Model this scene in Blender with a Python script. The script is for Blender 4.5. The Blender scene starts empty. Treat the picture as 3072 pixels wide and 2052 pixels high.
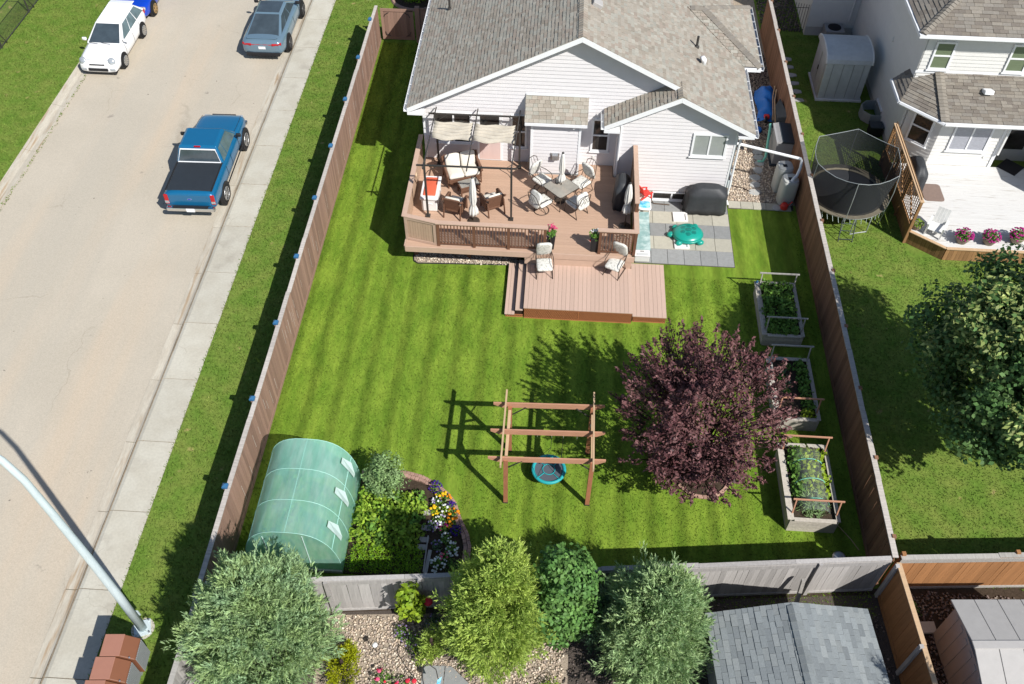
import bpy, math, random
import numpy as np
from mathutils import Matrix, Vector
random.seed(7); rng = np.random.default_rng(7)
PI = math.pi; R = math.radians
sc = bpy.context.scene
C = sc.collection
# ---------------------------------------------------------------- camera (drone, 23 m up, looking down 50 degrees)
CAM = (0.0, 0.0, 23.2)
cd = bpy.data.cameras.new('camera'); cam = bpy.data.objects.new('camera', cd); C.objects.link(cam)
cd.sensor_fit = 'HORIZONTAL'; cd.sensor_width = 36.0; cd.lens = 32.22; cd.clip_start = 0.1; cd.clip_end = 1500
def _axes(p, yaw, roll):
    f = np.array([math.sin(yaw)*math.cos(p), math.cos(yaw)*math.cos(p), -math.sin(p)])
    r = np.array([math.cos(yaw), -math.sin(yaw), 0.0]); d = np.cross(f, r)
    c, s = math.cos(roll), math.sin(roll)
    return f, c*r+s*d, -s*r+c*d
_F, _R, _D = _axes(0.86698, -0.05731, -0.01013)
cam.matrix_world = Matrix(((_R[0], -_D[0], -_F[0], CAM[0]), (_R[1], -_D[1], -_F[1], CAM[1]), (_R[2], -_D[2], -_F[2], CAM[2]), (0, 0, 0, 1)))
sc.camera = cam
# ---------------------------------------------------------------- sky and sun
SUN = Vector((0.74, -0.72, 1.0)).normalized()          # towards the sun
elev = math.asin(SUN.z); azim = math.atan2(SUN.x, SUN.y)
w = bpy.data.worlds.new('World'); sc.world = w; w.use_nodes = True
nt = w.node_tree; nt.nodes.clear()
sky = nt.nodes.new('ShaderNodeTexSky'); sky.sky_type = 'NISHITA'; sky.sun_disc = False
sky.sun_elevation = elev; sky.sun_rotation = azim; sky.altitude = 600; sky.dust_density = 1.0
bg = nt.nodes.new('ShaderNodeBackground'); bg.inputs[1].default_value = 0.084
wo = nt.nodes.new('ShaderNodeOutputWorld')
nt.links.new(sky.outputs[0], bg.inputs[0]); nt.links.new(bg.outputs[0], wo.inputs[0])
sl = bpy.data.lights.new('sun', 'SUN'); sl.energy = 4.6; sl.angle = R(0.53); sl.color = (1.0, 0.97, 0.92)
so = bpy.data.objects.new('sun', sl); C.objects.link(so); so.location = (30, -30, 50)
so.rotation_euler = SUN.to_track_quat('Z', 'Y').to_euler()
vs = sc.view_settings; vs.view_transform = 'Standard'; vs.look = 'None'; vs.exposure = 0.35; vs.gamma = 1.0; vs.use_curve_mapping = False
sc.render.engine = 'CYCLES'; sc.cycles.use_denoising = True
sc.cycles.max_bounces = 6; sc.cycles.diffuse_bounces = 3; sc.cycles.glossy_bounces = 3; sc.cycles.transparent_max_bounces = 12

# ---------------------------------------------------------------- materials (all procedural)
MT = {}
def mat(name, col, rough=0.7, var=0.12, scale=6.0, stretch=(1, 1, 1), rand=0.0, bump=0.0, bscale=None, metal=0.0, col2=None, mixscale=2.0,
        spec=0.4, island=0.0, transl=0.0, alpha=1.0, coat=0.0, world=False, mixlo=0.4, mixhi=0.6, wave=None, spots=(), cracks=None):
    m = bpy.data.materials.new(name); m.use_nodes = True; MT[name] = m
    n = m.node_tree.nodes; l = m.node_tree.links
    b = n['Principled BSDF']; out = n['Material Output']
    b.inputs['Roughness'].default_value = rough; b.inputs['Metallic'].default_value = metal
    b.inputs['Specular IOR Level'].default_value = spec; b.inputs['Coat Weight'].default_value = coat
    if world:
        g = n.new('ShaderNodeNewGeometry'); vec = g.outputs['Position']
    else:
        g = n.new('ShaderNodeTexCoord'); vec = g.outputs['Object']
    mp = n.new('ShaderNodeMapping'); mp.inputs['Scale'].default_value = stretch; l.new(vec, mp.inputs['Vector'])
    nz = n.new('ShaderNodeTexNoise'); nz.inputs['Scale'].default_value = scale; nz.inputs['Detail'].default_value = 6; nz.inputs['Roughness'].default_value = 0.65
    l.new(mp.outputs[0], nz.inputs['Vector'])
    base = n.new('ShaderNodeRGB'); base.outputs[0].default_value = (*col, 1); cur = base.outputs[0]
    if col2 is not None:
        n2 = n.new('ShaderNodeTexNoise'); n2.inputs['Scale'].default_value = mixscale; n2.inputs['Detail'].default_value = 4
        l.new(mp.outputs[0], n2.inputs['Vector'])
        rp = n.new('ShaderNodeMapRange'); rp.inputs['From Min'].default_value = mixlo; rp.inputs['From Max'].default_value = mixhi; l.new(n2.outputs[0], rp.inputs[0])
        mx = n.new('ShaderNodeMix'); mx.data_type = 'RGBA'; l.new(rp.outputs[0], mx.inputs[0]); l.new(cur, mx.inputs[6]); mx.inputs[7].default_value = (*col2, 1)
        cur = mx.outputs[2]
    for (sc_, scale_, lo_, hi_, st_) in spots:             # worn or stained patches: (colour, noise scale, from, to, stretch)
        m3 = n.new('ShaderNodeMapping'); m3.inputs['Scale'].default_value = st_; m3.inputs['Location'].default_value = (scale_*3.7, lo_*11, 0); l.new(vec, m3.inputs['Vector'])
        n3 = n.new('ShaderNodeTexNoise'); n3.inputs['Scale'].default_value = scale_; n3.inputs['Detail'].default_value = 5; l.new(m3.outputs[0], n3.inputs['Vector'])
        r3 = n.new('ShaderNodeMapRange'); r3.inputs['From Min'].default_value = lo_; r3.inputs['From Max'].default_value = hi_; l.new(n3.outputs[0], r3.inputs[0])
        x3 = n.new('ShaderNodeMix'); x3.data_type = 'RGBA'; l.new(r3.outputs[0], x3.inputs[0]); l.new(cur, x3.inputs[6]); x3.inputs[7].default_value = (*sc_, 1); cur = x3.outputs[2]
    if cracks:                                             # thin wandering cracks: (scale, width, colour)
        nd = n.new('ShaderNodeTexNoise'); nd.inputs['Scale'].default_value = 0.8; nd.inputs['Detail'].default_value = 6; l.new(vec, nd.inputs['Vector'])
        av = n.new('ShaderNodeVectorMath'); av.operation = 'MULTIPLY_ADD'; l.new(nd.outputs['Color'], av.inputs[0]); av.inputs[1].default_value = (1.6, 1.6, 0); l.new(vec, av.inputs[2])
        vo = n.new('ShaderNodeTexVoronoi'); vo.feature = 'DISTANCE_TO_EDGE'; vo.inputs['Scale'].default_value = cracks[0]; l.new(av.outputs[0], vo.inputs['Vector'])
        r4 = n.new('ShaderNodeMapRange'); r4.inputs['From Min'].default_value = 0.0; r4.inputs['From Max'].default_value = cracks[1]; r4.inputs['To Min'].default_value = 1.0; r4.inputs['To Max'].default_value = 0.0; l.new(vo.outputs['Distance'], r4.inputs[0])
        nm = n.new('ShaderNodeTexNoise'); nm.inputs['Scale'].default_value = 0.35; l.new(vec, nm.inputs['Vector']); r5 = n.new('ShaderNodeMapRange'); r5.inputs['From Min'].default_value = 0.5; r5.inputs['From Max'].default_value = 0.62; r5.inputs['To Max'].default_value = 0.55; l.new(nm.outputs[0], r5.inputs[0])
        mm4 = n.new('ShaderNodeMath'); mm4.operation = 'MULTIPLY'; l.new(r4.outputs[0], mm4.inputs[0]); l.new(r5.outputs[0], mm4.inputs[1])
        x4 = n.new('ShaderNodeMix'); x4.data_type = 'RGBA'; l.new(mm4.outputs[0], x4.inputs[0]); l.new(cur, x4.inputs[6]); x4.inputs[7].default_value = (*cracks[2], 1); cur = x4.outputs[2]
    # brightness factor = 1 + var*(noise-.5)*2 + rand*(objectrandom-.5)*2 + island*(...)
    fac = n.new('ShaderNodeMapRange'); fac.inputs['From Min'].default_value = 0.25; fac.inputs['From Max'].default_value = 0.75
    fac.inputs['To Min'].default_value = 1-var; fac.inputs['To Max'].default_value = 1+var; l.new(nz.outputs[0], fac.inputs[0]); f = fac.outputs[0]
    def mul(sock, amt):
        nonlocal f
        r = n.new('ShaderNodeMapRange'); r.inputs['To Min'].default_value = 1-amt; r.inputs['To Max'].default_value = 1+amt; l.new(sock, r.inputs[0])
        mm = n.new('ShaderNodeMath'); mm.operation = 'MULTIPLY'; l.new(f, mm.inputs[0]); l.new(r.outputs[0], mm.inputs[1]); f = mm.outputs[0]
    if rand:
        oi = n.new('ShaderNodeObjectInfo'); mul(oi.outputs['Random'], rand)
    if island:
        gi = n.new('ShaderNodeNewGeometry'); mul(gi.outputs['Random Per Island'], island)
    if wave is not None:       # (frequency, strength): mowing stripes along y
        sp = n.new('ShaderNodeSeparateXYZ'); l.new(vec, sp.inputs[0])
        nw = n.new('ShaderNodeTexNoise'); nw.inputs['Scale'].default_value = 0.6; l.new(vec, nw.inputs['Vector'])
        a = n.new('ShaderNodeMath'); a.operation = 'MULTIPLY_ADD'; l.new(nw.outputs[0], a.inputs[0]); a.inputs[1].default_value = 0.10; l.new(sp.outputs[0], a.inputs[2])
        s = n.new('ShaderNodeMath'); s.operation = 'MULTIPLY'; l.new(a.outputs[0], s.inputs[0]); s.inputs[1].default_value = wave[0]
        s2 = n.new('ShaderNodeMath'); s2.operation = 'SINE'; l.new(s.outputs[0], s2.inputs[0])
        r = n.new('ShaderNodeMapRange'); r.inputs['From Min'].default_value = -0.95; r.inputs['From Max'].default_value = 0.0; l.new(s2.outputs[0], r.inputs[0])
        mul(r.outputs[0], wave[1])
    mc = n.new('ShaderNodeVectorMath'); mc.operation = 'SCALE'; l.new(cur, mc.inputs[0]); l.new(f, mc.inputs['Scale'])
    l.new(mc.outputs[0], b.inputs['Base Color'])
    if bump:
        bn = n.new('ShaderNodeTexNoise'); bn.inputs['Scale'].default_value = bscale or scale*3; bn.inputs['Detail'].default_value = 5; l.new(mp.outputs[0], bn.inputs['Vector'])
        bp = n.new('ShaderNodeBump'); bp.inputs['Strength'].default_value = bump; bp.inputs['Distance'].default_value = 0.02; l.new(bn.outputs[0], bp.inputs['Height'])
        l.new(bp.outputs[0], b.inputs['Normal'])
    sh = b.outputs[0]
    if transl:
        tr = n.new('ShaderNodeBsdfTranslucent'); l.new(mc.outputs[0], tr.inputs['Color'])
        ms = n.new('ShaderNodeMixShader'); ms.inputs[0].default_value = transl; l.new(sh, ms.inputs[1]); l.new(tr.outputs[0], ms.inputs[2]); sh = ms.outputs[0]
    if alpha < 1:
        tp = n.new('ShaderNodeBsdfTransparent')
        ms = n.new('ShaderNodeMixShader'); ms.inputs[0].default_value = alpha; l.new(tp.outputs[0], ms.inputs[1]); l.new(sh, ms.inputs[2]); sh = ms.outputs[0]
    if sh is not b.outputs[0]: l.new(sh, out.inputs[0])
    return m
# ground
mat('lawn', (0.108, 0.185, 0.018), 0.9, 0.26, 9.0, stretch=(1, 0.3, 1), col2=(0.172, 0.250, 0.029), mixscale=2.6, mixlo=0.35, mixhi=0.68, bump=0.5, bscale=45, world=True, spec=0.1, wave=(7.1, 0.16))
mat('verge', (0.116, 0.198, 0.029), 0.9, 0.30, 9.0, col2=(0.175, 0.225, 0.046), mixscale=1.6, mixlo=0.35, mixhi=0.7, bump=0.5, bscale=45, world=True, spec=0.1, spots=[((0.36, 0.30, 0.12), 1.7, 0.66, 0.74, (1, 1, 1))])
mat('blade', (0.108, 0.187, 0.018), 0.75, 0.25, 3.0, stretch=(1, 0.3, 1), col2=(0.180, 0.258, 0.031), mixscale=2.6, mixlo=0.35, mixhi=0.68, island=0.40, world=True, spec=0.15, transl=0.2, wave=(7.1, 0.18))
mat('verge_blade', (0.116, 0.200, 0.028), 0.75, 0.25, 3.0, col2=(0.185, 0.235, 0.050), mixscale=1.6, mixlo=0.35, mixhi=0.7, island=0.40, world=True, spec=0.15, transl=0.2, spots=[((0.36, 0.30, 0.12), 1.7, 0.66, 0.74, (1, 1, 1))])
mat('asphalt', (0.490, 0.436, 0.352), 0.95, 0.16, 30, col2=(0.455, 0.405, 0.325), mixscale=0.35, mixlo=0.38, mixhi=0.62, bump=0.25, bscale=60, world=True, spec=0.15, spots=[((0.515, 0.425, 0.32), 0.5, 0.48, 0.75, (1.6, 0.12, 1)), ((0.45, 0.405, 0.33), 0.45, 0.48, 0.7, (1.4, 0.10, 1)), ((0.25, 0.225, 0.19), 1.1, 0.70, 0.76, (1, 1, 1)), ((0.20, 0.18, 0.15), 4.5, 0.735, 0.755, (1, 1, 1))], cracks=(0.2, 0.005, (0.32, 0.275, 0.215)))
mat('concrete', (0.50, 0.475, 0.40), 0.9, 0.10, 14, rand=0.05, bump=0.08, bscale=60, col2=(0.46, 0.43, 0.355), mixscale=1.2, spec=0.2, world=True, spots=[((0.38, 0.35, 0.29), 0.9, 0.6, 0.75, (1, 1, 1))], cracks=(0.45, 0.004, (0.28, 0.25, 0.19)))
mat('kerb', (0.49, 0.45, 0.37), 0.9, 0.16, 14, rand=0.05, bump=0.1, bscale=50, col2=(0.44, 0.395, 0.32), mixscale=2.0, stretch=(3, 0.5, 1), spec=0.2, world=True, spots=[((0.36, 0.27, 0.18), 1.2, 0.54, 0.68, (6, 0.5, 1))])
mat('grime', (0.30, 0.235, 0.16), 0.95, 0.4, 20, world=True, spec=0.1)
mat('soil', (0.055, 0.040, 0.028), 0.95, 0.4, 14, bump=0.6, bscale=30, world=True, spec=0.1)
for i, c in enumerate([(0.52, 0.42, 0.32), (0.40, 0.32, 0.26), (0.66, 0.58, 0.47), (0.30, 0.25, 0.21)]): mat('pebble%d' % i, c, 0.85, 0.15, 20, island=0.3, spec=0.2)
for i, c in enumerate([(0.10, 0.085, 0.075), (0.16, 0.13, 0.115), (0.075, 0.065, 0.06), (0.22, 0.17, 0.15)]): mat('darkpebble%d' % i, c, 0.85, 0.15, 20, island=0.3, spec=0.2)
mat('gravel_base', (0.35, 0.29, 0.225), 0.95, 0.5, 30, bump=0.8, bscale=40, world=True, spec=0.1)
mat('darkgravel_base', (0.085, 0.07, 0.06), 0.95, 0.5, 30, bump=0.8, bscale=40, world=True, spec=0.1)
mat('paver_grey', (0.27, 0.275, 0.27), 0.9, 0.12, 10, rand=0.10, bump=0.15, bscale=40, spec=0.2, world=True)
mat('paver_tan', (0.42, 0.40, 0.33), 0.9, 0.10, 10, rand=0.08, bump=0.15, bscale=40, spec=0.2, world=True)
mat('stone_flat', (0.42, 0.42, 0.40), 0.9, 0.12, 10, rand=0.08, spec=0.2)
# house
mat('siding', (0.69, 0.67, 0.675), 0.55, 0.03, 4, rand=0.015, spec=0.3)
mat('siding2', (0.70, 0.69, 0.66), 0.55, 0.04, 4, rand=0.015, spec=0.3)
mat('trim', (0.80, 0.81, 0.82), 0.45, 0.03, 5, spec=0.4)
mat('trim_dirty', (0.70, 0.70, 0.68), 0.6, 0.15, 3, spec=0.3)
mat('soffit', (0.66, 0.65, 0.64), 0.6, 0.05, 8)
mat('wall_core', (0.55, 0.53, 0.51), 0.8, 0.05, 4)
for i, c in enumerate([(0.322, 0.288, 0.240), (0.348, 0.316, 0.268), (0.290, 0.257, 0.212), (0.352, 0.334, 0.286), (0.312, 0.265, 0.220), (0.325, 0.312, 0.268), (0.338, 0.304, 0.255)]):
    mat('shingle%d' % i, c, 0.95, 0.16, 30, island=0.10, rand=0.06, spec=0.15, bump=0.2, bscale=90)
for i, c in enumerate([(0.205, 0.180, 0.150), (0.250, 0.225, 0.190), (0.180, 0.158, 0.135), (0.225, 0.205, 0.178)]):
    mat('brownshingle%d' % i, c, 0.95, 0.16, 30, island=0.10, rand=0.06, spec=0.15, bump=0.2, bscale=90)
for i, c in enumerate([(0.205, 0.224, 0.228), (0.222, 0.242, 0.246), (0.190, 0.208, 0.214), (0.240, 0.258, 0.258)]):
    mat('slateshingle%d' % i, c, 0.95, 0.16, 30, island=0.12, rand=0.08, spec=0.15, bump=0.2, bscale=90)
mat('underlay', (0.07, 0.065, 0.06), 0.95, 0.1, 10)
mat('glass_dark', (0.035, 0.032, 0.03), 0.06, 0.5, 1.5, spec=0.7)
mat('glass_pale', (0.30, 0.32, 0.31), 0.10, 0.10, 2.0, spec=0.6)
mat('blind', (0.15, 0.19, 0.115), 0.25, 0.15, 2, stretch=(1, 1, 14), spec=0.5)
mat('curtain', (0.33, 0.34, 0.38), 0.35, 0.2, 3, stretch=(3, 1, 9), spec=0.5)
mat('door_pink', (0.66, 0.50, 0.46), 0.5, 0.04, 4)
mat('tan_box', (0.55, 0.42, 0.28), 0.7, 0.1, 4)
# deck, fences
mat('deckboard', (0.470, 0.315, 0.225), 0.75, 0.06, 6, stretch=(1, 8, 1), rand=0.05, spec=0.25)
mat('deckboard_y', (0.52, 0.375, 0.30), 0.75, 0.06, 6, stretch=(8, 1, 1), rand=0.05, spec=0.25)
mat('deckrail', (0.50, 0.35, 0.265), 0.7, 0.06, 5, spec=0.25)
mat('deckpanel', (0.46, 0.32, 0.225), 0.7, 0.06, 5, rand=0.04, spec=0.25)
mat('deckbrown', (0.155, 0.075, 0.045), 0.7, 0.12, 6, rand=0.06, spec=0.25)
mat('lattice', (0.42, 0.165, 0.070), 0.8, 0.12, 10, spec=0.2)
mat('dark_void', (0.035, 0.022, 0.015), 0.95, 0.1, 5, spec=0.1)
mat('fence_brown', (0.285, 0.180, 0.135), 0.85, 0.14, 3, stretch=(6, 6, 0.6), rand=0.19, spec=0.15)
mat('fence_brown2', (0.240, 0.130, 0.080), 0.85, 0.16, 3, stretch=(6, 6, 0.6), rand=0.20, spec=0.15)
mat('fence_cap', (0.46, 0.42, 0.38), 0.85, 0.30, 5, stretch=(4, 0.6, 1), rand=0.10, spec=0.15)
mat('fence_grey', (0.385, 0.365, 0.35), 0.9, 0.20, 3, stretch=(6, 6, 0.6), rand=0.19, spec=0.1)
mat('fence_orange', (0.36, 0.175, 0.075), 0.85, 0.18, 3, stretch=(6, 6, 0.6), rand=0.12, spec=0.15)
mat('wood_pale', (0.52, 0.36, 0.22), 0.85, 0.16, 5, stretch=(5, 0.6, 5), rand=0.08, spec=0.15)
mat('wood_grey', (0.38, 0.36, 0.33), 0.9, 0.25, 4, stretch=(5, 0.6, 5), rand=0.12, spec=0.1)
mat('cap_blue', (0.030, 0.125, 0.26), 0.45, 0.06, 5, spec=0.4)
mat('cedar', (0.47, 0.245, 0.155), 0.8, 0.15, 5, stretch=(0.8, 4, 4), rand=0.06, spec=0.2)
mat('cedar_post', (0.36, 0.15, 0.08), 0.8, 0.18, 5, stretch=(4, 4, 0.8), rand=0.08, spec=0.2)
mat('bed_wood', (0.46, 0.42, 0.36), 0.9, 0.22, 4, stretch=(4, 4, 4), rand=0.12, spec=0.1)
mat('whitedeck', (0.64, 0.63, 0.605), 0.7, 0.05, 4, col2=(0.40, 0.36, 0.32), mixscale=2.4, mixlo=0.60, mixhi=0.72, stretch=(0.5, 9, 1), rand=0.03, spec=0.25)
mat('skirt_wood', (0.30, 0.165, 0.075), 0.8, 0.25, 4, stretch=(5, 5, 0.6), rand=0.2, spec=0.2)
# furniture, metal, plastics
mat('black_metal', (0.040, 0.037, 0.034), 0.45, 0.1, 8, spec=0.5)
mat('bronze_metal', (0.055, 0.040, 0.030), 0.45, 0.1, 8, spec=0.5)
mat('galv', (0.60, 0.69, 0.71), 0.42, 0.12, 4, metal=0.15, stretch=(3, 3, 0.6))
mat('steel', (0.55, 0.56, 0.57), 0.35, 0.08, 6, metal=0.8)
mat('chrome', (0.75, 0.76, 0.78), 0.15, 0.02, 6, metal=1.0)
mat('cushion', (0.67, 0.63, 0.55), 0.9, 0.06, 8, spec=0.1)
mat('cushion_print', (0.66, 0.65, 0.60), 0.9, 0.05, 8, col2=(0.47, 0.46, 0.41), mixscale=14, mixlo=0.5, mixhi=0.62, spec=0.1)
mat('wicker', (0.150, 0.075, 0.045), 0.65, 0.30, 40, bump=0.5, bscale=60, spec=0.35)
mat('canvas', (0.60, 0.55, 0.46), 0.9, 0.08, 10, transl=0.25, spec=0.1)
mat('canvas_white', (0.78, 0.76, 0.71), 0.9, 0.05, 10, transl=0.15, spec=0.1)
mat('table_glass', (0.40, 0.38, 0.33), 0.12, 0.20, 2.5, alpha=0.66, spec=0.6)
mat('cooler_red', (0.66, 0.13, 0.065), 0.55, 0.06, 6, spec=0.3)
mat('white_plastic', (0.78, 0.77, 0.75), 0.5, 0.04, 6, spec=0.35)
mat('black_cover', (0.038, 0.041, 0.045), 0.55, 0.15, 6, bump=0.3, bscale=7, spec=0.4)
mat('turtle_green', (0.010, 0.300, 0.235), 0.30, 0.04, 4, spec=0.5)
mat('turtle_dark', (0.006, 0.165, 0.135), 0.30, 0.04, 4, spec=0.5)
mat('red_plastic', (0.70, 0.045, 0.035), 0.4, 0.04, 5, spec=0.4)
mat('blue_plastic', (0.06, 0.42, 0.66), 0.35, 0.3, 9, col2=(0.36, 0.68, 0.82), mixscale=6, spec=0.4)
mat('teal_board', (0.23, 0.37, 0.365), 0.7, 0.14, 6, col2=(0.42, 0.54, 0.53), mixscale=3.0, mixlo=0.45, mixhi=0.65, spec=0.25)
mat('tarp_blue', (0.012, 0.16, 0.56), 0.45, 0.12, 5, bump=0.4, bscale=5, spec=0.4)
mat('resin_grey', (0.34, 0.335, 0.335), 0.6, 0.06, 5, spec=0.3)
mat('resin_taupe', (0.40, 0.385, 0.37), 0.6, 0.06, 5, spec=0.3)
mat('resin_dark', (0.045, 0.055, 0.065), 0.5, 0.06, 5, spec=0.35)
mat('tank', (0.47, 0.475, 0.45), 0.5, 0.05, 4, spec=0.35)
mat('seafoam', (0.22, 0.60, 0.46), 0.5, 0.05, 4, spec=0.35)
mat('gh_cover', (0.33, 0.70, 0.58), 0.28, 0.14, 2.5, stretch=(3, 0.6, 1), transl=0.30, alpha=0.58, spec=0.6, bump=0.25, bscale=4, col2=(0.46, 0.77, 0.67), mixscale=1.6, mixlo=0.42, mixhi=0.62)  # paler second colour paints a whitish sheen into the plastic
mat('gh_rod', (0.36, 0.64, 0.56), 0.4, 0.05, 4, spec=0.4)
mat('gh_flap', (0.47, 0.60, 0.57), 0.5, 0.08, 4, spec=0.4)
mat('net', (0.030, 0.033, 0.035), 0.8, 0.1, 30, alpha=0.70, spec=0.2)
mat('tramp_mat', (0.030, 0.032, 0.036), 0.75, 0.15, 3, spec=0.2)
mat('tramp_pad', (0.17, 0.15, 0.11), 0.7, 0.25, 8, spec=0.2)
mat('shed_white', (0.54, 0.56, 0.56), 0.55, 0.12, 3, spec=0.3)
mat('swing_teal', (0.02, 0.34, 0.36), 0.5, 0.06, 5, spec=0.35)
mat('swing_mat', (0.085, 0.10, 0.12), 0.8, 0.1, 20, spec=0.2)
mat('mail_top', (0.35, 0.165, 0.115), 0.5, 0.04, 4, spec=0.4)
mat('mail_front', (0.19, 0.075, 0.038), 0.5, 0.05, 4, spec=0.4)
mat('ribbed_grey', (0.36, 0.39, 0.39), 0.45, 0.05, 5, metal=0.3)
mat('rubber_mat', (0.23, 0.165, 0.135), 0.9, 0.1, 9)
mat('clear_film', (0.75, 0.80, 0.80), 0.12, 0.3, 9, alpha=0.10, spec=0.8, bump=0.9, bscale=10)
mat('brick', (0.40, 0.25, 0.195), 0.9, 0.15, 12, rand=0.18, bump=0.2, bscale=40, spec=0.15)
mat('terracotta', (0.24, 0.19, 0.14), 0.6, 0.1, 6)
# vehicles
mat('paint_truck', (0.006, 0.125, 0.27), 0.28, 0.03, 3, spec=0.5, coat=0.6, metal=0.15)
mat('paint_white', (0.80, 0.80, 0.80), 0.25, 0.01, 3, spec=0.5, coat=0.6)
mat('paint_greyblue', (0.140, 0.220, 0.285), 0.25, 0.02, 3, spec=0.5, coat=0.7, metal=0.2)
mat('paint_blue', (0.004, 0.055, 0.50), 0.25, 0.02, 3, spec=0.5, coat=0.7, metal=0.2)
mat('car_glass', (0.050, 0.068, 0.082), 0.04, 0.3, 2, spec=0.8)
mat('car_glass_light', (0.10, 0.15, 0.17), 0.05, 0.35, 2.5, spec=0.7)
mat('tyre', (0.018, 0.018, 0.018), 0.85, 0.15, 10, spec=0.2)
mat('rim', (0.55, 0.55, 0.54), 0.3, 0.05, 10, metal=0.8)
mat('rim_gold', (0.55, 0.36, 0.15), 0.35, 0.05, 10, metal=0.6)
mat('rim_dark', (0.05, 0.05, 0.055), 0.3, 0.05, 10, metal=0.5)
mat('black_trim', (0.018, 0.018, 0.02), 0.6, 0.1, 10, spec=0.3)
mat('tonneau', (0.024, 0.030, 0.037), 0.55, 0.12, 4, spec=0.4)
mat('tail_red', (0.42, 0.008, 0.012), 0.2, 0.1, 10, spec=0.6)
mat('lamp_clear', (0.42, 0.45, 0.47), 0.12, 0.3, 14, spec=0.7, metal=0.3)
mat('plate', (0.78, 0.78, 0.79), 0.4, 0.05, 30)
# foliage
def leaf(name, c1, c2, island=0.45, transl=0.25, ms=2.0): mat(name, c1, 0.55, 0.15, 5, col2=c2, mixscale=ms, mixlo=0.4, mixhi=0.65, island=island, transl=transl, spec=0.25)
leaf('leaf_purple', (0.105, 0.042, 0.046), (0.185, 0.090, 0.086), 0.55, 0.12)
leaf('leaf_linden', (0.075, 0.160, 0.045), (0.125, 0.215, 0.065))
leaf('leaf_linden_bract', (0.38, 0.43, 0.14), (0.28, 0.36, 0.11))
leaf('leaf_juniper', (0.37, 0.50, 0.21), (0.34, 0.50, 0.28), 0.35, 0.25)
leaf('leaf_juniper2', (0.36, 0.51, 0.25), (0.42, 0.55, 0.25), 0.35, 0.25)
leaf('leaf_yellowgreen', (0.45, 0.57, 0.12), (0.35, 0.49, 0.11), 0.35, 0.25)
leaf('leaf_maple', (0.10, 0.22, 0.055), (0.14, 0.265, 0.065))
leaf('leaf_bluegreen', (0.11, 0.19, 0.115), (0.145, 0.225, 0.125))
leaf('leaf_gold', (0.42, 0.45, 0.015), (0.32, 0.38, 0.015))
leaf('leaf_lime', (0.27, 0.36, 0.020), (0.16, 0.27, 0.020))
leaf('leaf_silver', (0.20, 0.32, 0.115), (0.27, 0.39, 0.17))
leaf('leaf_bean', (0.20, 0.35, 0.035), (0.35, 0.46, 0.05))
leaf('leaf_carrot', (0.20, 0.38, 0.015), (0.28, 0.46, 0.02))
leaf('leaf_garden', (0.115, 0.245, 0.040), (0.165, 0.30, 0.05))
leaf('leaf_spruce', (0.035, 0.065, 0.028), (0.05, 0.085, 0.035))
for nme, c in dict(petal_orange=(0.85, 0.30, 0.01), petal_yellow=(0.85, 0.56, 0.02), petal_purple=(0.06, 0.02, 0.22), petal_white=(0.82, 0.83, 0.80), petal_pink=(0.72, 0.10, 0.22), petal_magenta=(0.42, 0.02, 0.20), petal_red=(0.72, 0.04, 0.07), petal_lilac=(0.28, 0.21, 0.42)).items():
    mat(nme, c, 0.6, 0.1, 10, island=0.2, transl=0.2, spec=0.2)
mat('bark', (0.115, 0.085, 0.065), 0.95, 0.25, 12, stretch=(2, 2, 0.4), bump=0.5, spec=0.1)
mat('bark_dark', (0.045, 0.030, 0.026), 0.95, 0.25, 12, stretch=(2, 2, 0.4), spec=0.1)

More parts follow.
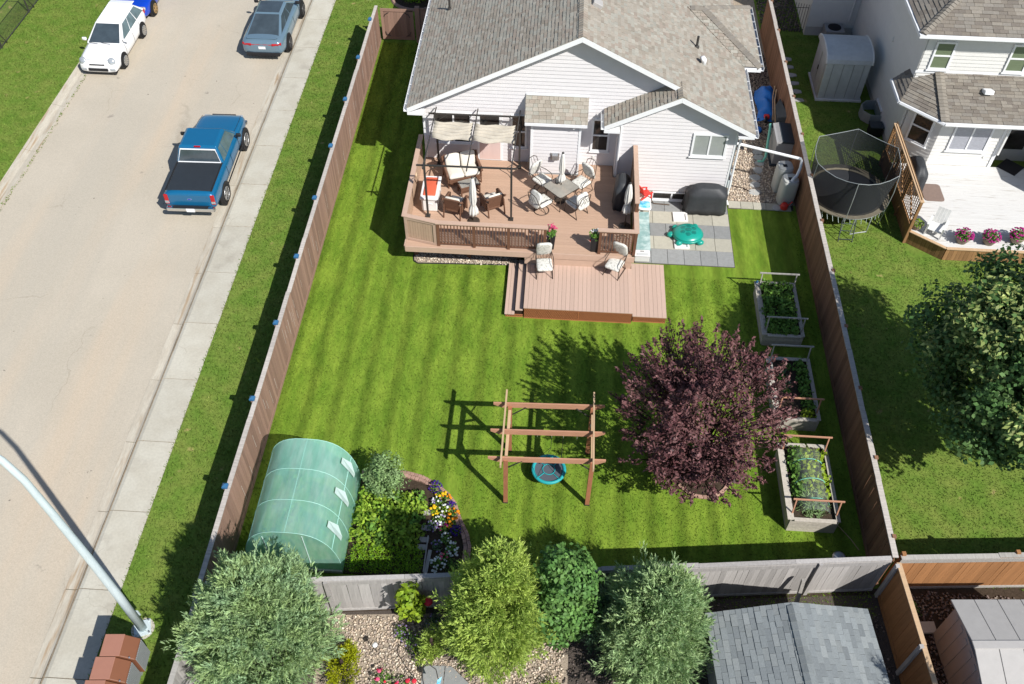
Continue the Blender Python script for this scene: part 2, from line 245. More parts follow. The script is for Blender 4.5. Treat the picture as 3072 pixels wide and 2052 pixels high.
# ---------------------------------------------------------------- mesh helpers
WM = {}                                    # world matrix of every thing (its parts sit at identity under it)
def mesh_obj(name, me, parent=None):
    o = bpy.data.objects.new(name, me); C.objects.link(o)
    if parent is not None:
        o.parent = parent; WM[o] = WM[parent]
    else: WM[o] = Matrix.Identity(4)
    return o
class MB:
    def __init__(s, w=None): s.v = []; s.f = []; s.m = []; s.w = w      # w: parent whose world frame the coordinates are given in
    def add(s, vs, fs, mi=0):
        k = len(s.v); s.v.extend([tuple(p) for p in vs]); s.f.extend([tuple(i+k for i in f) for f in fs]); s.m.extend([mi]*len(fs)); return s
    def box2(s, x0, y0, z0, x1, y1, z1, mi=0):
        return s.add([(x0,y0,z0),(x1,y0,z0),(x1,y1,z0),(x0,y1,z0),(x0,y0,z1),(x1,y0,z1),(x1,y1,z1),(x0,y1,z1)],
                     [(0,3,2,1),(4,5,6,7),(0,1,5,4),(1,2,6,5),(2,3,7,6),(3,0,4,7)], mi)
    def box(s, c, sz, rz=0, rx=0, ry=0, mi=0):
        M = Matrix.Translation(c) @ Matrix.Rotation(rz, 4, 'Z') @ Matrix.Rotation(ry, 4, 'Y') @ Matrix.Rotation(rx, 4, 'X')
        a, b, c2 = sz[0]/2, sz[1]/2, sz[2]/2
        vs = [M @ Vector(p) for p in ((-a,-b,-c2),(a,-b,-c2),(a,b,-c2),(-a,b,-c2),(-a,-b,c2),(a,-b,c2),(a,b,c2),(-a,b,c2))]
        return s.add(vs, [(0,3,2,1),(4,5,6,7),(0,1,5,4),(1,2,6,5),(2,3,7,6),(3,0,4,7)], mi)
    def ext(s, poly, vec, mi=0):
        n = len(poly); vec = Vector(vec); P = [Vector(p) for p in poly]
        nn = sum(((P[i]-P[0]).cross(P[i+1]-P[0]) for i in range(1, n-1)), Vector())
        if nn.dot(vec) > 0: P = P[::-1]            # first loop faces away from vec
        vs = P+[p+vec for p in P]
        fs = [tuple(range(n)), tuple(range(2*n-1, n-1, -1))]+[(i, i+n, (i+1) % n+n, (i+1) % n) for i in range(n)]
        return s.add(vs, fs, mi)
    def prism(s, poly, z0, z1, mi=0): return s.ext([(p[0], p[1], z0) for p in poly], (0, 0, z1-z0), mi)
    def quad(s, *p, mi=0): return s.add(p, [tuple(range(len(p)))], mi)
    def tube(s, pts, r, n=8, mi=0, closed=False):
        P = [Vector(p) for p in pts]; k = len(P); rr = r if isinstance(r, (list, tuple)) else [r]*k
        vs = []; up = None
        for i in range(k):
            if closed: t = (P[(i+1) % k]-P[i-1]).normalized()
            else: t = (P[min(i+1, k-1)]-P[max(i-1, 0)]).normalized()
            if up is None:
                a = Vector((0, 0, 1)) if abs(t.z) < 0.9 else Vector((1, 0, 0)); up = (a-t*a.dot(t)).normalized()
            else:
                up = up-t*up.dot(t); up = up.normalized() if up.length > 1e-6 else t.orthogonal().normalized()
            sd = t.cross(up)
            for j in range(n):
                an = 2*PI*j/n+PI/n; vs.append(P[i]+(up*math.cos(an)+sd*math.sin(an))*rr[i])
        fs = []
        for i in range(k if closed else k-1):
            for j in range(n):
                a = i*n+j; b = i*n+(j+1) % n; c = ((i+1) % k)*n+(j+1) % n; d = ((i+1) % k)*n+j; fs.append((a, b, c, d))
        if not closed: fs += [tuple(range(n-1, -1, -1)), tuple((k-1)*n+j for j in range(n))]
        return s.add(vs, fs, mi)
    def lathe(s, prof, c=(0, 0, 0), n=16, mi=0, sx=1, sy=1, rz=0, wob=None):
        vs = []
        for (r, z) in prof:
            for j in range(n):
                a = 2*PI*j/n; q = r*(wob(a, z) if wob else 1); x = q*math.cos(a)*sx; y = q*math.sin(a)*sy
                vs.append((c[0]+x*math.cos(rz)-y*math.sin(rz), c[1]+x*math.sin(rz)+y*math.cos(rz), c[2]+z))
        k = len(prof); fs = [(i*n+j, i*n+(j+1) % n, (i+1)*n+(j+1) % n, (i+1)*n+j) for i in range(k-1) for j in range(n)]
        fs += [tuple(range(n-1, -1, -1)), tuple((k-1)*n+j for j in range(n))]
        return s.add(vs, fs, mi)
    def loft(s, rings, mi=0, cap=True):
        n = len(rings[0]); k = len(rings); vs = [p for r in rings for p in r]
        fs = [(i*n+j, (i+1)*n+j, (i+1)*n+(j+1) % n, i*n+(j+1) % n) for i in range(k-1) for j in range(n)]
        if cap: fs += [tuple(range(n)), tuple((k-1)*n+j for j in range(n-1, -1, -1))]
        return s.add(vs, fs, mi)
    def rbox(s, c, sz, r=0.05, rz=0, rx=0, ry=0, mi=0, puff=0.0):
        """cushion-like rounded box"""
        a, b, h = sz[0]/2, sz[1]/2, sz[2]/2; r = min(r, a*0.9, b*0.9); rings = []
        M = Matrix.Translation(c) @ Matrix.Rotation(rz, 4, 'Z') @ Matrix.Rotation(ry, 4, 'Y') @ Matrix.Rotation(rx, 4, 'X')
        def ring(ins, z, k=1.0):
            pts = []
            for (sx, sy, a0) in ((1, 1, 0), (-1, 1, 90), (-1, -1, 180), (1, -1, 270)):
                for q in (0, 45, 90):
                    an = R(a0+q); pts.append(M @ Vector(((sx*(a-r)+(r-ins)*math.cos(an))*k, (sy*(b-r)+(r-ins)*math.sin(an))*k, z)))
            return pts
        e = min(h*0.8, r*0.8)
        rings = [ring(e, -h), ring(e*0.3, -h+e*0.3), ring(0, -h+e), ring(0, h-e), ring(e*0.3, h-e*0.3), ring(e, h)]
        if puff: rings.append(ring(e, h+puff*0.8, 0.7)); rings.append(ring(e, h+puff, 0.35))
        return s.loft([q[::-1] for q in rings], mi)
    def build(s, name, mats, parent=None, smooth=False, bevel=0.0, sub=0, angle=None):
        me = bpy.data.meshes.new(name); vs = s.v
        if s.w is not None:
            I = WM[s.w].inverted(); vs = [tuple(I @ Vector(p)) for p in vs]
        me.from_pydata(vs, [], s.f)
        for q in ([mats] if isinstance(mats, str) else mats): me.materials.append(MT[q])
        if max(s.m, default=0): me.polygons.foreach_set('material_index', s.m)
        if smooth: me.polygons.foreach_set('use_smooth', [True]*len(me.polygons))
        me.update()
        o = mesh_obj(name, me, parent)
        if bevel:
            b = o.modifiers.new('bevel', 'BEVEL'); b.width = bevel; b.segments = 2; b.limit_method = 'ANGLE'; b.angle_limit = R(40)
        if sub:
            b = o.modifiers.new('sub', 'SUBSURF'); b.levels = sub; b.render_levels = sub
        return o
def tag(o, label, cat, group=None):
    o['label'] = label; o['category'] = cat
    if group: o['group'] = group
    return o
def thing(name, label, cat, loc=(0, 0, 0), rz=0, group=None):
    o = bpy.data.objects.new(name, None); C.objects.link(o); o.location = loc; o.rotation_euler = (0, 0, rz); o.empty_display_size = 0.2
    WM[o] = Matrix.Translation(loc) @ Matrix.Rotation(rz, 4, 'Z')
    return tag(o, label, cat, group)
def struct(o): o['kind'] = 'structure'; return o
def stuff(o): o['kind'] = 'stuff'; return o
def inst(name, me, parent, M):                       # a piece sharing mesh data, placed by a matrix in its parent's frame
    o = bpy.data.objects.new(name, me); C.objects.link(o); o.parent = parent; o.matrix_local = M; return o
def dup(root, loc, rz, label=None):                  # copy of a thing with its parts and sub-parts
    r = root.copy(); C.objects.link(r); r.location = loc; r.rotation_euler = (0, 0, rz); WM[r] = Matrix.Translation(loc) @ Matrix.Rotation(rz, 4, 'Z')
    if label: r['label'] = label
    def rec(a, b):
        for ch in list(a.children):
            c = ch.copy(); C.objects.link(c); c.parent = b; rec(ch, c)
    rec(root, r); return r
def raw_mesh(name, V, F, mats, mi=None, smooth=False):   # fast builder for big face soups (all faces the same vertex count)
    me = bpy.data.meshes.new(name); k = F.shape[1]; nf = len(F)
    me.vertices.add(len(V)); me.vertices.foreach_set('co', V.astype(np.float32).ravel())
    me.loops.add(nf*k); me.loops.foreach_set('vertex_index', F.astype(np.int32).ravel())
    me.polygons.add(nf); me.polygons.foreach_set('loop_start', np.arange(nf, dtype=np.int32)*k)
    for q in mats: me.materials.append(MT[q])
    if mi is not None: me.polygons.foreach_set('material_index', mi.astype(np.int32))
    if smooth: me.polygons.foreach_set('use_smooth', np.ones(nf, dtype=bool))
    me.update(calc_edges=True); return me
_mesh_cache = {}
def box_mesh(key, sx, sy, sz, material, bev=0.0):        # shared box, origin at its corner-centre base
    if key not in _mesh_cache:
        me = bpy.data.meshes.new(key); a, b = sx/2, sy/2
        if bev:
            t = bev
            me.from_pydata([(-a,-b,0),(a,-b,0),(a,b,0),(-a,b,0),(-a,-b,sz-t),(a,-b,sz-t),(a,b,sz-t),(-a,b,sz-t),(-a+t,-b+t,sz),(a-t,-b+t,sz),(a-t,b-t,sz),(-a+t,b-t,sz)], [],
              [(0,3,2,1),(8,9,10,11),(0,1,5,4),(1,2,6,5),(2,3,7,6),(3,0,4,7),(4,5,9,8),(5,6,10,9),(6,7,11,10),(7,4,8,11)])
        else:
            me.from_pydata([(-a,-b,0),(a,-b,0),(a,b,0),(-a,b,0),(-a,-b,sz),(a,-b,sz),(a,b,sz),(-a,b,sz)], [], [(0,3,2,1),(4,5,6,7),(0,1,5,4),(1,2,6,5),(2,3,7,6),(3,0,4,7)])
        me.materials.append(MT[material]); _mesh_cache[key] = me
    return _mesh_cache[key]
def clip(poly, f):                                     # keep the part of a 2-D polygon where f(p) >= 0
    out = []
    for i in range(len(poly)):
        a, b = poly[i], poly[(i+1) % len(poly)]; fa, fb = f(a), f(b)
        if fa >= 0: out.append(a)
        if (fa >= 0) != (fb >= 0):
            t = fa/(fa-fb); out.append((a[0]+(b[0]-a[0])*t, a[1]+(b[1]-a[1])*t))
    return out

# ================================================================ THE SETTING
def sheet(name, pts, z, m, parent=None):
    return MB().add([(p[0], p[1], z) for p in pts], [tuple(range(len(pts)))]).build(name, m, parent)
struct(sheet('ground', [(-300, -200), (300, -200), (300, 400), (-300, 400)], -0.16, 'verge'))
struct(sheet('road', [(-20.9, -60), (-12.6, -60), (-12.6, 120), (-20.9, 120)], -0.115, 'asphalt'))
# lawns are slabs, so that their edge against the pavement is a real step
struct(MB().prism([(-8.42, 9.72), (9.27, 11.62), (9.27, 120), (-8.42, 120)], -0.15, 0.0).build('lawn', 'lawn'))
struct(MB().prism([(9.272, 11.62), (60, 16.5), (60, 120), (9.272, 120)], -0.15, -0.001).build('neighbour_lawn', 'verge'))
struct(MB().prism([(-8.42, -30), (60, -30), (60, 16.49), (9.3, 11.61), (-8.42, 9.71)], -0.15, -0.004).build('back_garden_ground', 'soil'))
struct(MB().box2(-11.04, 40.9, -0.14, -9.3, 60, 0.010).build('driveway', 'concrete'))
struct(MB().box2(-11.05, -30, -0.15, -8.42, 120, -0.002).build('verge', 'verge'))
struct(MB().box2(-60, -30, -0.15, -21.42, 120, 0.0).build('field', 'verge'))
# pavement: slabs with joints, rolled kerb and gutter pan cast in one
pv = struct(MB().box2(-12.24, -30, -0.15, -11.05, 120, -0.03).build('pavement', 'grime'))
slab = bpy.data.meshes.new('slab')
prof = [(-12.62, -0.10), (-12.36, -0.112), (-12.28, -0.09), (-12.20, -0.02), (-12.10, 0.008), (-11.06, 0.012)]
SLB = 2.40
def slab_mesh(name, prof, L, m0, m1, split):
    mb = MB(); n = len(prof)
    for i in range(n-1):
        (xa, za), (xb, zb) = prof[i], prof[i+1]
        mb.add([(xa, 0.012, za), (xb, 0.012, zb), (xb, L-0.012, zb), (xa, L-0.012, za)], [(0, 1, 2, 3)], 0 if i < split else 1)
    for y, o in ((0.012, 1), (L-0.012, -1)):
        pts = [(x, y, z) for x, z in prof]+[(prof[-1][0], y, -0.14), (prof[0][0], y, -0.14)]
        mb.add(pts, [tuple(range(len(pts)))[::o]])
    x, z = prof[-1]; mb.add([(x, 0.012, z), (x, L-0.012, z), (x, L-0.012, -0.14), (x, 0.012, -0.14)], [(0, 3, 2, 1)], 1)
    o = mb.build(name, [m0, m1]); me = o.data; bpy.data.objects.remove(o); return me
slab = slab_mesh('slab', prof, SLB, 'kerb', 'concrete', 3)
for k in range(-3, 17):
    inst('slab', slab, pv, Matrix.Translation((0, 5.35+SLB*k, random.uniform(-0.003, 0.003))))
kb = struct(MB().box2(-21.45, -30, -0.15, -20.92, 120, -0.125).build('kerb', 'grime'))
kerb = slab_mesh('kerb_stone', [(-20.88, -0.112), (-21.12, -0.10), (-21.26, -0.04), (-21.44, 0.006)][::-1], 3.05, 'kerb', 'kerb', 1)
for k in range(3, 15): inst('kerb_stone', kerb, kb, Matrix.Translation((0, 1.0+3.05*k, 0)))
# sandy dirt along the gutter
mb = MB()
for i in range(120):
    y = random.uniform(5, 42); x = -12.25+random.gauss(0, 0.03); L = random.uniform(0.2, 1.2); t = random.uniform(0.006, 0.02)
    z = -0.060+(x+12.25)*0.9+0.004
    mb.add([(x-t, y, z-t*0.9), (x+t, y, z+t*0.9), (x+t*0.6, y+L, z+t*0.55), (x-t*0.6, y+L, z-t*0.55)], [(0, 1, 2, 3)])
stuff(tag(mb.build('gutter_dirt', 'grime'), 'brown dirt streaks along the rolled kerb of the pavement', 'dirt'))
mb = MB()
for i in range(260):
    y = random.uniform(22, 36); x = -20.84+random.gauss(0, 0.04); s_ = random.uniform(0.02, 0.06)
    for q in range(3):
        a = random.uniform(0, 6.28); mb.add([(x, y, -0.113), (x+s_*math.cos(a), y+s_*math.sin(a), -0.08), (x+s_*math.cos(a+0.6), y+s_*math.sin(a+0.6), -0.095)], [(0, 1, 2)])
stuff(tag(mb.build('gutter_weeds', 'verge_blade'), 'thin weeds growing along the far gutter of the road', 'weeds'))

# grass blades
def blades(name, rects, dens, m, label, holes=(), h=(0.016, 0.038), z=0.0, seed=1):
    r = np.random.default_rng(seed); P = []
    for (x0, y0, x1, y1) in rects:
        n = int((x1-x0)*(y1-y0)*dens); P.append(np.c_[r.uniform(x0, x1, n), r.uniform(y0, y1, n)])
    P = np.vstack(P)
    for (x0, y0, x1, y1) in holes: P = P[~((P[:, 0] > x0) & (P[:, 0] < x1) & (P[:, 1] > y0) & (P[:, 1] < y1))]
    n = len(P); a = r.uniform(0, 2*PI, n); hh = r.uniform(h[0], h[1], n); wd = r.uniform(0.010, 0.022, n); ln = r.normal(0, 0.035, (n, 2))
    dx, dy = np.cos(a)*wd, np.sin(a)*wd
    V = np.empty((n, 3, 3)); V[:, 0] = np.c_[P[:, 0]-dx, P[:, 1]-dy, np.full(n, z)]; V[:, 1] = np.c_[P[:, 0]+dx, P[:, 1]+dy, np.full(n, z)]
    V[:, 2] = np.c_[P[:, 0]+ln[:, 0], P[:, 1]+ln[:, 1], z+hh]
    me = raw_mesh(name, V.reshape(-1, 3), np.arange(3*n).reshape(n, 3), [m])
    return stuff(tag(mesh_obj(name, me), label, 'grass'))
HOLES = [(-5.0, 23.05, 8.9, 44), (-1.5, 20.7, 4.02, 23.4), (3.0, 23.6, 6.62, 28), (-5.3, 11.0, -2.3, 14.25), (-2.6, 11.0, -1.8, 13.2), (3.95, 14.15, 5.65, 15.75), (-7.75, 11.1, -5.2, 14.0), (7.1, 13.2, 8.42, 15.8), (7.1, 16.7, 8.42, 19.2), (7.1, 20.1, 8.42, 22.6)]
blades('grass', [(-8.28, 11.62, 9.2, 23.3), (-8.28, 10.2, -5.2, 11.62), (-1.9, 10.75, 9.2, 11.62), (-8.28, 23.3, -4.95, 37.3), (6.6, 23.3, 9.2, 27.0)], 380, 'blade', 'mown striped green grass of the fenced back lawn', HOLES, seed=2)
blades('verge_grass', [(-11.10, 4, -8.5, 46), (-26, 22, -21.45, 44), (-8.5, 37.5, -5, 46)], 330, 'verge_blade', 'rougher grass on the strips beside pavement and road', [(-8.4, 39.6, -5.6, 43)], h=(0.03, 0.075), seed=3)
blades('neighbour_grass', [(9.35, 11.8, 16.0, 24.7), (9.35, 24.7, 12.9, 39.2)], 330, 'verge_blade', 'grass of the yard with the trampoline', [], h=(0.02, 0.045), seed=4)

# gravel
def pebbles(name, label, pts_fn, n, size, mats, z=0.0, seed=5):
    r = np.random.default_rng(seed); P = pts_fn(r, n); n = len(P)
    oct_ = np.array([(1, 0, 0), (0, 1, 0), (-1, 0, 0), (0, -1, 0), (0, 0, 1), (0, 0, -0.6)], float)
    F = np.array([(0, 1, 4), (1, 2, 4), (2, 3, 4), (3, 0, 4), (1, 0, 5), (2, 1, 5), (3, 2, 5), (0, 3, 5)])
    s = r.uniform(size*0.5, size*1.3, (n, 1, 1))*np.c_[r.uniform(0.8, 1.3, n), r.uniform(0.6, 1.0, n), r.uniform(0.5, 0.8, n)][:, None, :]
    a = r.uniform(0, 2*PI, n); c, sn = np.cos(a), np.sin(a)
    L = oct_[None]*s; X = L[..., 0]*c[:, None]-L[..., 1]*sn[:, None]; Y = L[..., 0]*sn[:, None]+L[..., 1]*c[:, None]
    V = np.stack([X+P[:, :1], Y+P[:, 1:2], L[..., 2]+z+r.uniform(0, 0.02, (n, 1))], -1).reshape(-1, 3)
    FF = (F[None]+6*np.arange(n)[:, None, None]).reshape(-1, 3)
    mi = np.repeat(r.integers(0, len(mats), n), 8)
    return stuff(tag(mesh_obj(name, raw_mesh(name, V, FF, mats, mi)), label, 'gravel'))
def rect_pts(*rects, holes=()):
    def f(r, n):
        ar = np.array([(b[2]-b[0])*(b[3]-b[1]) for b in rects]); ar = ar/ar.sum(); out = []
        for b, q in zip(rects, ar):
            k = int(n*q); out.append(np.c_[r.uniform(b[0], b[2], k), r.uniform(b[1], b[3], k)])
        P = np.vstack(out)
        for (x0, y0, x1, y1) in holes: P = P[~((P[:, 0] > x0) & (P[:, 0] < x1) & (P[:, 1] > y0) & (P[:, 1] < y1))]
        return P
    return f
PB = ['pebble%d' % i for i in range(4)]; DPB = ['darkpebble%d' % i for i in range(4)]
struct(sheet('side_path_bed', [(6.45, 27.2), (9.2, 27.2), (9.2, 44), (6.45, 44)], 0.004, 'gravel_base'))
pebbles('gravel', 'tan river gravel of the side passage beside the house', rect_pts((6.5, 27.32, 9.15, 31.2)), 5200, 0.042, PB+PB[:1], 0.012, 5)
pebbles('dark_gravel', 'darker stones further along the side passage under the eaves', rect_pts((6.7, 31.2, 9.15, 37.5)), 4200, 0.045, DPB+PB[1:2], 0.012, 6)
bb = struct(sheet('gravel_strip_bed', [(-4.9, 23.28), (-4.72, 23.1), (-1.1, 23.25), (-1.1, 24.4), (-4.9, 24.4)], 0.004, 'gravel_base'))
MB().tube([(-4.92, 24.3, 0.02), (-4.92, 23.4, 0.02), (-4.88, 23.2, 0.02), (-4.72, 23.1, 0.02), (-1.5, 23.25, 0.02)], 0.022, 6).build('edging', 'black_trim', bb)
pebbles('pale_gravel', 'pale gravel strip under the front edge of the deck', rect_pts((-4.85, 23.2, -1.15, 24.0)), 1500, 0.04, ['pebble2', 'pebble0', 'pebble2', 'pebble1'], 0.012, 7)
struct(sheet('back_gravel_bed', [(-8.1, 4), (9.4, 4), (9.4, 11.45), (-8.1, 9.65)], 0.002, 'darkgravel_base'))
struct(sheet('shrub_gravel_bed', [(-5.4, 6), (1.0, 6), (1.0, 10.4), (-5.4, 9.85)], 0.0045, 'gravel_base'))
pebbles('back_gravel', 'tan gravel among the shrubs behind the grey fence', rect_pts((-5.2, 6.6, 0.9, 9.9)), 9500, 0.040, PB+['pebble0'], 0.010, 8)
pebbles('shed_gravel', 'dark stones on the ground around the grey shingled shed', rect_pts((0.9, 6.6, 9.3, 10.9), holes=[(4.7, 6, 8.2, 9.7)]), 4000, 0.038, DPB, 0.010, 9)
pebbles('red_gravel', 'reddish stones between orange fence and resin shed', rect_pts((9.5, 8.0, 10.6, 11.5), (10.6, 10.8, 13, 11.6)), 1500, 0.04, ['darkpebble3', 'darkpebble1', 'pebble3'], 0.010, 10)
# patio of large slabs
pt = struct(sheet('patio', [(3.0, 23.68), (6.6, 23.68), (6.6, 27.14), (3.0, 27.14)], 0.006, 'darkgravel_base'))
ye = [27.14, 26.5, 25.83, 25.13, 24.45, 23.70]
for r_ in range(5):
    y0, y1 = ye[r_+1], ye[r_]; x = 3.02
    cols = [0.6]*6 if r_ % 2 == 0 else [0.72, 0.9, 0.62, 0.72, 0.62]
    k = 3.56/sum(cols)
    for c_ in cols:
        c_ *= k
        inst('paver', box_mesh('paver%.2f%.2f%d' % (c_, y1-y0, r_ % 2), c_-0.012, y1-y0-0.012, 0.035, 'paver_grey' if r_ % 2 == 0 else 'paver_tan', 0.004), pt, Matrix.Translation((x+c_/2, (y0+y1)/2, random.uniform(-0.001, 0.004)))); x += c_
ps = struct(sheet('path_edge', [(6.62, 26.86), (9.1, 26.9), (9.1, 27.3), (6.62, 27.3)], 0.006, 'darkgravel_base'))
for i in range(5): inst('paver', box_mesh('edgepaver', 0.46, 0.38, 0.04, 'paver_tan', 0.004), ps, Matrix.Translation((6.87+0.475*i, 27.09-0.01*i, 0)))
st_ = [(8.09, 30.35), (8.09, 30.01), (8.10, 29.65), (8.0, 29.19), (7.83, 28.74), (7.80, 28.31), (7.72, 27.85)]
stp = struct(sheet('stepping_path', [(7.5, 27.5), (8.4, 27.5), (8.4, 30.6), (7.5, 30.6)], 0.0055, 'gravel_base'))
for i, (x, y) in enumerate(st_):
    a0 = random.uniform(0, 3); n = 8; rr = [random.uniform(0.15, 0.22) for _ in range(n)]
    MB().prism([(x+rr[j]*1.15*math.cos(a0+j*2*PI/n), y+rr[j]*math.sin(a0+j*2*PI/n)) for j in range(n)], 0.0, 0.055).build('stepping_stone', 'stone_flat', stp)
pb2 = struct(sheet('small_patio', [(-2.75, 7.3), (-1.4, 7.3), (-1.45, 8.3), (-1.95, 8.72), (-2.68, 8.68)], 0.008, 'darkgravel_base'))
MB().prism([(-2.72, 7.3), (-2.13, 7.3), (-2.13, 8.7), (-2.66, 8.67)], 0.0, 0.05).build('paver', 'paver_grey', pb2)
MB().prism([(-2.11, 7.3), (-1.45, 7.3), (-1.48, 8.3), (-1.95, 8.69), (-2.11, 8.7)], 0.0, 0.048).build('paver', 'paver_grey', pb2)
for i in range(6): tag(MB().prism([(10.15+0.02*i+dx*random.uniform(0.8, 1.1), 37.2-0.62*i+dy*random.uniform(0.8, 1.1)) for dx, dy in ((-0.2, -0.1), (0.0, -0.16), (0.22, -0.08), (0.2, 0.1), (0, 0.15), (-0.2, 0.1))], 0, 0.04).build('stepping_stone', 'stone_flat'), 'flat grey stepping stone in the shaded grass beside the white shed', 'stone', 'stepping stones by the white shed')

# ================================================================ FENCES
def fence(name, label, A, B, h, mboard, side, bw=0.14, posts=(), pside=None, mpost='fence_brown', mcap='fence_cap', cap=0.13, toprail=False, caps=False, lift=0.03, ph=0.06, slope=0.0, railm=None):
    """boards on the `side` (+1 = left of A->B) face of the rails; posts on pside"""
    A = Vector((*A, 0)); B = Vector((*B, 0)); d = (B-A); L = d.length; d.normalize(); nrm = Vector((-d.y, d.x, 0))
    ang = math.atan2(d.y, d.x); t = thing(name, label, 'fence', tuple(A), ang)
    sgn = side; pside = -side if pside is None else pside
    n = int(L/bw); bw = L/n
    for i in range(n):
        k = random.randrange(4); hh = h-lift-[0, 0.012, 0.02, 0.005][k]
        me = box_mesh('%sboard%d' % (name, k), bw-[0.002, 0.003, 0.005, 0.002][k], [0.018, 0.02, 0.016, 0.022][k], hh, mboard)
        inst('board', me, t, Matrix.Translation(((i+0.5)*bw, sgn*(0.032+random.uniform(-0.003, 0.003)), lift)) @ Matrix.Rotation(random.gauss(0, 0.0035), 4, 'Y'))
    rm = railm or mpost
    for z in (0.18, h-0.22) : MB().box2(0, -0.02, z, L, 0.02, z+0.09).build('rail', rm, t)
    if toprail: MB().box2(0, sgn*0.043, h-0.20, L, sgn*0.065, h-0.03).build('fascia_rail', mcap, t); MB().box2(0, sgn*0.043, 0.0, L, sgn*0.065, 0.10).build('kickboard', mcap, t)
    else: MB().box2(0, sgn*0.044, 0.0, L, sgn*0.062, 0.15).build('kickboard', mboard, t)
    k = max(1, round(L/2.4))
    for i in range(k):
        j0, j1 = random.uniform(-0.012, 0.012), random.uniform(-0.012, 0.012); a0, a1 = L*i/k+0.003, L*(i+1)/k-0.003; w0 = cap/2
        MB().add([(a0, -w0+j0, h+j0*0.6), (a1, -w0+j1, h+j1*0.6), (a1, w0+j1, h+j1*0.6), (a0, w0+j0, h+j0*0.6), (a0, -w0+j0, h+0.035+j0*0.6), (a1, -w0+j1, h+0.035+j1*0.6), (a1, w0+j1, h+0.035+j1*0.6), (a0, w0+j0, h+0.035+j0*0.6)], [(0,3,2,1),(4,5,6,7),(0,1,5,4),(1,2,6,5),(2,3,7,6),(3,0,4,7)]).build('cap_rail', mcap, t)
    for p in posts:
        P = thing  # posts as parts
        x = p; y = pside*0.07
        po = MB().box2(x-0.05, y-0.05, 0, x+0.05, y+0.05, h+ph).build('post', mpost, t)
        if caps:
            z = h+ph; q = 0.075
            MB().add([(x-q, y-q, z), (x+q, y-q, z), (x+q, y+q, z), (x-q, y+q, z), (x-q, y-q, z+0.07), (x+q, y-q, z+0.07), (x+q, y+q, z+0.07), (x-q, y+q, z+0.07), (x, y, z+0.14)],
                     [(0, 3, 2, 1), (0, 1, 5, 4), (1, 2, 6, 5), (2, 3, 7, 6), (3, 0, 4, 7), (4, 5, 8), (5, 6, 8), (6, 7, 8), (7, 4, 8)]).build('post_cap', 'cap_blue', po)
    return t
lf = fence('street_fence', 'long brown board fence with blue post caps between lawn and pavement', (-8.35, 9.75), (-8.35, 37.35), 1.72, 'fence_brown', -1, 0.14, [15.45-9.75+2.95*k for k in range(-1, 8)], caps=True, ph=0.06)
for i in range(46):                                # thin pale upright strips scattered over the board faces
    y_ = random.uniform(0.5, 27); z_ = random.uniform(0.2, 0.9); MB().box2(y_, -0.0465, z_, y_+0.009, -0.0415, z_+random.uniform(0.3, 0.75)).build('pale_strip', 'fence_cap', lf)
fence('side_fence', 'long brown fence between our beds and the trampoline yard', (9.25, 11.62), (9.25, 39.5), 1.75, 'fence_brown2', 1, 0.14, [0.6+2.44*k for k in range(12)], mpost='fence_brown2', ph=0.07, cap=0.15)
fence('rear_fence', 'weathered grey board fence at the back behind the garden bed', (-8.2, 9.72), (9.15, 11.60), 1.72, 'fence_grey', -1, 0.145, [3.0, 5.35, 8.0, 10.4, 15.6], pside=-1, mpost='fence_grey', mcap='fence_grey', toprail=True, cap=0.12, ph=0.03)
fence('neighbour_rear_fence', 'orange-brown board fence behind the lawn with the big tree', (9.4, 11.66), (17.0, 12.3), 1.72, 'fence_orange', -1, 0.145, [0.08, 3.05, 5.8], pside=1, mpost='fence_orange', mcap='wood_grey', toprail=True, cap=0.13, ph=0.10)
fence('cross_fence', 'orange board fence running to the bottom edge beside the grey shed', (9.32, 11.5), (9.75, 5.0), 1.72, 'fence_orange', -1, 0.145, [0.1, 2.2, 4.3], pside=-1, mpost='fence_grey', mcap='wood_pale', cap=0.12, ph=0.05, railm='wood_pale')
fence('rear_side_fence', 'pale grey fence at the lower left below the big juniper', (-8.3, 9.6), (-8.3, 4.0), 1.72, 'fence_grey', 1, 0.145, [0.2, 2.6, 5.0], mpost='fence_grey', mcap='wood_grey', ph=0.03)
t = MB().box((0, 0, 0.62), (0.09, 0.09, 1.35), rx=R(-14)).build('fence_prop', 'wood_grey'); t.location = (6.95, 10.92, 0); tag(t, 'leaning grey timber prop against the back fence', 'prop')
# gate and return fence at the top of the yard
t = thing('garden_gate', 'brown wooden gate with black hinges joining street fence to house', 'gate', (-8.25, 37.42, 0))
for i in range(10): inst('board', box_mesh('gateboard', 0.136, 0.02, 1.5, 'fence_brown'), t, Matrix.Translation((0.14+0.14*i, -0.02, 0.1)))
for z in (0.1, 1.48): MB().box2(0.05, -0.055, z, 1.52, -0.032, z+0.14).build('rail', 'fence_brown', t)
for x in (0.05, 1.40): MB().box2(x, -0.054, 0.245, x+0.12, -0.033, 1.475).build('stile', 'fence_brown', t)
for x, sg in ((0.2, 1), (1.36, -1)):
    for z, sz in ((1.44, -1), (0.28, 1)): MB().tube([(x, -0.065, z+sz*0.22), (x+sg*0.05, -0.07, z+sz*0.1), (x+sg*0.22, -0.065, z)], 0.014, 6).build('hinge', 'black_metal', t)
MB().box2(1.22, -0.075, 1.52, 1.5, -0.056, 1.56).build('latch', 'black_metal', t)
t = thing('return_fence', 'short dark brown fence beside the gate in the house shade', 'fence', (-6.65, 37.42, 0))
MB().box2(0, -0.10, 0, 0.2, 0.10, 1.72).build('post', 'fence_brown', t)
for i in range(9): inst('board', box_mesh('gateboard', 0.136, 0.02, 1.5, 'fence_brown'), t, Matrix.Translation((0.29+0.14*i, -0.02, 0.05)))
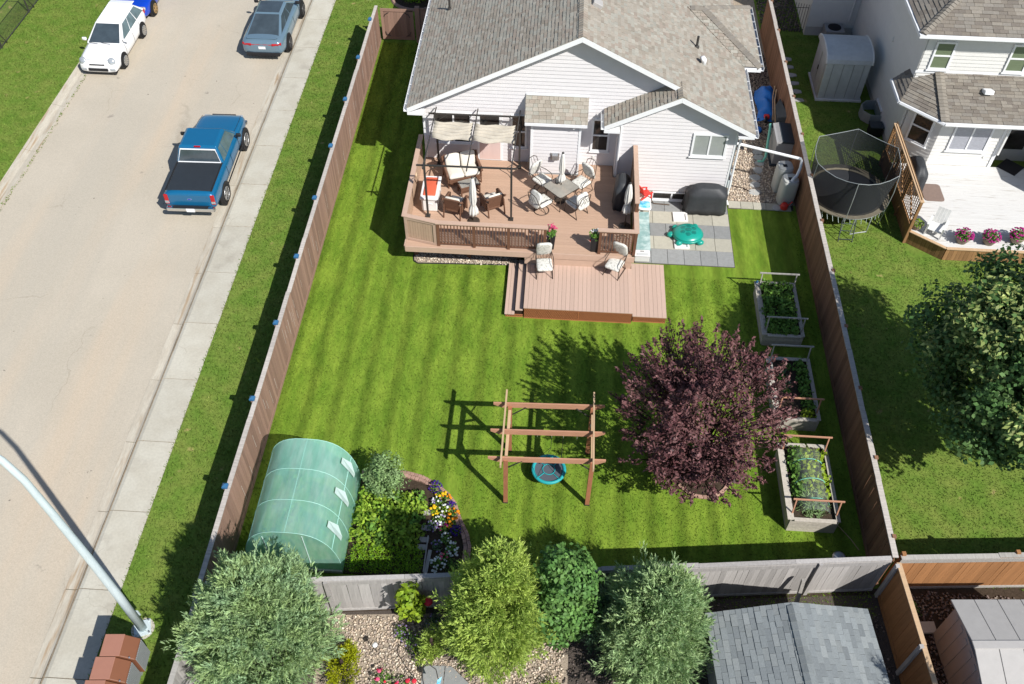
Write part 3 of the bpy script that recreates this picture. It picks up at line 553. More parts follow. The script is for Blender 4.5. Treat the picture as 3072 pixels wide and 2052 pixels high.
MB().box2(0.205, -0.05, 1.56, 1.6, 0.03, 1.68).build('rail', 'fence_brown', t)

# ================================================================ HOUSES
def wallframe(O, U, N):
    O = Vector(O); U = Vector(U).normalized(); N = Vector(N).normalized()
    return lambda u, v, d=0.0: O+U*u+Vector((0, 0, 1))*v+N*d
def wbar(mb, P, u0, v0, d0, u1, v1, d1, mi=0):
    a = [P(u0, v0, d0), P(u1, v0, d0), P(u1, v0, d1), P(u0, v0, d1), P(u0, v1, d0), P(u1, v1, d0), P(u1, v1, d1), P(u0, v1, d1)]
    fs = [(0, 1, 2, 3), (7, 6, 5, 4), (0, 4, 5, 1), (1, 5, 6, 2), (2, 6, 7, 3), (3, 7, 4, 0)]
    n = (a[1]-a[0]).cross(a[4]-a[0])
    if n.dot(a[3]-a[0]) > 0: fs = [f[::-1] for f in fs]
    return mb.add(a, fs, mi)
def siding(parent, P, poly, m, e=0.150, v0=None):
    """lap siding: each course one wedge-shaped board clipped to the wall outline"""
    lo = min(p[1] for p in poly) if v0 is None else v0; hi = max(p[1] for p in poly); v = lo
    while v < hi-0.01:
        q = clip(clip(poly, lambda p: p[1]-v), lambda p: v+e-p[1])
        if len(q) >= 3 and max(p[0] for p in q)-min(p[0] for p in q) > 0.08:
            mb = MB(w=parent); n = len(q)
            f = [P(p[0], p[1], 0.024-0.021*(p[1]-v)/e) for p in q]; b = [P(p[0], p[1], -0.002) for p in q]
            fs = [tuple(range(n))]+[(i, n+i, n+(i+1) % n, (i+1) % n) for i in range(n)]
            nn = (f[1]-f[0]).cross(f[2]-f[0])
            if nn.dot(P(0, 0, 1)-P(0, 0, 0)) < 0: fs = [x[::-1] for x in fs]
            mb.add(f+b, fs); mb.build('siding_board', m, parent)
        v += e
def window(parent, P, u0, v0, u1, v1, glass, kind='slider', fr=0.07, name='window', trim='trim'):
    mb = MB(w=parent); d = 0.065
    wbar(mb, P, u0, v0, 0.004, u0+fr, v1, d); wbar(mb, P, u1-fr, v0, 0.004, u1, v1, d); wbar(mb, P, u0+fr, v1-fr, 0.004, u1-fr, v1, d); wbar(mb, P, u0+fr, v0, 0.004, u1-fr, v0+fr, d)
    wo_ = mb.build(name, trim, parent)
    uu, vv = (u0+u1)/2, (v0+v1)/2; cells = [(u0+fr, v0+fr, u1-fr, v1-fr)]
    if kind == 'slider':
        wbar(mb2 := MB(w=parent), P, uu-0.03, v0+fr, 0.006, uu+0.03, v1-fr, d-0.008); mb2.build('mullion', trim, wo_); cells = [(u0+fr, v0+fr, uu-0.03, v1-fr), (uu+0.03, v0+fr, u1-fr, v1-fr)]
    elif kind == 'hung':
        wbar(mb2 := MB(w=parent), P, u0+fr, vv-0.03, 0.006, u1-fr, vv+0.03, d-0.008); mb2.build('mullion', trim, wo_); cells = [(u0+fr, v0+fr, u1-fr, vv-0.03), (u0+fr, vv+0.03, u1-fr, v1-fr)]
    for (a, b, c, e) in cells: wbar(mb2 := MB(w=parent), P, a, b, 0.02, c, e, 0.034); mb2.build('pane', glass, wo_)
    wbar(mb2 := MB(w=parent), P, u0-0.04, v0-0.05, 0.004, u1+0.04, v0-0.004, 0.09); mb2.build('sill', trim, wo_)
    return wo_
class Roof:
    """collects shingles of several planes; the 300 nearest whole ones become objects, the rest one joined part"""
    def __init__(s, part, mats, e=0.138, widths=(0.15, 0.2, 0.27), th=0.022): s.part = part; s.mats = mats; s.e = e; s.w = widths; s.recs = []; s.th = th
    def plane(s, O, U, V, poly, e=None, weights=None, aligned=None):
        O = Vector(O); U = Vector(U).normalized(); V = Vector(V).normalized(); N = U.cross(V)
        if N.z < 0: N = -N
        e = e or s.e; u0 = min(p[0] for p in poly); u1 = max(p[0] for p in poly); v0 = min(p[1] for p in poly); v1 = max(p[1] for p in poly)
        ar = sum(poly[i][0]*poly[(i+1) % len(poly)][1]-poly[(i+1) % len(poly)][0]*poly[i][1] for i in range(len(poly)))
        pl = poly if ar > 0 else poly[::-1]
        mb = MB(w=s.part); mb.add([O+U*p[0]+V*p[1]-N*0.006 for p in poly], [tuple(range(len(poly)))]); mb.build('underlay', 'underlay', s.part)
        v = v0; row = 0
        while v < v1-0.01:
            u = u0-random.uniform(0, 0.3) if aligned is None else u0-(row % 2)*aligned/2
            while u < u1:
                w_ = random.choice(s.w) if aligned is None else aligned
                q = [(u+0.004, v), (u+w_-0.004, v), (u+w_-0.004, v+e), (u+0.004, v+e)]
                full = all(u0 <= p[0] <= u1 for p in q); c = q
                for i in range(len(pl)):
                    a, b = pl[i], pl[(i+1) % len(pl)]
                    g = lambda p: (b[0]-a[0])*(p[1]-a[1])-(b[1]-a[1])*(p[0]-a[0])
                    if any(g(p) < 0 for p in c): full = False; c = clip(c, g)
                    if len(c) < 3: break
                if len(c) >= 3: s.recs.append((O, U, V, N, c, v, e, w_, full, random.randrange(len(s.mats)), random.uniform(-0.012, 0.014)))
                u += w_
            v += e; row += 1
    def poly3(s, pts, e=None):
        P = [Vector(p) for p in pts]; U = (P[1]-P[0]).normalized(); N = (P[1]-P[0]).cross(P[2]-P[0]).normalized(); V = N.cross(U)
        if V.z < 0: V = -V
        s.plane(P[0], U, V, [((p-P[0]).dot(U), (p-P[0]).dot(V)) for p in P], e)
    def finish(s, limit=300):
        I = WM[s.part].inverted()
        def pos(r): c = r[4]; return r[0]+r[1]*(sum(p[0] for p in c)/len(c))+r[2]*(sum(p[1] for p in c)/len(c))
        d = sorted(range(len(s.recs)), key=lambda i: (pos(s.recs[i])-Vector(CAM)).length if s.recs[i][8] else 1e9)
        near = set(i for i in d[:limit] if s.recs[i][8]); V_ = MB(w=s.part)
        for i, (O, U, V, N, c, v, e, w_, full, mi, dz) in enumerate(s.recs):
            if i in near:
                key = 'shingle_%s_%.3f_%.3f' % (s.mats[mi], w_, e)
                if key not in _mesh_cache:
                    t = s.th; me = bpy.data.meshes.new('shingle'); a = w_-0.008
                    me.from_pydata([(0, 0, t), (a, 0, t), (a, e, 0.003), (0, e, 0.003), (0, 0, -0.004), (a, 0, -0.004), (a, e, -0.004), (0, e, -0.004)], [], [(0, 1, 2, 3), (4, 5, 1, 0), (5, 6, 2, 1), (7, 4, 0, 3), (6, 7, 3, 2), (7, 6, 5, 4)])
                    me.materials.append(MT[s.mats[mi]]); _mesh_cache[key] = me
                p = O+U*c[0][0]+V*c[0][1]+N*max(0, dz)
                Uo = U if U.cross(V).dot(N) > 0 else -U
                if Uo is not U: p = p+U*(w_-0.008)
                M = Matrix(((Uo.x, V.x, N.x, p.x), (Uo.y, V.y, N.y, p.y), (Uo.z, V.z, N.z, p.z), (0, 0, 0, 1)))
                inst('shingle', _mesh_cache[key], s.part, I @ M)
            else:
                n = len(c); f = [O+U*p[0]+V*p[1]+N*(s.th-(s.th-0.003)*(p[1]-v)/e+max(0, dz)) for p in c]; b = [O+U*p[0]+V*p[1]-N*0.004 for p in c]
                fs = [tuple(range(n))]+[(k, n+k, n+(k+1) % n, (k+1) % n) for k in range(n)]
                if (f[1]-f[0]).cross(f[2]-f[0]).dot(N) < 0: fs = [x[::-1] for x in fs]
                V_.add(f+b, fs, mi)
        stuff(V_.build('shingles', s.mats, s.part))
def ridge_caps(part, A, B, mats, wid=0.15, step=0.155, tilt=0.45):
    A = Vector(A); B = Vector(B); L = (B-A).length; d = (B-A).normalized(); sd = d.cross(Vector((0, 0, 1))).normalized(); up = sd.cross(d); k = int(L/step)
    mb = MB(w=part)
    for i in range(k):
        p = A+d*(i*step); q = A+d*((i+1)*step+0.02); mi = random.randrange(len(mats))
        for s_ in (-1, 1):
            a = [p+up*0.060, p+sd*s_*wid-up*wid*tilt+up*0.050, q+sd*s_*wid-up*wid*tilt+up*0.026, q+up*0.034]
            b = [x-up*0.05 for x in a]
            fs = [(0, 1, 2, 3), (0, 4, 5, 1), (1, 5, 6, 2)]
            if (a[1]-a[0]).cross(a[2]-a[0]).dot(up) < 0: fs = [f[::-1] for f in fs]
            mb.add(a+b, fs, mi)
    return stuff(mb.build('ridge_caps', mats, part))
SH = ['shingle%d' % i for i in range(7)]; BSH = ['brownshingle%d' % i for i in range(4)]; SSH = ['slateshingle%d' % i for i in range(4)]

# ---------------------------------------------------------------- our bungalow
H = thing('house', 'white sided bungalow with a broad taupe shingled gable roof above the deck', 'house', (0.7, 35, 0))
XA, ZA, SL = 0.67, 6.72, 0.51
rz_ = lambda x: ZA-SL*abs(x-XA)
YW, YW2, YB = 27.76, 27.15, 46.0
mb = MB(w=H)
mb.ext([(-4.95, YW+0.01, 0), (6.45, YW+0.01, 0), (6.45, YW+0.01, rz_(6.45)-0.17), (XA, YW+0.01, ZA-0.17), (-4.95, YW+0.01, rz_(-4.95)-0.17)], (0, YB-YW, 0))
mb.build('wall', 'wall_core', H)
MB(w=H).box2(2.2, YW2+0.01, 0.0, 6.45, YW, 0.5).build('foundation', 'concrete', H)
MB(w=H).ext([(2.21, YW2+0.01, 0.505), (6.44, YW2+0.01, 0.505), (6.44, YW2+0.01, 3.55), (4.19, YW2+0.01, 4.74), (2.21, YW2+0.01, 3.70)], (0, YW-YW2, 0)).build('wing_wall', 'wall_core', H)
PM = wallframe((0, YW, 0), (1, 0, 0), (0, -1, 0)); P2 = wallframe((0, YW2, 0), (1, 0, 0), (0, -1, 0))
PS = wallframe((2.2, YW, 0), (0, -1, 0), (-1, 0, 0)); PE = wallframe((-4.95, YB, 0), (0, -1, 0), (-1, 0, 0))
siding(H, PM, [(-4.93, 1.05), (2.18, 1.05), (2.18, 3.72), (4.15, 4.72), (4.1, rz_(4.1)-0.2), (XA, ZA-0.2), (-4.93, rz_(-4.93)-0.2)], 'siding')
siding(H, P2, [(2.22, 0.5), (6.43, 0.5), (6.43, 3.5), (4.19, 4.68), (2.22, 3.64)], 'siding')
siding(H, PS, [(0.0, 1.05), (0.60, 1.05), (0.60, 3.55), (0.0, 3.55)], 'siding')
siding(H, PE, [(0, 0.5), (YB-YW-0.02, 0.5), (YB-YW-0.02, 3.4), (0, 3.4)], 'siding', e=0.236)
for P, u in ((PM, -4.95), (P2, 2.2), (P2, 6.36)):
    wbar(mb := MB(w=H), P, u, 0.5, 0.003, u+0.09, 3.5, 0.030); mb.build('corner_board', 'trim', H)
# chimney chase with its own little roof
MB(w=H).box2(-0.92, 27.16, 1.0, 0.82, YW, 3.5).build('chimney_chase', 'wall_core', H)
PC = wallframe((0, 27.15, 0), (1, 0, 0), (0, -1, 0)); siding(H, PC, [(-0.92, 1.1), (0.82, 1.1), (0.82, 3.5), (-0.92, 3.5)], 'siding')
for s_, x in ((-1, -0.92), (1, 0.82)):
    PX = wallframe((x, YW if s_ < 0 else 27.16, 0), (0, -1 if s_ < 0 else 1, 0), (s_, 0, 0)); siding(H, PX, [(0, 1.1), (0.6, 1.1), (0.6, 3.5), (0, 3.5)], 'siding')
    wbar(mb := MB(w=H), PC, x-0.04 if s_ < 0 else x-0.045, 1.1, 0.017, x+0.045 if s_ < 0 else x+0.04, 3.42, 0.032); mb.build('corner_board', 'trim', H)
roof = MB(w=H).ext([(-1.16, 26.95, 3.46), (-1.16, 27.75, 4.06), (-1.16, 27.75, 3.46)], (2.2, 0, 0)).build('chimney_roof', 'trim', H)
rf = Roof(roof, SH, 0.14, (0.16, 0.2, 0.26)); vv_ = Vector((0, 0.83, 0.62)); rf.plane((-1.18, 26.93, 3.475), (1, 0, 0), vv_, [(0, 0), (2.24, 0), (2.24, 1.02), (0, 1.02)]); rf.finish(300)
MB(w=H).box2(-1.17, 26.90, 3.36, 1.05, 26.93, 3.47).build('fascia', 'trim', H)
MB(w=H).box2(-1.17, 27.70, 4.09, 1.05, 27.745, 4.15).build('flashing', 'trim', H)
# main roof
YE, YE2 = 27.27, 26.72
roof = MB(w=H)
lo = lambda x: rz_(x)-0.16
roof.ext([(-5.40, YE+0.03, rz_(-5.40)-0.03), (XA, YE+0.03, ZA-0.03), (XA, YE+0.03, ZA-0.16), (-5.40, YE+0.03, rz_(-5.40)-0.16)], (0, YB+0.5-YE, 0))
roof.ext([(6.90, YE+0.03, rz_(6.90)-0.03), (XA, YE+0.03, ZA-0.03), (XA, YE+0.03, ZA-0.16), (6.90, YE+0.03, rz_(6.90)-0.16)], (0, YB+0.5-YE, 0))
roof.ext([(6.90, YE2+0.03, rz_(6.90)-0.03), (4.19, YE2+0.03, 4.89), (4.19, YE2+0.03, 4.76), (6.90, YE2+0.03, rz_(6.90)-0.16)], (0, YE-YE2-0.003, 0))
roof.ext([(1.66, YE2+0.03, 3.59), (4.19, YE2+0.03, 4.885), (4.19, YE2+0.03, 4.755), (1.66, YE2+0.03, 3.46)], (0, YW-YE2-0.04, 0))
roof = roof.build('roof', 'soffit', H)
rf = Roof(roof, SH)
LS = math.hypot(6.09, 3.1059)
rf.plane((-5.42, YE, rz_(-5.42)), (0, 1, 0), (6.09, 0, 3.106), [(0, 0), (18.5, 0), (18.5, LS), (0, LS)])
LR = math.hypot(6.25, 3.1875); L2 = math.hypot(2.73, 1.392)
rf.plane((6.92, YE2, rz_(6.92)), (0, 1, 0), (-6.25, 0, 3.1875), [(0, 0), (0.55, 0), (0.55, L2), (0, L2)])
rf.plane((6.92, YE2, rz_(6.92)), (0, 1, 0), (-6.25, 0, 3.1875), [(0.55, 0), (19, 0), (19, LR), (0.55, LR)])
L3 = math.hypot(2.55, 1.30); rf.plane((1.64, YE2, 3.62), (0, 1, 0), (2.55, 0, 1.30), [(0, 0), (1.02, 0), (1.02, L3), (0, L3)])
# hipped bump-out on the right
ex, ez, y0, y1, ap = 7.55, rz_(6.92)+0.02, 30.9, 35.3, 2.2; zt = ez+SL*ap
k = math.hypot(1, SL)
rf.plane((ex, y0, ez), (0, 1, 0), (-1, 0, SL), [(0, 0), (4.4, 0), (2.2, 2.2*k)])
rf.plane((6.9, y0, ez), (1, 0, 0), (0, 1, SL), [(0, 0), (0.65, 0), (-1.55, 2.2*k), (-2.15, 2.2*k)])
rf.plane((6.9, y1, ez), (1, 0, 0), (0, -1, SL), [(0, 0), (0.65, 0), (-1.55, 2.2*k), (-2.15, 2.2*k)])
rf.finish(300)
ridge_caps(roof, (XA, YE, ZA), (XA, YB, ZA), SH[:3]+SH[4:5]); ridge_caps(roof, (4.19, YE2, 4.93), (4.19, YW-0.1, 4.93), SH[:3])
ridge_caps(roof, (ex, y0, ez), (ex-ap, y0+ap, zt), [BSH[1], BSH[3]], 0.15, tilt=0.34); ridge_caps(roof, (ex, y1, ez), (ex-ap, y0+ap, zt), [BSH[1], BSH[3]], 0.15, tilt=0.34); ridge_caps(roof, (ex-ap, y0+ap, zt), (4.78, y0+ap, zt), [BSH[1], BSH[3]], 0.15)
# rake boards, soffits, gutters
def rake(x0, z0, x1, z1, y, hh=0.20, name='rake_board'):
    MB(w=H).ext([(x0, y, z0-0.005), (x1, y, z1-0.005), (x1, y, z1-hh), (x0, y, z0-hh)], (0, 0.028, 0)).build(name, 'trim', H)
rake(-5.42, rz_(-5.42), XA, ZA, YE-0.004); rake(XA+0.002, ZA, 4.4, rz_(4.4), YE-0.004)
rake(1.64, 3.62, 4.188, 4.92, YE2-0.004); rake(4.192, 4.92, 6.92, rz_(6.92), YE2-0.004)
MB(w=H).add([(-5.38, YE+0.03, 3.44), (-4.9, YE+0.03, 3.44), (-4.9, YW, 3.44), (-5.38, YW, 3.44)], [(0, 1, 2, 3)]).build('soffit', 'trim', H)
for xa, xb, yy, yb in ((-5.42, -4.86, YE, YW), (1.64, 2.2, YE2, YW2), (6.36, 6.92, YE2, YW2)):
    MB(w=H).box2(xa, yy-0.002, 3.33, xb, yy+0.035, 3.43).build('eave_return', 'trim', H)
    MB(w=H).box2(xa, yy+0.04, 3.34, xb, yb, 3.37).build('eave_soffit', 'trim', H)
def gutter(x, ya, yb, z, side, name='gutter'):
    mb = MB(w=H); o = side*0.11
    mb.ext([(x, ya, z-0.10), (x+o, ya, z-0.10), (x+o, ya, z+0.02), (x+o-side*0.012, ya, z+0.02), (x+o-side*0.012, ya, z-0.085), (x+side*0.0, ya, z-0.085)], (0, yb-ya, 0)); g_ = mb.build(name, 'trim', H)
    for q in range(int((yb-ya)/0.6)): MB(w=H).box2(min(x, x+o), ya+0.3+0.6*q, z+0.005, max(x, x+o), ya+0.325+0.6*q, z+0.018).build('gutter_hanger', 'trim', g_)
gutter(-5.43, YE-0.02, 45, 3.58, -1); gutter(6.93, YE2-0.02, 30.86, 3.50, 1); gutter(7.57, 30.86, 35.3, 3.52, 1); gutter(1.63, YE2-0.02, 27.6, 3.58, -1)
MB(w=H).box2(6.93, 30.83, 3.38, 7.57, 30.87, 3.54).build('fascia', 'trim', H)
MB(w=H).box2(6.45, 30.9, 0.4, 7.1, 35.3, 3.4).build('bump_out_wall', 'siding', H)
# openings of the back wall
window(H, PM, -4.5, 1.85, -3.15, 3.2, 'glass_dark')
mb = MB(w=H); wbar(mb, PM, -2.95, 1.12, 0.004, -2.03, 3.22, 0.036); d_ = mb.build('door', 'trim', H)
wbar(mb := MB(w=H), PM, -2.88, 1.16, 0.0365, -2.10, 2.55, 0.047); mb.build('door_panel', 'door_pink', d_)
for q in range(2): wbar(mb := MB(w=H), PM, -2.78+0.37*q, 1.3, 0.0475, -2.55+0.37*q, 2.4, 0.054); mb.build('raised_panel', 'door_pink', d_)
wbar(mb := MB(w=H), PM, -2.84, 2.6, 0.0365, -2.14, 3.14, 0.046); mb.build('pane', 'glass_dark', d_)
window(H, PM, -1.72, 1.75, -1.12, 3.2, 'glass_dark', 'hung'); window(H, PM, 1.25, 1.75, 1.92, 3.2, 'glass_dark', 'hung')
window(H, P2, 4.85, 2.2, 6.1, 3.2, 'glass_pale')
window(H, P2, 3.72, 0.10, 5.2, 0.46, 'glass_dark', fr=0.04, name='basement_window')
mb = MB(w=H); wbar(mb, PC, -0.2, 1.75, 0.017, 0.12, 2.05, 0.05); v_ = mb.build('gas_vent', 'steel', H)
wbar(mb := MB(w=H), PC, -0.14, 1.80, 0.051, 0.06, 2.0, 0.16); mb.build('vent_box', 'steel', v_)
wbar(mb := MB(w=H), PM, 1.36, 1.40, 0.017, 1.44, 1.52, 0.04); mb.build('outlet', 'trim_dirty', H)
MB(w=H).tube([(0.55, 27.10, 3.30), (0.60, 26.98, 3.26)], 0.05, 8).build('floodlight', 'trim', H)
MB(w=H).tube([(2.26, 27.08, 3.4), (2.26, 27.08, 1.2)], 0.04, 6).build('downspout', 'trim', H)
MB(w=H).tube([(6.52, 27.07, 3.3), (6.52, 27.07, 0.3), (6.6, 26.98, 0.1)], 0.04, 6).build('downspout', 'trim', H)
# roof fittings
def on_roof(x, y, name, f):
    z = rz_(x); mb = MB(w=H); f(mb, x, y, z); return mb
on_roof(-4.5, 33.2, '', lambda m, x, y, z: (m.lathe([(0.10, -0.05), (0.09, 0.05), (0.045, 0.08), (0.045, 0.45)], (x, y, z), 10))).build('roof_stack', 'black_metal', H)
on_roof(4.95, 30.5, '', lambda m, x, y, z: (m.lathe([(0.10, -0.05), (0.09, 0.05), (0.045, 0.08), (0.045, 0.45)], (x, y, z), 10))).build('roof_stack', 'black_metal', H)
on_roof(1.12, 29.7, '', lambda m, x, y, z: (m.box((x+0.03, y, z+0.08), (0.36, 0.36, 0.16), ry=0.47))).build('box_vent', 'resin_taupe', H, bevel=0.02)
on_roof(5.15, 29.6, '', lambda m, x, y, z: (m.tube([(x, y, z-0.05), (x, y, z+0.16), (x-0.05, y-0.05, z+0.24), (x-0.12, y-0.08, z+0.22)], [0.10, 0.10, 0.11, 0.11], 10))).build('gooseneck_vent', 'trim', H, smooth=True)
# long white rainwater pipe to the tanks
t = tag(MB().tube([(6.50, 28.35, 1.95), (6.75, 28.33, 1.93), (9.06, 27.78, 1.78), (9.10, 27.74, 1.70), (9.08, 27.6, 1.5), (8.98, 27.42, 1.28), (8.86, 27.3, 1.24), (8.80, 27.26, 1.14)], 0.055, 10).build('rain_pipe', 'trim'), 'white downpipe bridging from house corner to the water tanks', 'pipe')

# ---------------------------------------------------------------- neighbour's two-storey house
N2 = thing('neighbour_house', 'tall white sided house with brown roofs and a bay over a white deck', 'house', (19, 37, 0))
XW, YU, ZE = 13.35, 31.0, 5.35
MB(w=N2).box2(XW+0.01, YU+0.01, 0, 25, 44, ZE).build('wall', 'wall_core', N2)
PU = wallframe((0, YU, 0), (1, 0, 0), (0, -1, 0)); PWst = wallframe((XW, 44, 0), (0, -1, 0), (-1, 0, 0))
siding(N2, PU, [(XW+0.02, 3.0), (24.9, 3.0), (24.9, ZE-0.05), (XW+0.02, ZE-0.05)], 'siding2')
siding(N2, PWst, [(0, 0.3), (44-30.38, 0.3), (44-30.38, 2.75), (44-YU, 2.75), (44-YU, ZE-0.05), (0, ZE-0.05)], 'siding2')
bay = [(XW+0.01, 30.36), (14.41, 29.46), (16.8, 29.46), (16.8, 30.6), (25, 30.6), (25, YU), (XW+0.01, YU)]
MB(w=N2).prism(bay, 0, 2.8).build('bay', 'wall_core', N2)
PA = wallframe((XW, 30.35, 0), (14.4-XW, -0.9, 0), (-0.9, -(14.4-XW), 0)); LA = math.hypot(14.4-XW, 0.9)
siding(N2, PA, [(0, 0.55), (LA, 0.55), (LA, 2.8), (0, 2.8)], 'siding2')
PF = wallframe((0, 29.45, 0), (1, 0, 0), (0, -1, 0)); siding(N2, PF, [(14.4, 0.55), (16.8, 0.55), (16.8, 2.8), (14.4, 2.8)], 'siding2')
window(N2, PA, 0.28, 1.2, 1.12, 2.62, 'glass_dark', 'hung'); window(N2, PF, 14.9, 1.25, 16.35, 2.6, 'curtain')
window(N2, PU, 13.68, 3.75, 14.42, 4.9, 'blind', 'hung'); window(N2, PU, 16.45, 3.75, 17.2, 4.9, 'blind', 'hung'); window(N2, PU, 20, 3.75, 20.8, 4.9, 'blind', 'hung')
MB(w=N2).box2(16.74, 29.40, 0.55, 16.86, 29.52, 2.8).build('corner_board', 'trim', N2)
MB(w=N2).box2(17.0, 30.54, 0.6, 18.4, 30.6, 2.65).build('patio_door', 'glass_dark', N2); MB(w=N2).box2(16.9, 30.52, 0.58, 17.0, 30.61, 2.7).build('door_jamb', 'trim', N2)
MB(w=N2).box2(18.9, 26.9, 0, 25, 30.6, 3.0).build('shade_block', 'siding2', N2)  # unseen wall block, added to cast shade on the white deck
MB(w=N2).box2(16.83, 29.3, 1.2, 16.9, 29.46, 2.6).build('screen_frame', 'trim_dirty', N2)
MB(w=N2).box2(16.42, 29.41, 0.95, 16.5, 29.44, 1.05).build('outlet', 'trim_dirty', N2)
# garage part behind
MB(w=N2).box2(11.2, 39.35, 0, XW, 44, 4.2).build('garage_wall', 'wall_core', N2)
siding(N2, wallframe((0, 39.34, 0), (1, 0, 0), (0, -1, 0)), [(11.2, 0.45), (XW-0.02, 0.45), (XW-0.02, 4.2), (11.2, 4.2)], 'siding2')
# roofs
roof = MB(w=N2); E = 0.5
roof.prism([(XW-E, YU-E), (25.5, YU-E), (25.5, 44.5), (XW-E, 44.5)], ZE-0.05, ZE+0.09); roof = roof.build('roof', 'trim', N2)
rf = Roof(roof, BSH, 0.15, (0.22, 0.3, 0.38)); sl2 = 0.5; k = math.hypot(1, sl2); O_ = (XW-E-0.02, YU-E-0.02, ZE+0.095)
rf.plane(O_, (1, 0, 0), (0, 1, sl2), [(0, 0), (12, 0), (12, 5*k), (5, 5*k)]); rf.plane(O_, (0, 1, 0), (1, 0, sl2), [(0, 0), (13, 0), (13, 5*k), (5, 5*k)]); rf.finish(220)
ridge_caps(roof, (XW-E, YU-E, ZE+0.12), (XW-E+5, YU-E+5, ZE+0.12+5*sl2), BSH[1:2], 0.14, tilt=0.3)
for (x0, y0, x1, y1) in ((XW-E-0.10, YU-E-0.10, 25, YU-E-0.003), (XW-E-0.10, YU-E, XW-E-0.003, 44)): MB(w=N2).box2(x0, y0, ZE-0.03, x1, y1, ZE+0.085).build('gutter', 'trim', N2)
mb = MB(w=N2); ev = [(12.85, YU+0.6), (12.85, 30.15), (14.2, 28.92), (18.6, 28.92), (18.6, YU), (XW, YU), (XW, YU+0.6)]
mb.prism(ev, 2.72, 2.86); broof = mb.build('bay_roof', 'trim', N2)
rf = Roof(broof, BSH, 0.15, (0.22, 0.3, 0.38)); zt, yt = 3.60, YU
sl3 = (zt-2.87)/(yt-28.92); k3 = math.hypot(1, sl3); Lf = (yt-28.92)*k3
rf.plane((14.18, 28.90, 2.87), (1, 0, 0), (0, 1, sl3), [(0, 0), (4.4, 0), (4.4, Lf), (0.0, Lf)])
A_, B_, C_ = Vector((12.84, 30.13, 2.87)), Vector((14.19, 28.9, 2.87)), Vector((14.19, YU, 2.87+(YU-28.9)*sl3)); nn_ = (B_-A_).cross(C_-A_)
zp = lambda x, y_: A_.z-(nn_.x*(x-A_.x)+nn_.y*(y_-A_.y))/nn_.z
D4 = Vector((XW, YU, zp(XW, YU)))
rf.poly3([A_, B_, C_, D4]); rf.poly3([(12.84, YU+0.6, 2.87), A_, D4, (XW, YU+0.6, D4.z)])
rf.finish(200)
ridge_caps(broof, (14.19, 28.91, 2.90), (14.19, YU, 3.64), BSH[1:2], 0.16, tilt=0.12)
for a, b in (((12.80, YU+0.6), (12.80, 30.12)), ((12.82, 30.10), (14.19, 28.86)), ((14.2, 28.86), (18.6, 28.86))):
    MB(w=N2).tube([(a[0], a[1], 2.80), (b[0], b[1], 2.80)], 0.075, 6).build('gutter', 'trim', N2)
MB(w=N2).box2(13.3, YU-0.04, 3.58, 18.6, YU-0.018, 3.66).build('flashing', 'trim', N2)
MB(w=N2).box((15.85, 30.15, 3.42), (0.34, 0.34, 0.16), rx=-0.3).build('box_vent', 'trim', N2, bevel=0.03)
MB(w=N2).tube([(XW-0.06, 30.42, 2.7), (XW-0.06, 30.42, 0.35), (XW-0.12, 30.34, 0.15)], 0.04, 6).build('downspout', 'trim_dirty', N2)
MB(w=N2).tube([(13.25, 39.3, 4.6), (13.25, 39.3, 3.4), (13.05, 39.28, 3.1), (13.05, 39.28, 0.8)], 0.05, 6).build('downspout', 'trim_dirty', N2)
MB(w=N2).box((XW-0.02, 34.2, 3.0), (0.05, 0.16, 0.16), rx=R(45)).build('wall_vent', 'trim_dirty', N2)

# ================================================================ DECK
ZD = 1.10
DK = thing('deck', 'pinkish-tan composite deck with brown balustrade stepping down to a platform', 'deck', (-1.1, 25, 0))
def dboard(x0, y0, x1, y1, z, th=0.03, m='deckboard', name='deck_board'): return MB(w=DK).box2(x0, y0, z-th, x1, y1, z).build(name, m, DK)
y = 22.86; bwid = 0.140
while y < 27.70:
    segs = [(-5.05, 2.78)] if y < 27.02 else [(-4.93, -0.97), (0.87, 2.15)]
    for a, b in segs: dboard(a, y, b, min(y+bwid-0.006, 27.73), ZD)
    y += bwid
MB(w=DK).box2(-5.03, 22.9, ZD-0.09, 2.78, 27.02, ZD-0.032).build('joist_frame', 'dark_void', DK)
MB(w=DK).box2(-5.06, 22.80, ZD-0.235, 2.88, 22.855, ZD-0.004).build('fascia', 'deckrail', DK)
MB(w=DK).box2(-5.10, 22.86, ZD-0.235, -5.055, 27.7, ZD-0.004).build('fascia', 'deckrail', DK)
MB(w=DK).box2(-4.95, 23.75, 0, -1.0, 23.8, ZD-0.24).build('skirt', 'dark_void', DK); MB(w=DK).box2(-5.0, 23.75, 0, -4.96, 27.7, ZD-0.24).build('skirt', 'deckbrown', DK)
MB(w=DK).box2(-0.9, 22.84, 0.53, 2.80, 22.885, ZD-0.24).build('riser', 'deckrail', DK)
for x in (-4.9, -3.0, -1.2): MB(w=DK).box2(x, 23.5, 0, x+0.14, 23.64, ZD-0.1).build('support_post', 'deckbrown', DK)
# rails
ZR = 2.14
def railseg(a, b, z, wd=0.17): 
    a = Vector((*a, z)); b = Vector((*b, z)); d = (b-a).normalized(); n = Vector((-d.y, d.x, 0))*wd/2
    MB(w=DK).ext([a-n, b-n, b+n, a+n], (0, 0, 0.035)).build('cap_rail', 'deckrail', DK)
railseg((-5.06, 27.7), (-5.06, 23.18), ZR); railseg((-5.10, 23.25), (-3.88, 22.95), ZR+0.002); railseg((-3.96, 22.95), (-0.14, 22.95), ZR); railseg((1.55, 22.97), (2.93, 22.97), ZR); railseg((2.85, 23.06), (2.85, 24.0), ZR)
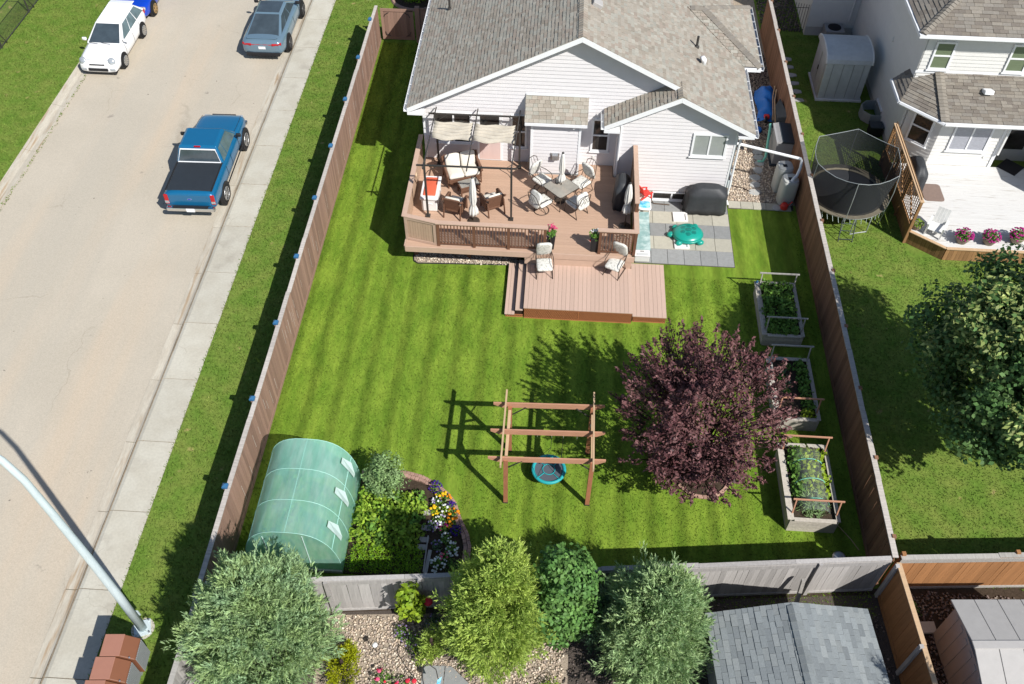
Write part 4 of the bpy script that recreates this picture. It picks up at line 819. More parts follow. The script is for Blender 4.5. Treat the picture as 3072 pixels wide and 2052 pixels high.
# left side and corner are boarded panels
def panel(a, b, z0, z1, n, face):
    a = Vector((*a, 0)); b = Vector((*b, 0)); d = (b-a); L = d.length; d.normalize(); ang = math.atan2(d.y, d.x); I = WM[DK].inverted()
    for i in range(n):
        w_ = L/n; p = a+d*(w_*(i+0.5)); me = box_mesh('panelboard%.3f%.2f' % (w_, z1-z0), w_-0.008, 0.02, z1-z0, 'deckpanel')
        inst('panel_board', me, DK, I @ (Matrix.Translation((p.x, p.y, z0)) @ Matrix.Rotation(ang, 4, 'Z')))
    nn = Vector((-d.y, d.x, 0))*face*0.02
    for z in (z0, z1-0.09): MB(w=DK).ext([a+nn+Vector((0, 0, z)), b+nn+Vector((0, 0, z)), b+nn*1.9+Vector((0, 0, z)), a+nn*1.9+Vector((0, 0, z))], (0, 0, 0.09)).build('panel_rail', 'deckrail', DK)
    for q in (0, L-0.1): MB(w=DK).ext([a+d*q+nn+Vector((0, 0, z0+0.092)), a+d*(q+0.1)+nn+Vector((0, 0, z0+0.092)), a+d*(q+0.1)+nn*1.9+Vector((0, 0, z0+0.092)), a+d*q+nn*1.9+Vector((0, 0, z0+0.092))], (0, 0, z1-z0-0.184)).build('panel_stile', 'deckrail', DK)
panel((-5.06, 23.2), (-3.95, 22.95), ZD+0.02, ZR-0.01, 12, -1)
panel((-5.06, 27.7), (-5.06, 23.26), ZD+0.02, ZR-0.01, 32, -1)
panel((2.85, 24.02), (2.85, 27.12), 0.3, 2.52, 22, 1)
railseg((2.85, 23.96), (2.85, 27.12), 2.53, 0.16)
for x in (-3.89, -2.66, -1.47, -0.23, 1.65, 2.84): MB(w=DK).box2(x-0.05, 22.90, ZD, x+0.05, 23.0, ZR).build('post', 'deckbrown', DK)
MB(w=DK).box2(2.80, 23.93, ZD, 2.90, 24.01, 2.52).build('post', 'deckbrown', DK)
def balusters(x0, x1, y, n):
    for i in range(1, n): 
        x = x0+(x1-x0)*i/n
        inst('baluster', box_mesh('baluster', 0.036, 0.036, 0.90, 'deckbrown'), DK, WM[DK].inverted() @ Matrix.Translation((x, y, ZD+0.10)))
    for z in (ZD+0.07, ZR-0.085): MB(w=DK).box2(x0+0.052, y-0.02, z, x1-0.052, y+0.02, z+0.045).build('rail', 'deckbrown', DK)
for a, b in ((-3.89, -2.66), (-2.66, -1.47), (-1.47, -0.23)): balusters(a, b, 22.95, 11)
balusters(1.65, 2.84, 22.95, 11)
for i in range(7): inst('baluster', box_mesh('baluster', 0.036, 0.036, 0.90, 'deckbrown'), DK, WM[DK].inverted() @ Matrix.Translation((2.85, 23.1+0.125*i, ZD+0.10)))
# lower platform, steps and lattice skirts
def yboards(x0, x1, ya, yb, z, n):
    w_ = (x1-x0)/n
    for i in range(n): dboard(x0+w_*i+0.003, ya, x0+w_*(i+1)-0.003, yb, z, m='deckboard_y')
yboards(-0.82, 2.84, 20.74, 22.84, 0.53, 26); yboards(2.85, 4.0, 20.83, 23.35, 0.30, 8); yboards(-1.10, -0.84, 20.80, 23.2, 0.345, 2); yboards(-1.46, -1.12, 20.76, 23.2, 0.165, 3)
for (x0, ya, x1, yb, z) in ((-0.80, 20.80, 2.83, 22.8, 0.495), (2.86, 20.88, 3.98, 23.3, 0.265), (-1.09, 20.85, -0.83, 23.15, 0.31), (-1.44, 20.82, -1.11, 23.15, 0.13)):
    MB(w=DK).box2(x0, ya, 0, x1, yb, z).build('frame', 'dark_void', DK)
def lattice(x0, x1, y, z0, z1):
    mb = MB(w=DK); s_ = 0.075
    for sg in (1, -1):
        k = x0-(z1-z0)
        while k < x1+(z1-z0):
            q = [(k, z0), (k+0.022, z0), (k+0.022+sg*(z1-z0), z1), (k+sg*(z1-z0), z1)]
            q = clip(clip(q, lambda p: p[0]-x0), lambda p: x1-p[0])
            if len(q) >= 3: mb.ext([(p[0], y-(0.006 if sg > 0 else 0.0), p[1]) for p in q], (0, -0.005, 0))
            k += s_
    lp = mb.build('lattice_panel', 'lattice', DK)
    mb = MB(w=DK)
    for z in (z0, z1-0.03): mb.box2(x0, y-0.022, z, x1, y-0.012, z+0.03)
    mb.build('lattice_trim', 'lattice', lp)
lattice(-0.80, 1.02, 20.78, 0.0, 0.495); lattice(1.06, 2.82, 20.78, 0.0, 0.495); lattice(2.87, 3.98, 20.87, 0, 0.265); lattice(-1.43, -0.84, 20.81, 0, 0.13)
MB(w=DK).box2(1.025, 20.755, 0, 1.055, 20.78, 0.49).build('lattice_post', 'lattice', DK)

# ================================================================ GAZEBO
G = thing('gazebo', 'black metal pergola frame with cream canopy pushed back over the lounge set', 'gazebo', (-2.9, 25.9, ZD))
gp = [(-4.45, 24.42), (-1.48, 24.44), (-4.40, 27.34), (-1.36, 27.36)]
for (x, y_) in gp:
    po = MB(w=G).box2(x-0.035, y_-0.035, ZD, x+0.035, y_+0.035, 3.36).build('post', 'black_metal', G)
    MB(w=G).box2(x-0.08, y_-0.08, ZD, x+0.08, y_+0.08, ZD+0.05).build('foot', 'black_metal', po)
def beam(a, b, t=0.055, name='beam'): MB(w=G).tube([a, b], t*0.62, 4).build(name, 'black_metal', G)
beam((-4.72, 24.42, 3.38), (-1.30, 24.46, 3.38)); beam((-4.66, 27.34, 3.38), (-1.10, 27.38, 3.38))
for xa, xb in ((-4.46, -4.41), (-2.98, -2.90), (-1.49, -1.37)): beam((xa, 24.15, 3.44), (xb, 27.66, 3.44), 0.042, 'rafter')
for (x, y_), sg in zip(gp, (1, -1, 1, -1)):
    MB(w=G).tube([(x, y_, 2.95), (x+sg*0.12, y_, 3.15), (x+sg*0.4, y_, 3.34)], 0.012, 5).build('brace', 'black_metal', G)
    MB(w=G).tube([(x, y_, 2.95), (x, y_+(0.12 if y_ < 26 else -0.12), 3.15), (x, y_+(0.4 if y_ < 26 else -0.4), 3.36)], 0.012, 5).build('brace', 'black_metal', G)
for x0, x1 in ((-4.40, -3.0), (-2.92, -1.48)):
    mb = MB(w=G); ny, nx = 33, 9; vs_ = []
    for i in range(ny):
        tt = i/(ny-1)
        for j in range(nx):
            s_ = j/(nx-1); f = 0.5+0.5*math.cos(tt*2*PI*5)
            z = 3.36-0.09*(1-f)*(0.75+0.25*math.sin(j*1.3+i*0.3))-0.06*math.sin(PI*s_)-0.28*max(0, tt-0.8)
            vs_.append((x0+(x1-x0)*s_, 26.98-0.95*tt-0.06*(x0 > -3)-0.05*math.sin(s_*9+tt*5), z))
    mb.add(vs_, [(i*nx+j, i*nx+j+1, (i+1)*nx+j+1, (i+1)*nx+j) for i in range(ny-1) for j in range(nx-1)])
    o = mb.build('canopy', 'canvas', G, smooth=True)
    sd = o.modifiers.new('thick', 'SOLIDIFY'); sd.thickness = 0.004

# ================================================================ FURNITURE ON THE DECK
def cushion(parent, c, sz, rz=0, rx=0, ry=0, m='cushion', name='cushion', r=0.06, puff=0.03): return MB().rbox(c, sz, r, rz, rx, ry, puff=puff).build(name, m, parent, smooth=True)
# wicker glider loveseat, facing the dining corner (local +y is its front)
def wicker_frame(t, w_, d_, seat=0.38, back=0.92, arms=True):
    hw = w_/2
    MB().box((0, 0, seat-0.06), (w_-0.1, d_-0.06, 0.08)).build('seat_frame', 'wicker', t, bevel=0.015)
    MB().box((0, -d_/2+0.02, seat/2+back/2-0.02), (w_-0.08, 0.06, back-seat+0.1), rx=R(12)).build('backrest', 'wicker', t, bevel=0.02)
    MB().box((0, d_/2-0.06, seat-0.16), (w_-0.12, 0.04, 0.16)).build('apron', 'wicker', t)
    for s_ in (-1, 1):
        MB().tube([(s_*hw, -d_/2-0.06, back-0.02), (s_*hw, -d_/2+0.15, 0.66), (s_*hw, d_/2-0.1, 0.60), (s_*(hw+0.01), d_/2-0.02, 0.52)], [0.045, 0.05, 0.055, 0.05], 8).build('arm', 'wicker', t, smooth=True)
        MB().box((s_*hw, 0, 0.42), (0.035, d_-0.14, 0.34)).build('side_panel', 'wicker', t)
        MB().tube([(s_*(hw-0.02), d_/2-0.08, 0.6), (s_*(hw-0.02), d_/2-0.04, 0)], 0.028, 6).build('leg', 'wicker', t)
        MB().tube([(s_*(hw-0.02), -d_/2+0.02, 0.6), (s_*(hw-0.02), -d_/2-0.08, 0)], 0.028, 6).build('leg', 'wicker', t)
t = thing('wicker_loveseat', 'brown wicker loveseat with two cream cushion seats under the pergola', 'loveseat', (-3.42, 26.52, ZD), R(201))
wicker_frame(t, 1.28, 0.78)
for s_ in (-1, 1):
    cushion(t, (s_*0.29, 0.05, 0.44), (0.57, 0.64, 0.13)); cushion(t, (s_*0.29, -0.29, 0.72), (0.55, 0.14, 0.52), rx=R(14))
t = thing('coffee_table', 'wicker coffee table with glass top in front of the loveseat', 'table', (-3.12, 25.85, ZD), R(26))
MB().box((0, 0, 0.40), (0.78, 0.46, 0.035)).build('top_frame', 'wicker', t, bevel=0.01); MB().box((0, 0, 0.424), (0.70, 0.40, 0.010)).build('glass_top', 'table_glass', t)
MB().box((0, 0, 0.16), (0.66, 0.34, 0.025)).build('shelf', 'wicker', t)
for sx in (-1, 1):
    for sy in (-1, 1): MB().box((sx*0.35, sy*0.19, 0.19), (0.05, 0.05, 0.38)).build('leg', 'wicker', t)
MB().box((0, -0.20, 0.31), (0.66, 0.025, 0.13)).build('apron', 'wicker', t); MB().box((0, 0.20, 0.31), (0.66, 0.025, 0.13)).build('apron', 'wicker', t)
ac = thing('wicker_armchair', 'brown wicker armchair with cream cushion, left of the folded white parasol', 'armchair', (-3.48, 24.72, ZD), R(-14), 'wicker armchairs')
wicker_frame(ac, 0.66, 0.70, 0.36, 0.86); cushion(ac, (0, 0.04, 0.42), (0.54, 0.56, 0.12)); cushion(ac, (0, -0.26, 0.68), (0.54, 0.12, 0.42), rx=R(14))
dup(ac, (-2.20, 24.98, ZD), R(28), 'brown wicker armchair with cream cushion, right of the folded white parasol')
t = thing('storage_chest', 'white plastic deck chest with an orange-red lid panel against the left rail', 'chest', (-4.42, 25.25, ZD), R(0))
MB().box((0, 0, 0.28), (0.56, 1.16, 0.54)).build('body', 'white_plastic', t, bevel=0.03); MB().box((0, 0, 0.59), (0.64, 1.26, 0.09)).build('lid', 'white_plastic', t, bevel=0.02)
MB().rbox((0, 0.02, 0.65), (0.44, 0.98, 0.05), 0.03).build('lid_panel', 'cooler_red', t, smooth=True)
for q in (-0.35, 0.35): MB().box((0.29, q, 0.45), (0.02, 0.10, 0.05)).build('latch', 'white_plastic', t)
for sg in (-1, 1): MB().box((0, sg*0.585, 0.35), (0.2, 0.02, 0.06)).build('handle', 'white_plastic', t)
# folded parasols
def parasol(label, loc, top, rmax, base=True, z0=0.0, low=0.95):
    t = thing('folded_parasol', label, 'parasol', loc)
    MB().tube([(0, 0, z0), (0, 0, top)], 0.019, 8).build('pole', 'bronze_metal', t)
    if base: MB().lathe([(0.22, 0), (0.22, 0.03), (0.16, 0.06), (0.05, 0.08), (0.035, 0.25)], (0, 0, 0), 16).build('base', 'bronze_metal', t)
    H_ = top-low; prof = [(rmax*1.05, 0.0), (rmax, 0.06*H_), (rmax*0.92, 0.15*H_), (rmax*0.55, 0.26*H_), (rmax*0.82, 0.40*H_), (rmax*0.72, 0.65*H_), (rmax*0.45, 0.88*H_), (0.03, 0.985*H_)]
    o = MB().lathe([(r_, z) for r_, z in prof], (0, 0, low), 32, wob=lambda a, z: 1+0.20*math.cos(8*a+z*1.3)+0.06*math.cos(3*a+z*4)).build('canopy', 'canvas_white', t, smooth=True)
    MB().lathe([(rmax*0.60, 0), (rmax*0.62, 0.03)], (0, 0, low+0.255*H_), 16).build('tie', 'canvas', o)
    MB().lathe([(0.045, 0), (0.045, 0.03), (0.02, 0.05)], (0, 0, top-0.03), 10).build('finial', 'black_metal', t); return t
parasol('folded white parasol standing between the two wicker armchairs', (-2.80, 24.26, ZD), 2.0, 0.15, True, low=0.35)
parasol('folded cream parasol standing in the glass dining table', (0.24, 25.62, ZD), 2.15, 0.12, True, low=0.92)
parasol('folded white parasol in front of the covered barbecue by the deck screen', (2.56, 24.35, ZD), 2.0, 0.15, True, low=0.72)
# dining table
t = thing('dining_table', 'square frosted glass dining table turned cornerwise on the deck', 'table', (0.24, 25.53, ZD), R(45))
MB().rbox((0, 0, 0.715), (0.93, 0.93, 0.012), 0.09).build('glass_top', 'table_glass', t)
a = 0.47; q = [(-a+0.08, -a), (a-0.08, -a), (a, -a+0.08), (a, a-0.08), (a-0.08, a), (-a+0.08, a), (-a, a-0.08), (-a, -a+0.08)]
MB().tube([(p[0], p[1], 0.705) for p in q], 0.016, 6, closed=True).build('rim', 'bronze_metal', t)
for sx in (-1, 1):
    for sy in (-1, 1): MB().tube([(sx*0.42, sy*0.42, 0.70), (sx*0.36, sy*0.36, 0.40), (sx*0.40, sy*0.40, 0.0)], 0.018, 6).build('leg', 'bronze_metal', t)
MB().tube([(0.22*math.cos(k*PI/5), 0.22*math.sin(k*PI/5), 0.24) for k in range(10)], 0.012, 5, closed=True).build('stretcher_ring', 'bronze_metal', t)
ln = thing('table_lantern', 'small black wire lantern on the glass dining table', 'lantern', (0.08, 25.72, ZD+0.722))
for k in range(8): MB().tube([(0.06*math.cos(k*PI/4), 0.06*math.sin(k*PI/4), 0), (0.075*math.cos(k*PI/4), 0.075*math.sin(k*PI/4), 0.08), (0.05*math.cos(k*PI/4), 0.05*math.sin(k*PI/4), 0.16)], 0.005, 4).build('wire', 'black_metal', ln)
MB().lathe([(0.065, 0), (0.065, 0.012)], (0, 0, 0), 12).build('base', 'black_metal', ln); MB().lathe([(0.03, 0), (0.03, 0.08)], (0, 0, 0.013), 10).build('candle', 'cushion', ln)
# cushioned metal chairs: local +y is the front
def patio_chair(label, loc, rz, swivel=False, group='cushioned metal patio chairs', back=0.70):
    t = thing('patio_chair', label, 'chair', loc, rz, group)
    MB().box((0, 0.02, 0.37), (0.50, 0.50, 0.025)).build('seat_frame', 'bronze_metal', t)
    cushion(t, (0, 0.03, 0.43), (0.54, 0.58, 0.10), m='cushion_print', name='seat_cushion', r=0.07, puff=0.02)
    bk = MB()
    L_ = back; A0 = R(18)
    o = MB().rbox((0, -0.23-math.sin(A0)*L_/2, 0.43+math.cos(A0)*L_/2), (0.54, L_, 0.10), 0.13, rx=R(90)-A0+PI, puff=0.02).build('back_cushion', 'cushion_print', t, smooth=True)
    pts = [(-0.25, -0.235, 0.37), (-0.27, -0.30-math.sin(A0)*L_*0.5, 0.37+0.5*L_), (-0.22, -0.30-math.sin(A0)*L_*0.95, 0.45+L_*0.9), (-0.1, -0.32-math.sin(A0)*L_, 0.46+L_), (0.1, -0.32-math.sin(A0)*L_, 0.46+L_), (0.22, -0.30-math.sin(A0)*L_*0.95, 0.45+L_*0.9), (0.27, -0.30-math.sin(A0)*L_*0.5, 0.37+0.5*L_), (0.25, -0.235, 0.37)]
    MB().tube(pts, 0.014, 6).build('back_frame', 'bronze_metal', t)
    for j in (-0.12, 0, 0.12):
        MB().tube([(j*0.7, -0.29, 0.40), (j*1.5, -0.37-math.sin(A0)*L_*0.4, 0.42+L_*0.45), (j*0.8, -0.36-math.sin(A0)*L_*0.95, 0.44+L_*0.95)], 0.008, 5).build('back_slat', 'bronze_metal', t)
    for s_ in (-1, 1):
        MB().tube([(s_*0.27, -0.36, 0.66), (s_*0.30, -0.1, 0.68), (s_*0.30, 0.18, 0.66), (s_*0.29, 0.27, 0.56), (s_*0.27, 0.24, 0.38)], 0.014, 6).build('arm', 'bronze_metal', t)
        if not swivel:
            MB().tube([(s_*0.26, 0.24, 0.38), (s_*0.28, 0.30, 0.0)], 0.014, 6).build('leg', 'bronze_metal', t)
            MB().tube([(s_*0.25, -0.22, 0.38), (s_*0.28, -0.36, 0.0)], 0.014, 6).build('leg', 'bronze_metal', t)
            MB().tube([(s_*0.28, 0.30, 0.03), (s_*0.28, -0.36, 0.03)], 0.010, 5).build('runner', 'bronze_metal', t)
    if swivel:
        MB().tube([(0.27*math.cos(k*PI/10), 0.27*math.sin(k*PI/10), 0.016) for k in range(20)], 0.015, 6, closed=True).build('base_ring', 'bronze_metal', t)
        for k in range(3): MB().tube([(0, 0, 0.33), (0.09*math.cos(k*2.094), 0.09*math.sin(k*2.094), 0.14), (0.26*math.cos(k*2.094), 0.26*math.sin(k*2.094), 0.025)], 0.014, 5).build('leg', 'bronze_metal', t)
    return t
patio_chair('cushioned metal chair at the far left side of the dining table, partly in stripe shade', (-0.48, 26.22, ZD), R(-132), True)
patio_chair('swivel chair on a round ring base at the near left of the dining table', (-0.42, 25.0, ZD), R(-46), True, back=0.60)
patio_chair('metal chair seen from its curled-bar back at the near right of the dining table', (0.80, 25.02, ZD), R(45), back=0.60)
patio_chair('chair with tufted cushion at the far right of the dining table by the wall', (0.98, 26.18, ZD), R(138))
patio_chair('pale cushioned chair on the lower platform nearest the stairs', (-0.20, 22.42, 0.53), R(187), back=0.80)
patio_chair('pale cushioned chair on the lower platform below the covered barbecue', (2.22, 22.62, 0.53), R(155), back=0.80)
# covers
def draped(name, label, loc, rz, w_, d_, h_, seed, m='black_cover', topk=0.62, cat='barbecue cover'):
    r_ = random.Random(seed); rings = []; n = 40
    for i, (z, k) in enumerate(((0.02, 1.02), (0.25, 0.99), (0.5, 0.97), (0.70, 0.98), (0.80, 0.92), (0.90, topk+0.14), (0.97, topk), (1.0, topk-0.14))):
        ring = []
        for j in range(n):
            a = 2*PI*j/n; c, s_ = math.cos(a), math.sin(a); e = 5.0 if z < 0.85 else 3.2
            q = (abs(c)**e+abs(s_)**e)**(-1/e); fold = 1+(0.035*math.sin(9*a+seed)+0.025*math.sin(17*a+2*seed))*(1.1-z)*1.3
            ring.append((q*c*w_/2*(k if abs(c) > 0.3 else k+0.0)*fold, q*s_*d_/2*(k if z < 0.85 else k*0.9)*fold, z*h_))
        rings.append(ring)
    mb = MB(); mb.loft([q for q in rings], cap=True)
    o = mb.build(name, m, None, smooth=True); o.location = loc; o.rotation_euler = (0, 0, rz); WM[o] = Matrix.Translation(loc) @ Matrix.Rotation(rz, 4, 'Z'); return tag(o, label, cat)
draped('covered_grill', 'large barbecue under a black cover on the patio by the house wall', (5.68, 26.72, 0.04), 0, 1.55, 0.72, 1.15, 3)
draped('covered_grill', 'black covered barbecue against the tall deck screen', (2.42, 25.68, ZD), R(86), 1.05, 0.55, 1.12, 5)
# planters at the stair opening
def planter(label, x, y_, z, blooms, seed):
    r_ = random.Random(seed); t = thing('flower_planter', label, 'planter', (x, y_, z))
    MB().add([(-.11,-.11,0),(.11,-.11,0),(.11,.11,0),(-.11,.11,0),(-.15,-.15,.62),(.15,-.15,.62),(.15,.15,.62),(-.15,.15,.62)], [(0,3,2,1),(0,1,5,4),(1,2,6,5),(2,3,7,6),(3,0,4,7),(4,5,6,7)]).build('pot', 'black_trim', t, bevel=0.01)
    mb = MB()
    for i in range(160):
        a = r_.uniform(0, 6.28); rr = r_.uniform(0.02, 0.2); z0 = 0.62+r_.uniform(-0.06, 0.22); s_ = r_.uniform(0.03, 0.06); b = r_.uniform(0, 6.28)
        p = Vector((rr*math.cos(a), rr*math.sin(a), z0)); u = Vector((math.cos(b), math.sin(b), r_.uniform(-0.4, 0.6)))*s_; v = Vector((-math.sin(b), math.cos(b), 0.2))*s_*0.5
        mb.add([p-u, p+v, p+u, p-v], [(0, 1, 2, 3)])
    mb.build('leaves', 'leaf_garden', t)
    for m, cx, cy, cz, k, sp in blooms:
        mb = MB()
        for i in range(k):
            p = Vector((cx+r_.gauss(0, sp), cy+r_.gauss(0, sp), cz+r_.gauss(0, sp))); s_ = r_.uniform(0.025, 0.05); b = r_.uniform(0, 6.28)
            mb.lathe([(0.2*s_, 0), (s_, 0.01), (0.7*s_, 0.02)], tuple(p), 6)
        mb.build('blossoms', m, t)
    return t
planter('black planter with pink lilies at the left post of the stair opening', -0.02, 23.12, ZD, [('petal_pink', 0.02, 0.06, 0.92, 26, 0.07), ('petal_purple', -0.12, 0, 0.55, 12, 0.05)], 1)
planter('black planter with white and red flowers at the right post of the stair opening', 1.48, 23.10, ZD, [('petal_white', -0.03, 0.05, 0.80, 14, 0.06), ('petal_red', -0.06, -0.05, 0.55, 12, 0.05), ('petal_purple', 0.12, 0, 0.6, 8, 0.05)], 2)
wr = MB().tube([(-5.0, 25.72+0.07*math.cos(k*PI/6), 1.88+0.07*math.sin(k*PI/6)) for k in range(12)], 0.022, 5, closed=True).build('straw_wreath', 'tan_box'); tag(wr, 'small straw wreath hanging on the left deck wall', 'wreath')

# ================================================================ FOLIAGE GENERATORS
def leaf_soup(P, Nrm, size, aspect, r, fold=0.25, up=None):
    """diamond leaves (two triangles each) at points P facing roughly Nrm"""
    n = len(P); Nn = Nrm+r.normal(0, 0.55, (n, 3)); Nn /= np.linalg.norm(Nn, axis=1, keepdims=True)
    T = r.normal(0, 1, (n, 3)) if up is None else up+r.normal(0, 0.5, (n, 3)); T -= Nn*(T*Nn).sum(1, keepdims=True); T /= np.linalg.norm(T, axis=1, keepdims=True)+1e-9
    B = np.cross(Nn, T); s = r.uniform(0.65, 1.25, (n, 1))*size
    a = P-T*s*0.5; c = P+T*s*0.5; b = P+B*s*aspect*0.5+Nn*s*fold*0.4; d = P-B*s*aspect*0.5+Nn*s*fold*0.4
    V = np.stack([a, b, c, d], 1).reshape(-1, 3); F = np.arange(4*n).reshape(n, 4); return V, F
def spray_soup(P, D, length, width, k, r, spread=0.5):
    """feathery conifer sprays: k thin blades fanning along direction D at every anchor"""
    n = len(P); D = D/np.linalg.norm(D, axis=1, keepdims=True)
    A = r.normal(0, 1, (n, 3)); S = np.cross(D, A); S /= np.linalg.norm(S, axis=1, keepdims=True); S2 = np.cross(D, S)
    out = []
    for j in range(k):
        t = r.uniform(0, 0.75, (n, 1)); L = length*r.uniform(0.6, 1.3, (n, 1))
        base = P+D*L*t; an = r.uniform(0, 2*PI, (n, 1)); dirn = D+(S*np.cos(an)+S2*np.sin(an))*spread*r.uniform(0.2, 1.2, (n, 1)); dirn /= np.linalg.norm(dirn, axis=1, keepdims=True)
        sd = np.cross(dirn, A); sd /= np.linalg.norm(sd, axis=1, keepdims=True); l2 = L*r.uniform(0.35, 0.7, (n, 1)); w_ = width*r.uniform(0.7, 1.4, (n, 1))
        out.append(np.stack([base-sd*w_*0.35, base+dirn*l2*0.45+sd*w_*0.5-sd*w_, base+dirn*l2, base+dirn*l2*0.45+sd*w_*0.5], 1))
    V = np.concatenate(out).reshape(-1, 3); return V, np.arange(len(V)).reshape(-1, 4)
def limbs(parent, trunk, r0, tips, m, th=0.5):
    """tapered trunk (list of points) with limbs towards the given tips"""
    k = len(trunk); MB().tube(trunk, [r0*(1-0.65*i/(k-1)) for i in range(k)], 10).build('trunk', m, parent, smooth=True)
    mb = MB()
    for (s_, tip) in tips:
        p = Vector(trunk[min(int(s_*(k-1)), k-2)]).lerp(Vector(trunk[min(int(s_*(k-1))+1, k-1)]), s_*(k-1) % 1); tip = Vector(tip); mid = p.lerp(tip, 0.5)+Vector((random.gauss(0, 0.08), random.gauss(0, 0.08), 0.12*(tip-p).length))
        q = r0*th*(1-0.5*s_); mb.tube([p, mid, tip], [q, q*0.6, q*0.15], 6)
    mb.build('limbs', m, parent, smooth=True)
def ellipsoid_clusters(r, n, c, rad, lo=0.55, zmin=-1.0, bias=1.0):
    D = r.normal(0, 1, (n*3, 3)); D /= np.linalg.norm(D, axis=1, keepdims=True); D = D[D[:, 2] > zmin][:n]; q = r.uniform(lo**bias, 1, (len(D), 1))**(1/bias)
    return np.array(c)+D*q*np.array(rad), D
def broadleaf(name, label, loc, trunk_h, r0, c, rad, ncl, per, clr, size, aspect, m, bark, seed, cat='tree', extra=None, spikes=0, ntips=14, zmin=-0.75, lo=0.45, flat=0.5, lobes=0, lobe_r=1.0):
    """tree of leaf clusters; c and rad relative to loc"""
    r = np.random.default_rng(seed); random.seed(seed); t = thing(name, label, cat, loc)
    Cc, D = ellipsoid_clusters(r, ncl, c, rad, lo, zmin)
    if lobes:                                            # a few big uneven boughs, each a bundle of clusters
        LC, LD = ellipsoid_clusters(r, lobes, c, np.array(rad)*0.72, 0.80, zmin); li = r.integers(0, len(LC), len(Cc)); d_ = r.normal(0, 1, (len(Cc), 3)); d_ /= np.linalg.norm(d_, axis=1, keepdims=True)
        lr = lobe_r*r.uniform(0.7, 1.2, len(LC))[li][:, None]; Cc = LC[li]+d_*lr*r.uniform(0.5, 1, (len(Cc), 1))*np.array([1, 1, 0.75]); D = d_*0.7+LD[li]*0.5; D /= np.linalg.norm(D, axis=1, keepdims=True)
    if spikes:
        S, SD = ellipsoid_clusters(r, spikes, c, np.array(rad)*1.0, 0.9, -0.35)
    tips = [(random.uniform(0.45, 0.95), tuple(Cc[i])) for i in r.choice(len(Cc), ntips, replace=False)]
    limbs(t, [(0, 0, 0), (0.03, 0.02, trunk_h*0.4), (-0.03, 0.04, trunk_h*0.8), (c[0]*0.5, c[1]*0.5, c[2]+rad[2]*0.3)], r0, tips, bark)
    n = len(Cc)*per; idx = np.repeat(np.arange(len(Cc)), per); off = r.normal(0, 1, (n, 3)); off /= np.linalg.norm(off, axis=1, keepdims=True); off *= r.uniform(0.25, 1, (n, 1))**0.5*clr*r.uniform(0.7, 1.3, (len(Cc), 1))[idx]; off[:, 2] *= 0.75
    P = Cc[idx]+off; Nn = off/clr*0.6+D[idx]*0.6+np.array([0, 0, flat]); V, F = leaf_soup(P, Nn, size, aspect, r)
    Vs, Fs, Ms = [V], [F], [np.zeros(len(F))]
    if spikes:
        k = 42; SD2 = SD*np.array([1, 1, 0.6])+np.array([0, 0, 0.75]); SD2 /= np.linalg.norm(SD2, axis=1, keepdims=True); ln = r.uniform(0.35, 0.85, (len(S), 1))
        tt = r.uniform(0, 1, (len(S), k, 1)); P2 = (S[:, None]+SD2[:, None]*ln[:, None]*tt+r.normal(0, 1, (len(S), k, 3))*0.085*(1.15-tt)).reshape(-1, 3)
        V2, F2 = leaf_soup(P2, np.repeat(SD2, k, 0)*0.2+np.array([0, 0, 0.5]), size, aspect, r, up=np.repeat(SD2, k, 0)); F2 = F2+len(V); Vs.append(V2); Fs.append(F2); Ms.append(np.zeros(len(F2)))
        mb = MB()
        for a, d_, l_ in zip(S, SD2, ln): mb.tube([a-d_*0.5, a+d_*l_[0]*0.6, a+d_*l_[0]*0.95], [0.016, 0.010, 0.004], 4)
        mb.build('twigs', bark, t)
    mats = [m]
    if extra:                                         # (material, share, size): flower bracts on the outer, upper clusters
        mats.append(extra[0]); sel = (D[idx][:, 2] > -0.1) & (r.uniform(0, 1, n) < extra[1]) & (np.sin(Cc[idx][:, 0]*2.1)+np.cos(Cc[idx][:, 1]*1.7) > 0.1); P3 = P[sel]+D[idx][sel]*0.05
        V3, F3 = leaf_soup(P3, Nn[sel]+np.array([0.2, -0.3, 0.6]), extra[2], 0.45, r); F3 = F3+sum(len(q) for q in Vs); Vs.append(V3); Fs.append(F3); Ms.append(np.ones(len(F3)))
    me = raw_mesh('crown', np.vstack(Vs), np.vstack(Fs), mats, np.concatenate(Ms)); mesh_obj('crown', me, t); return t
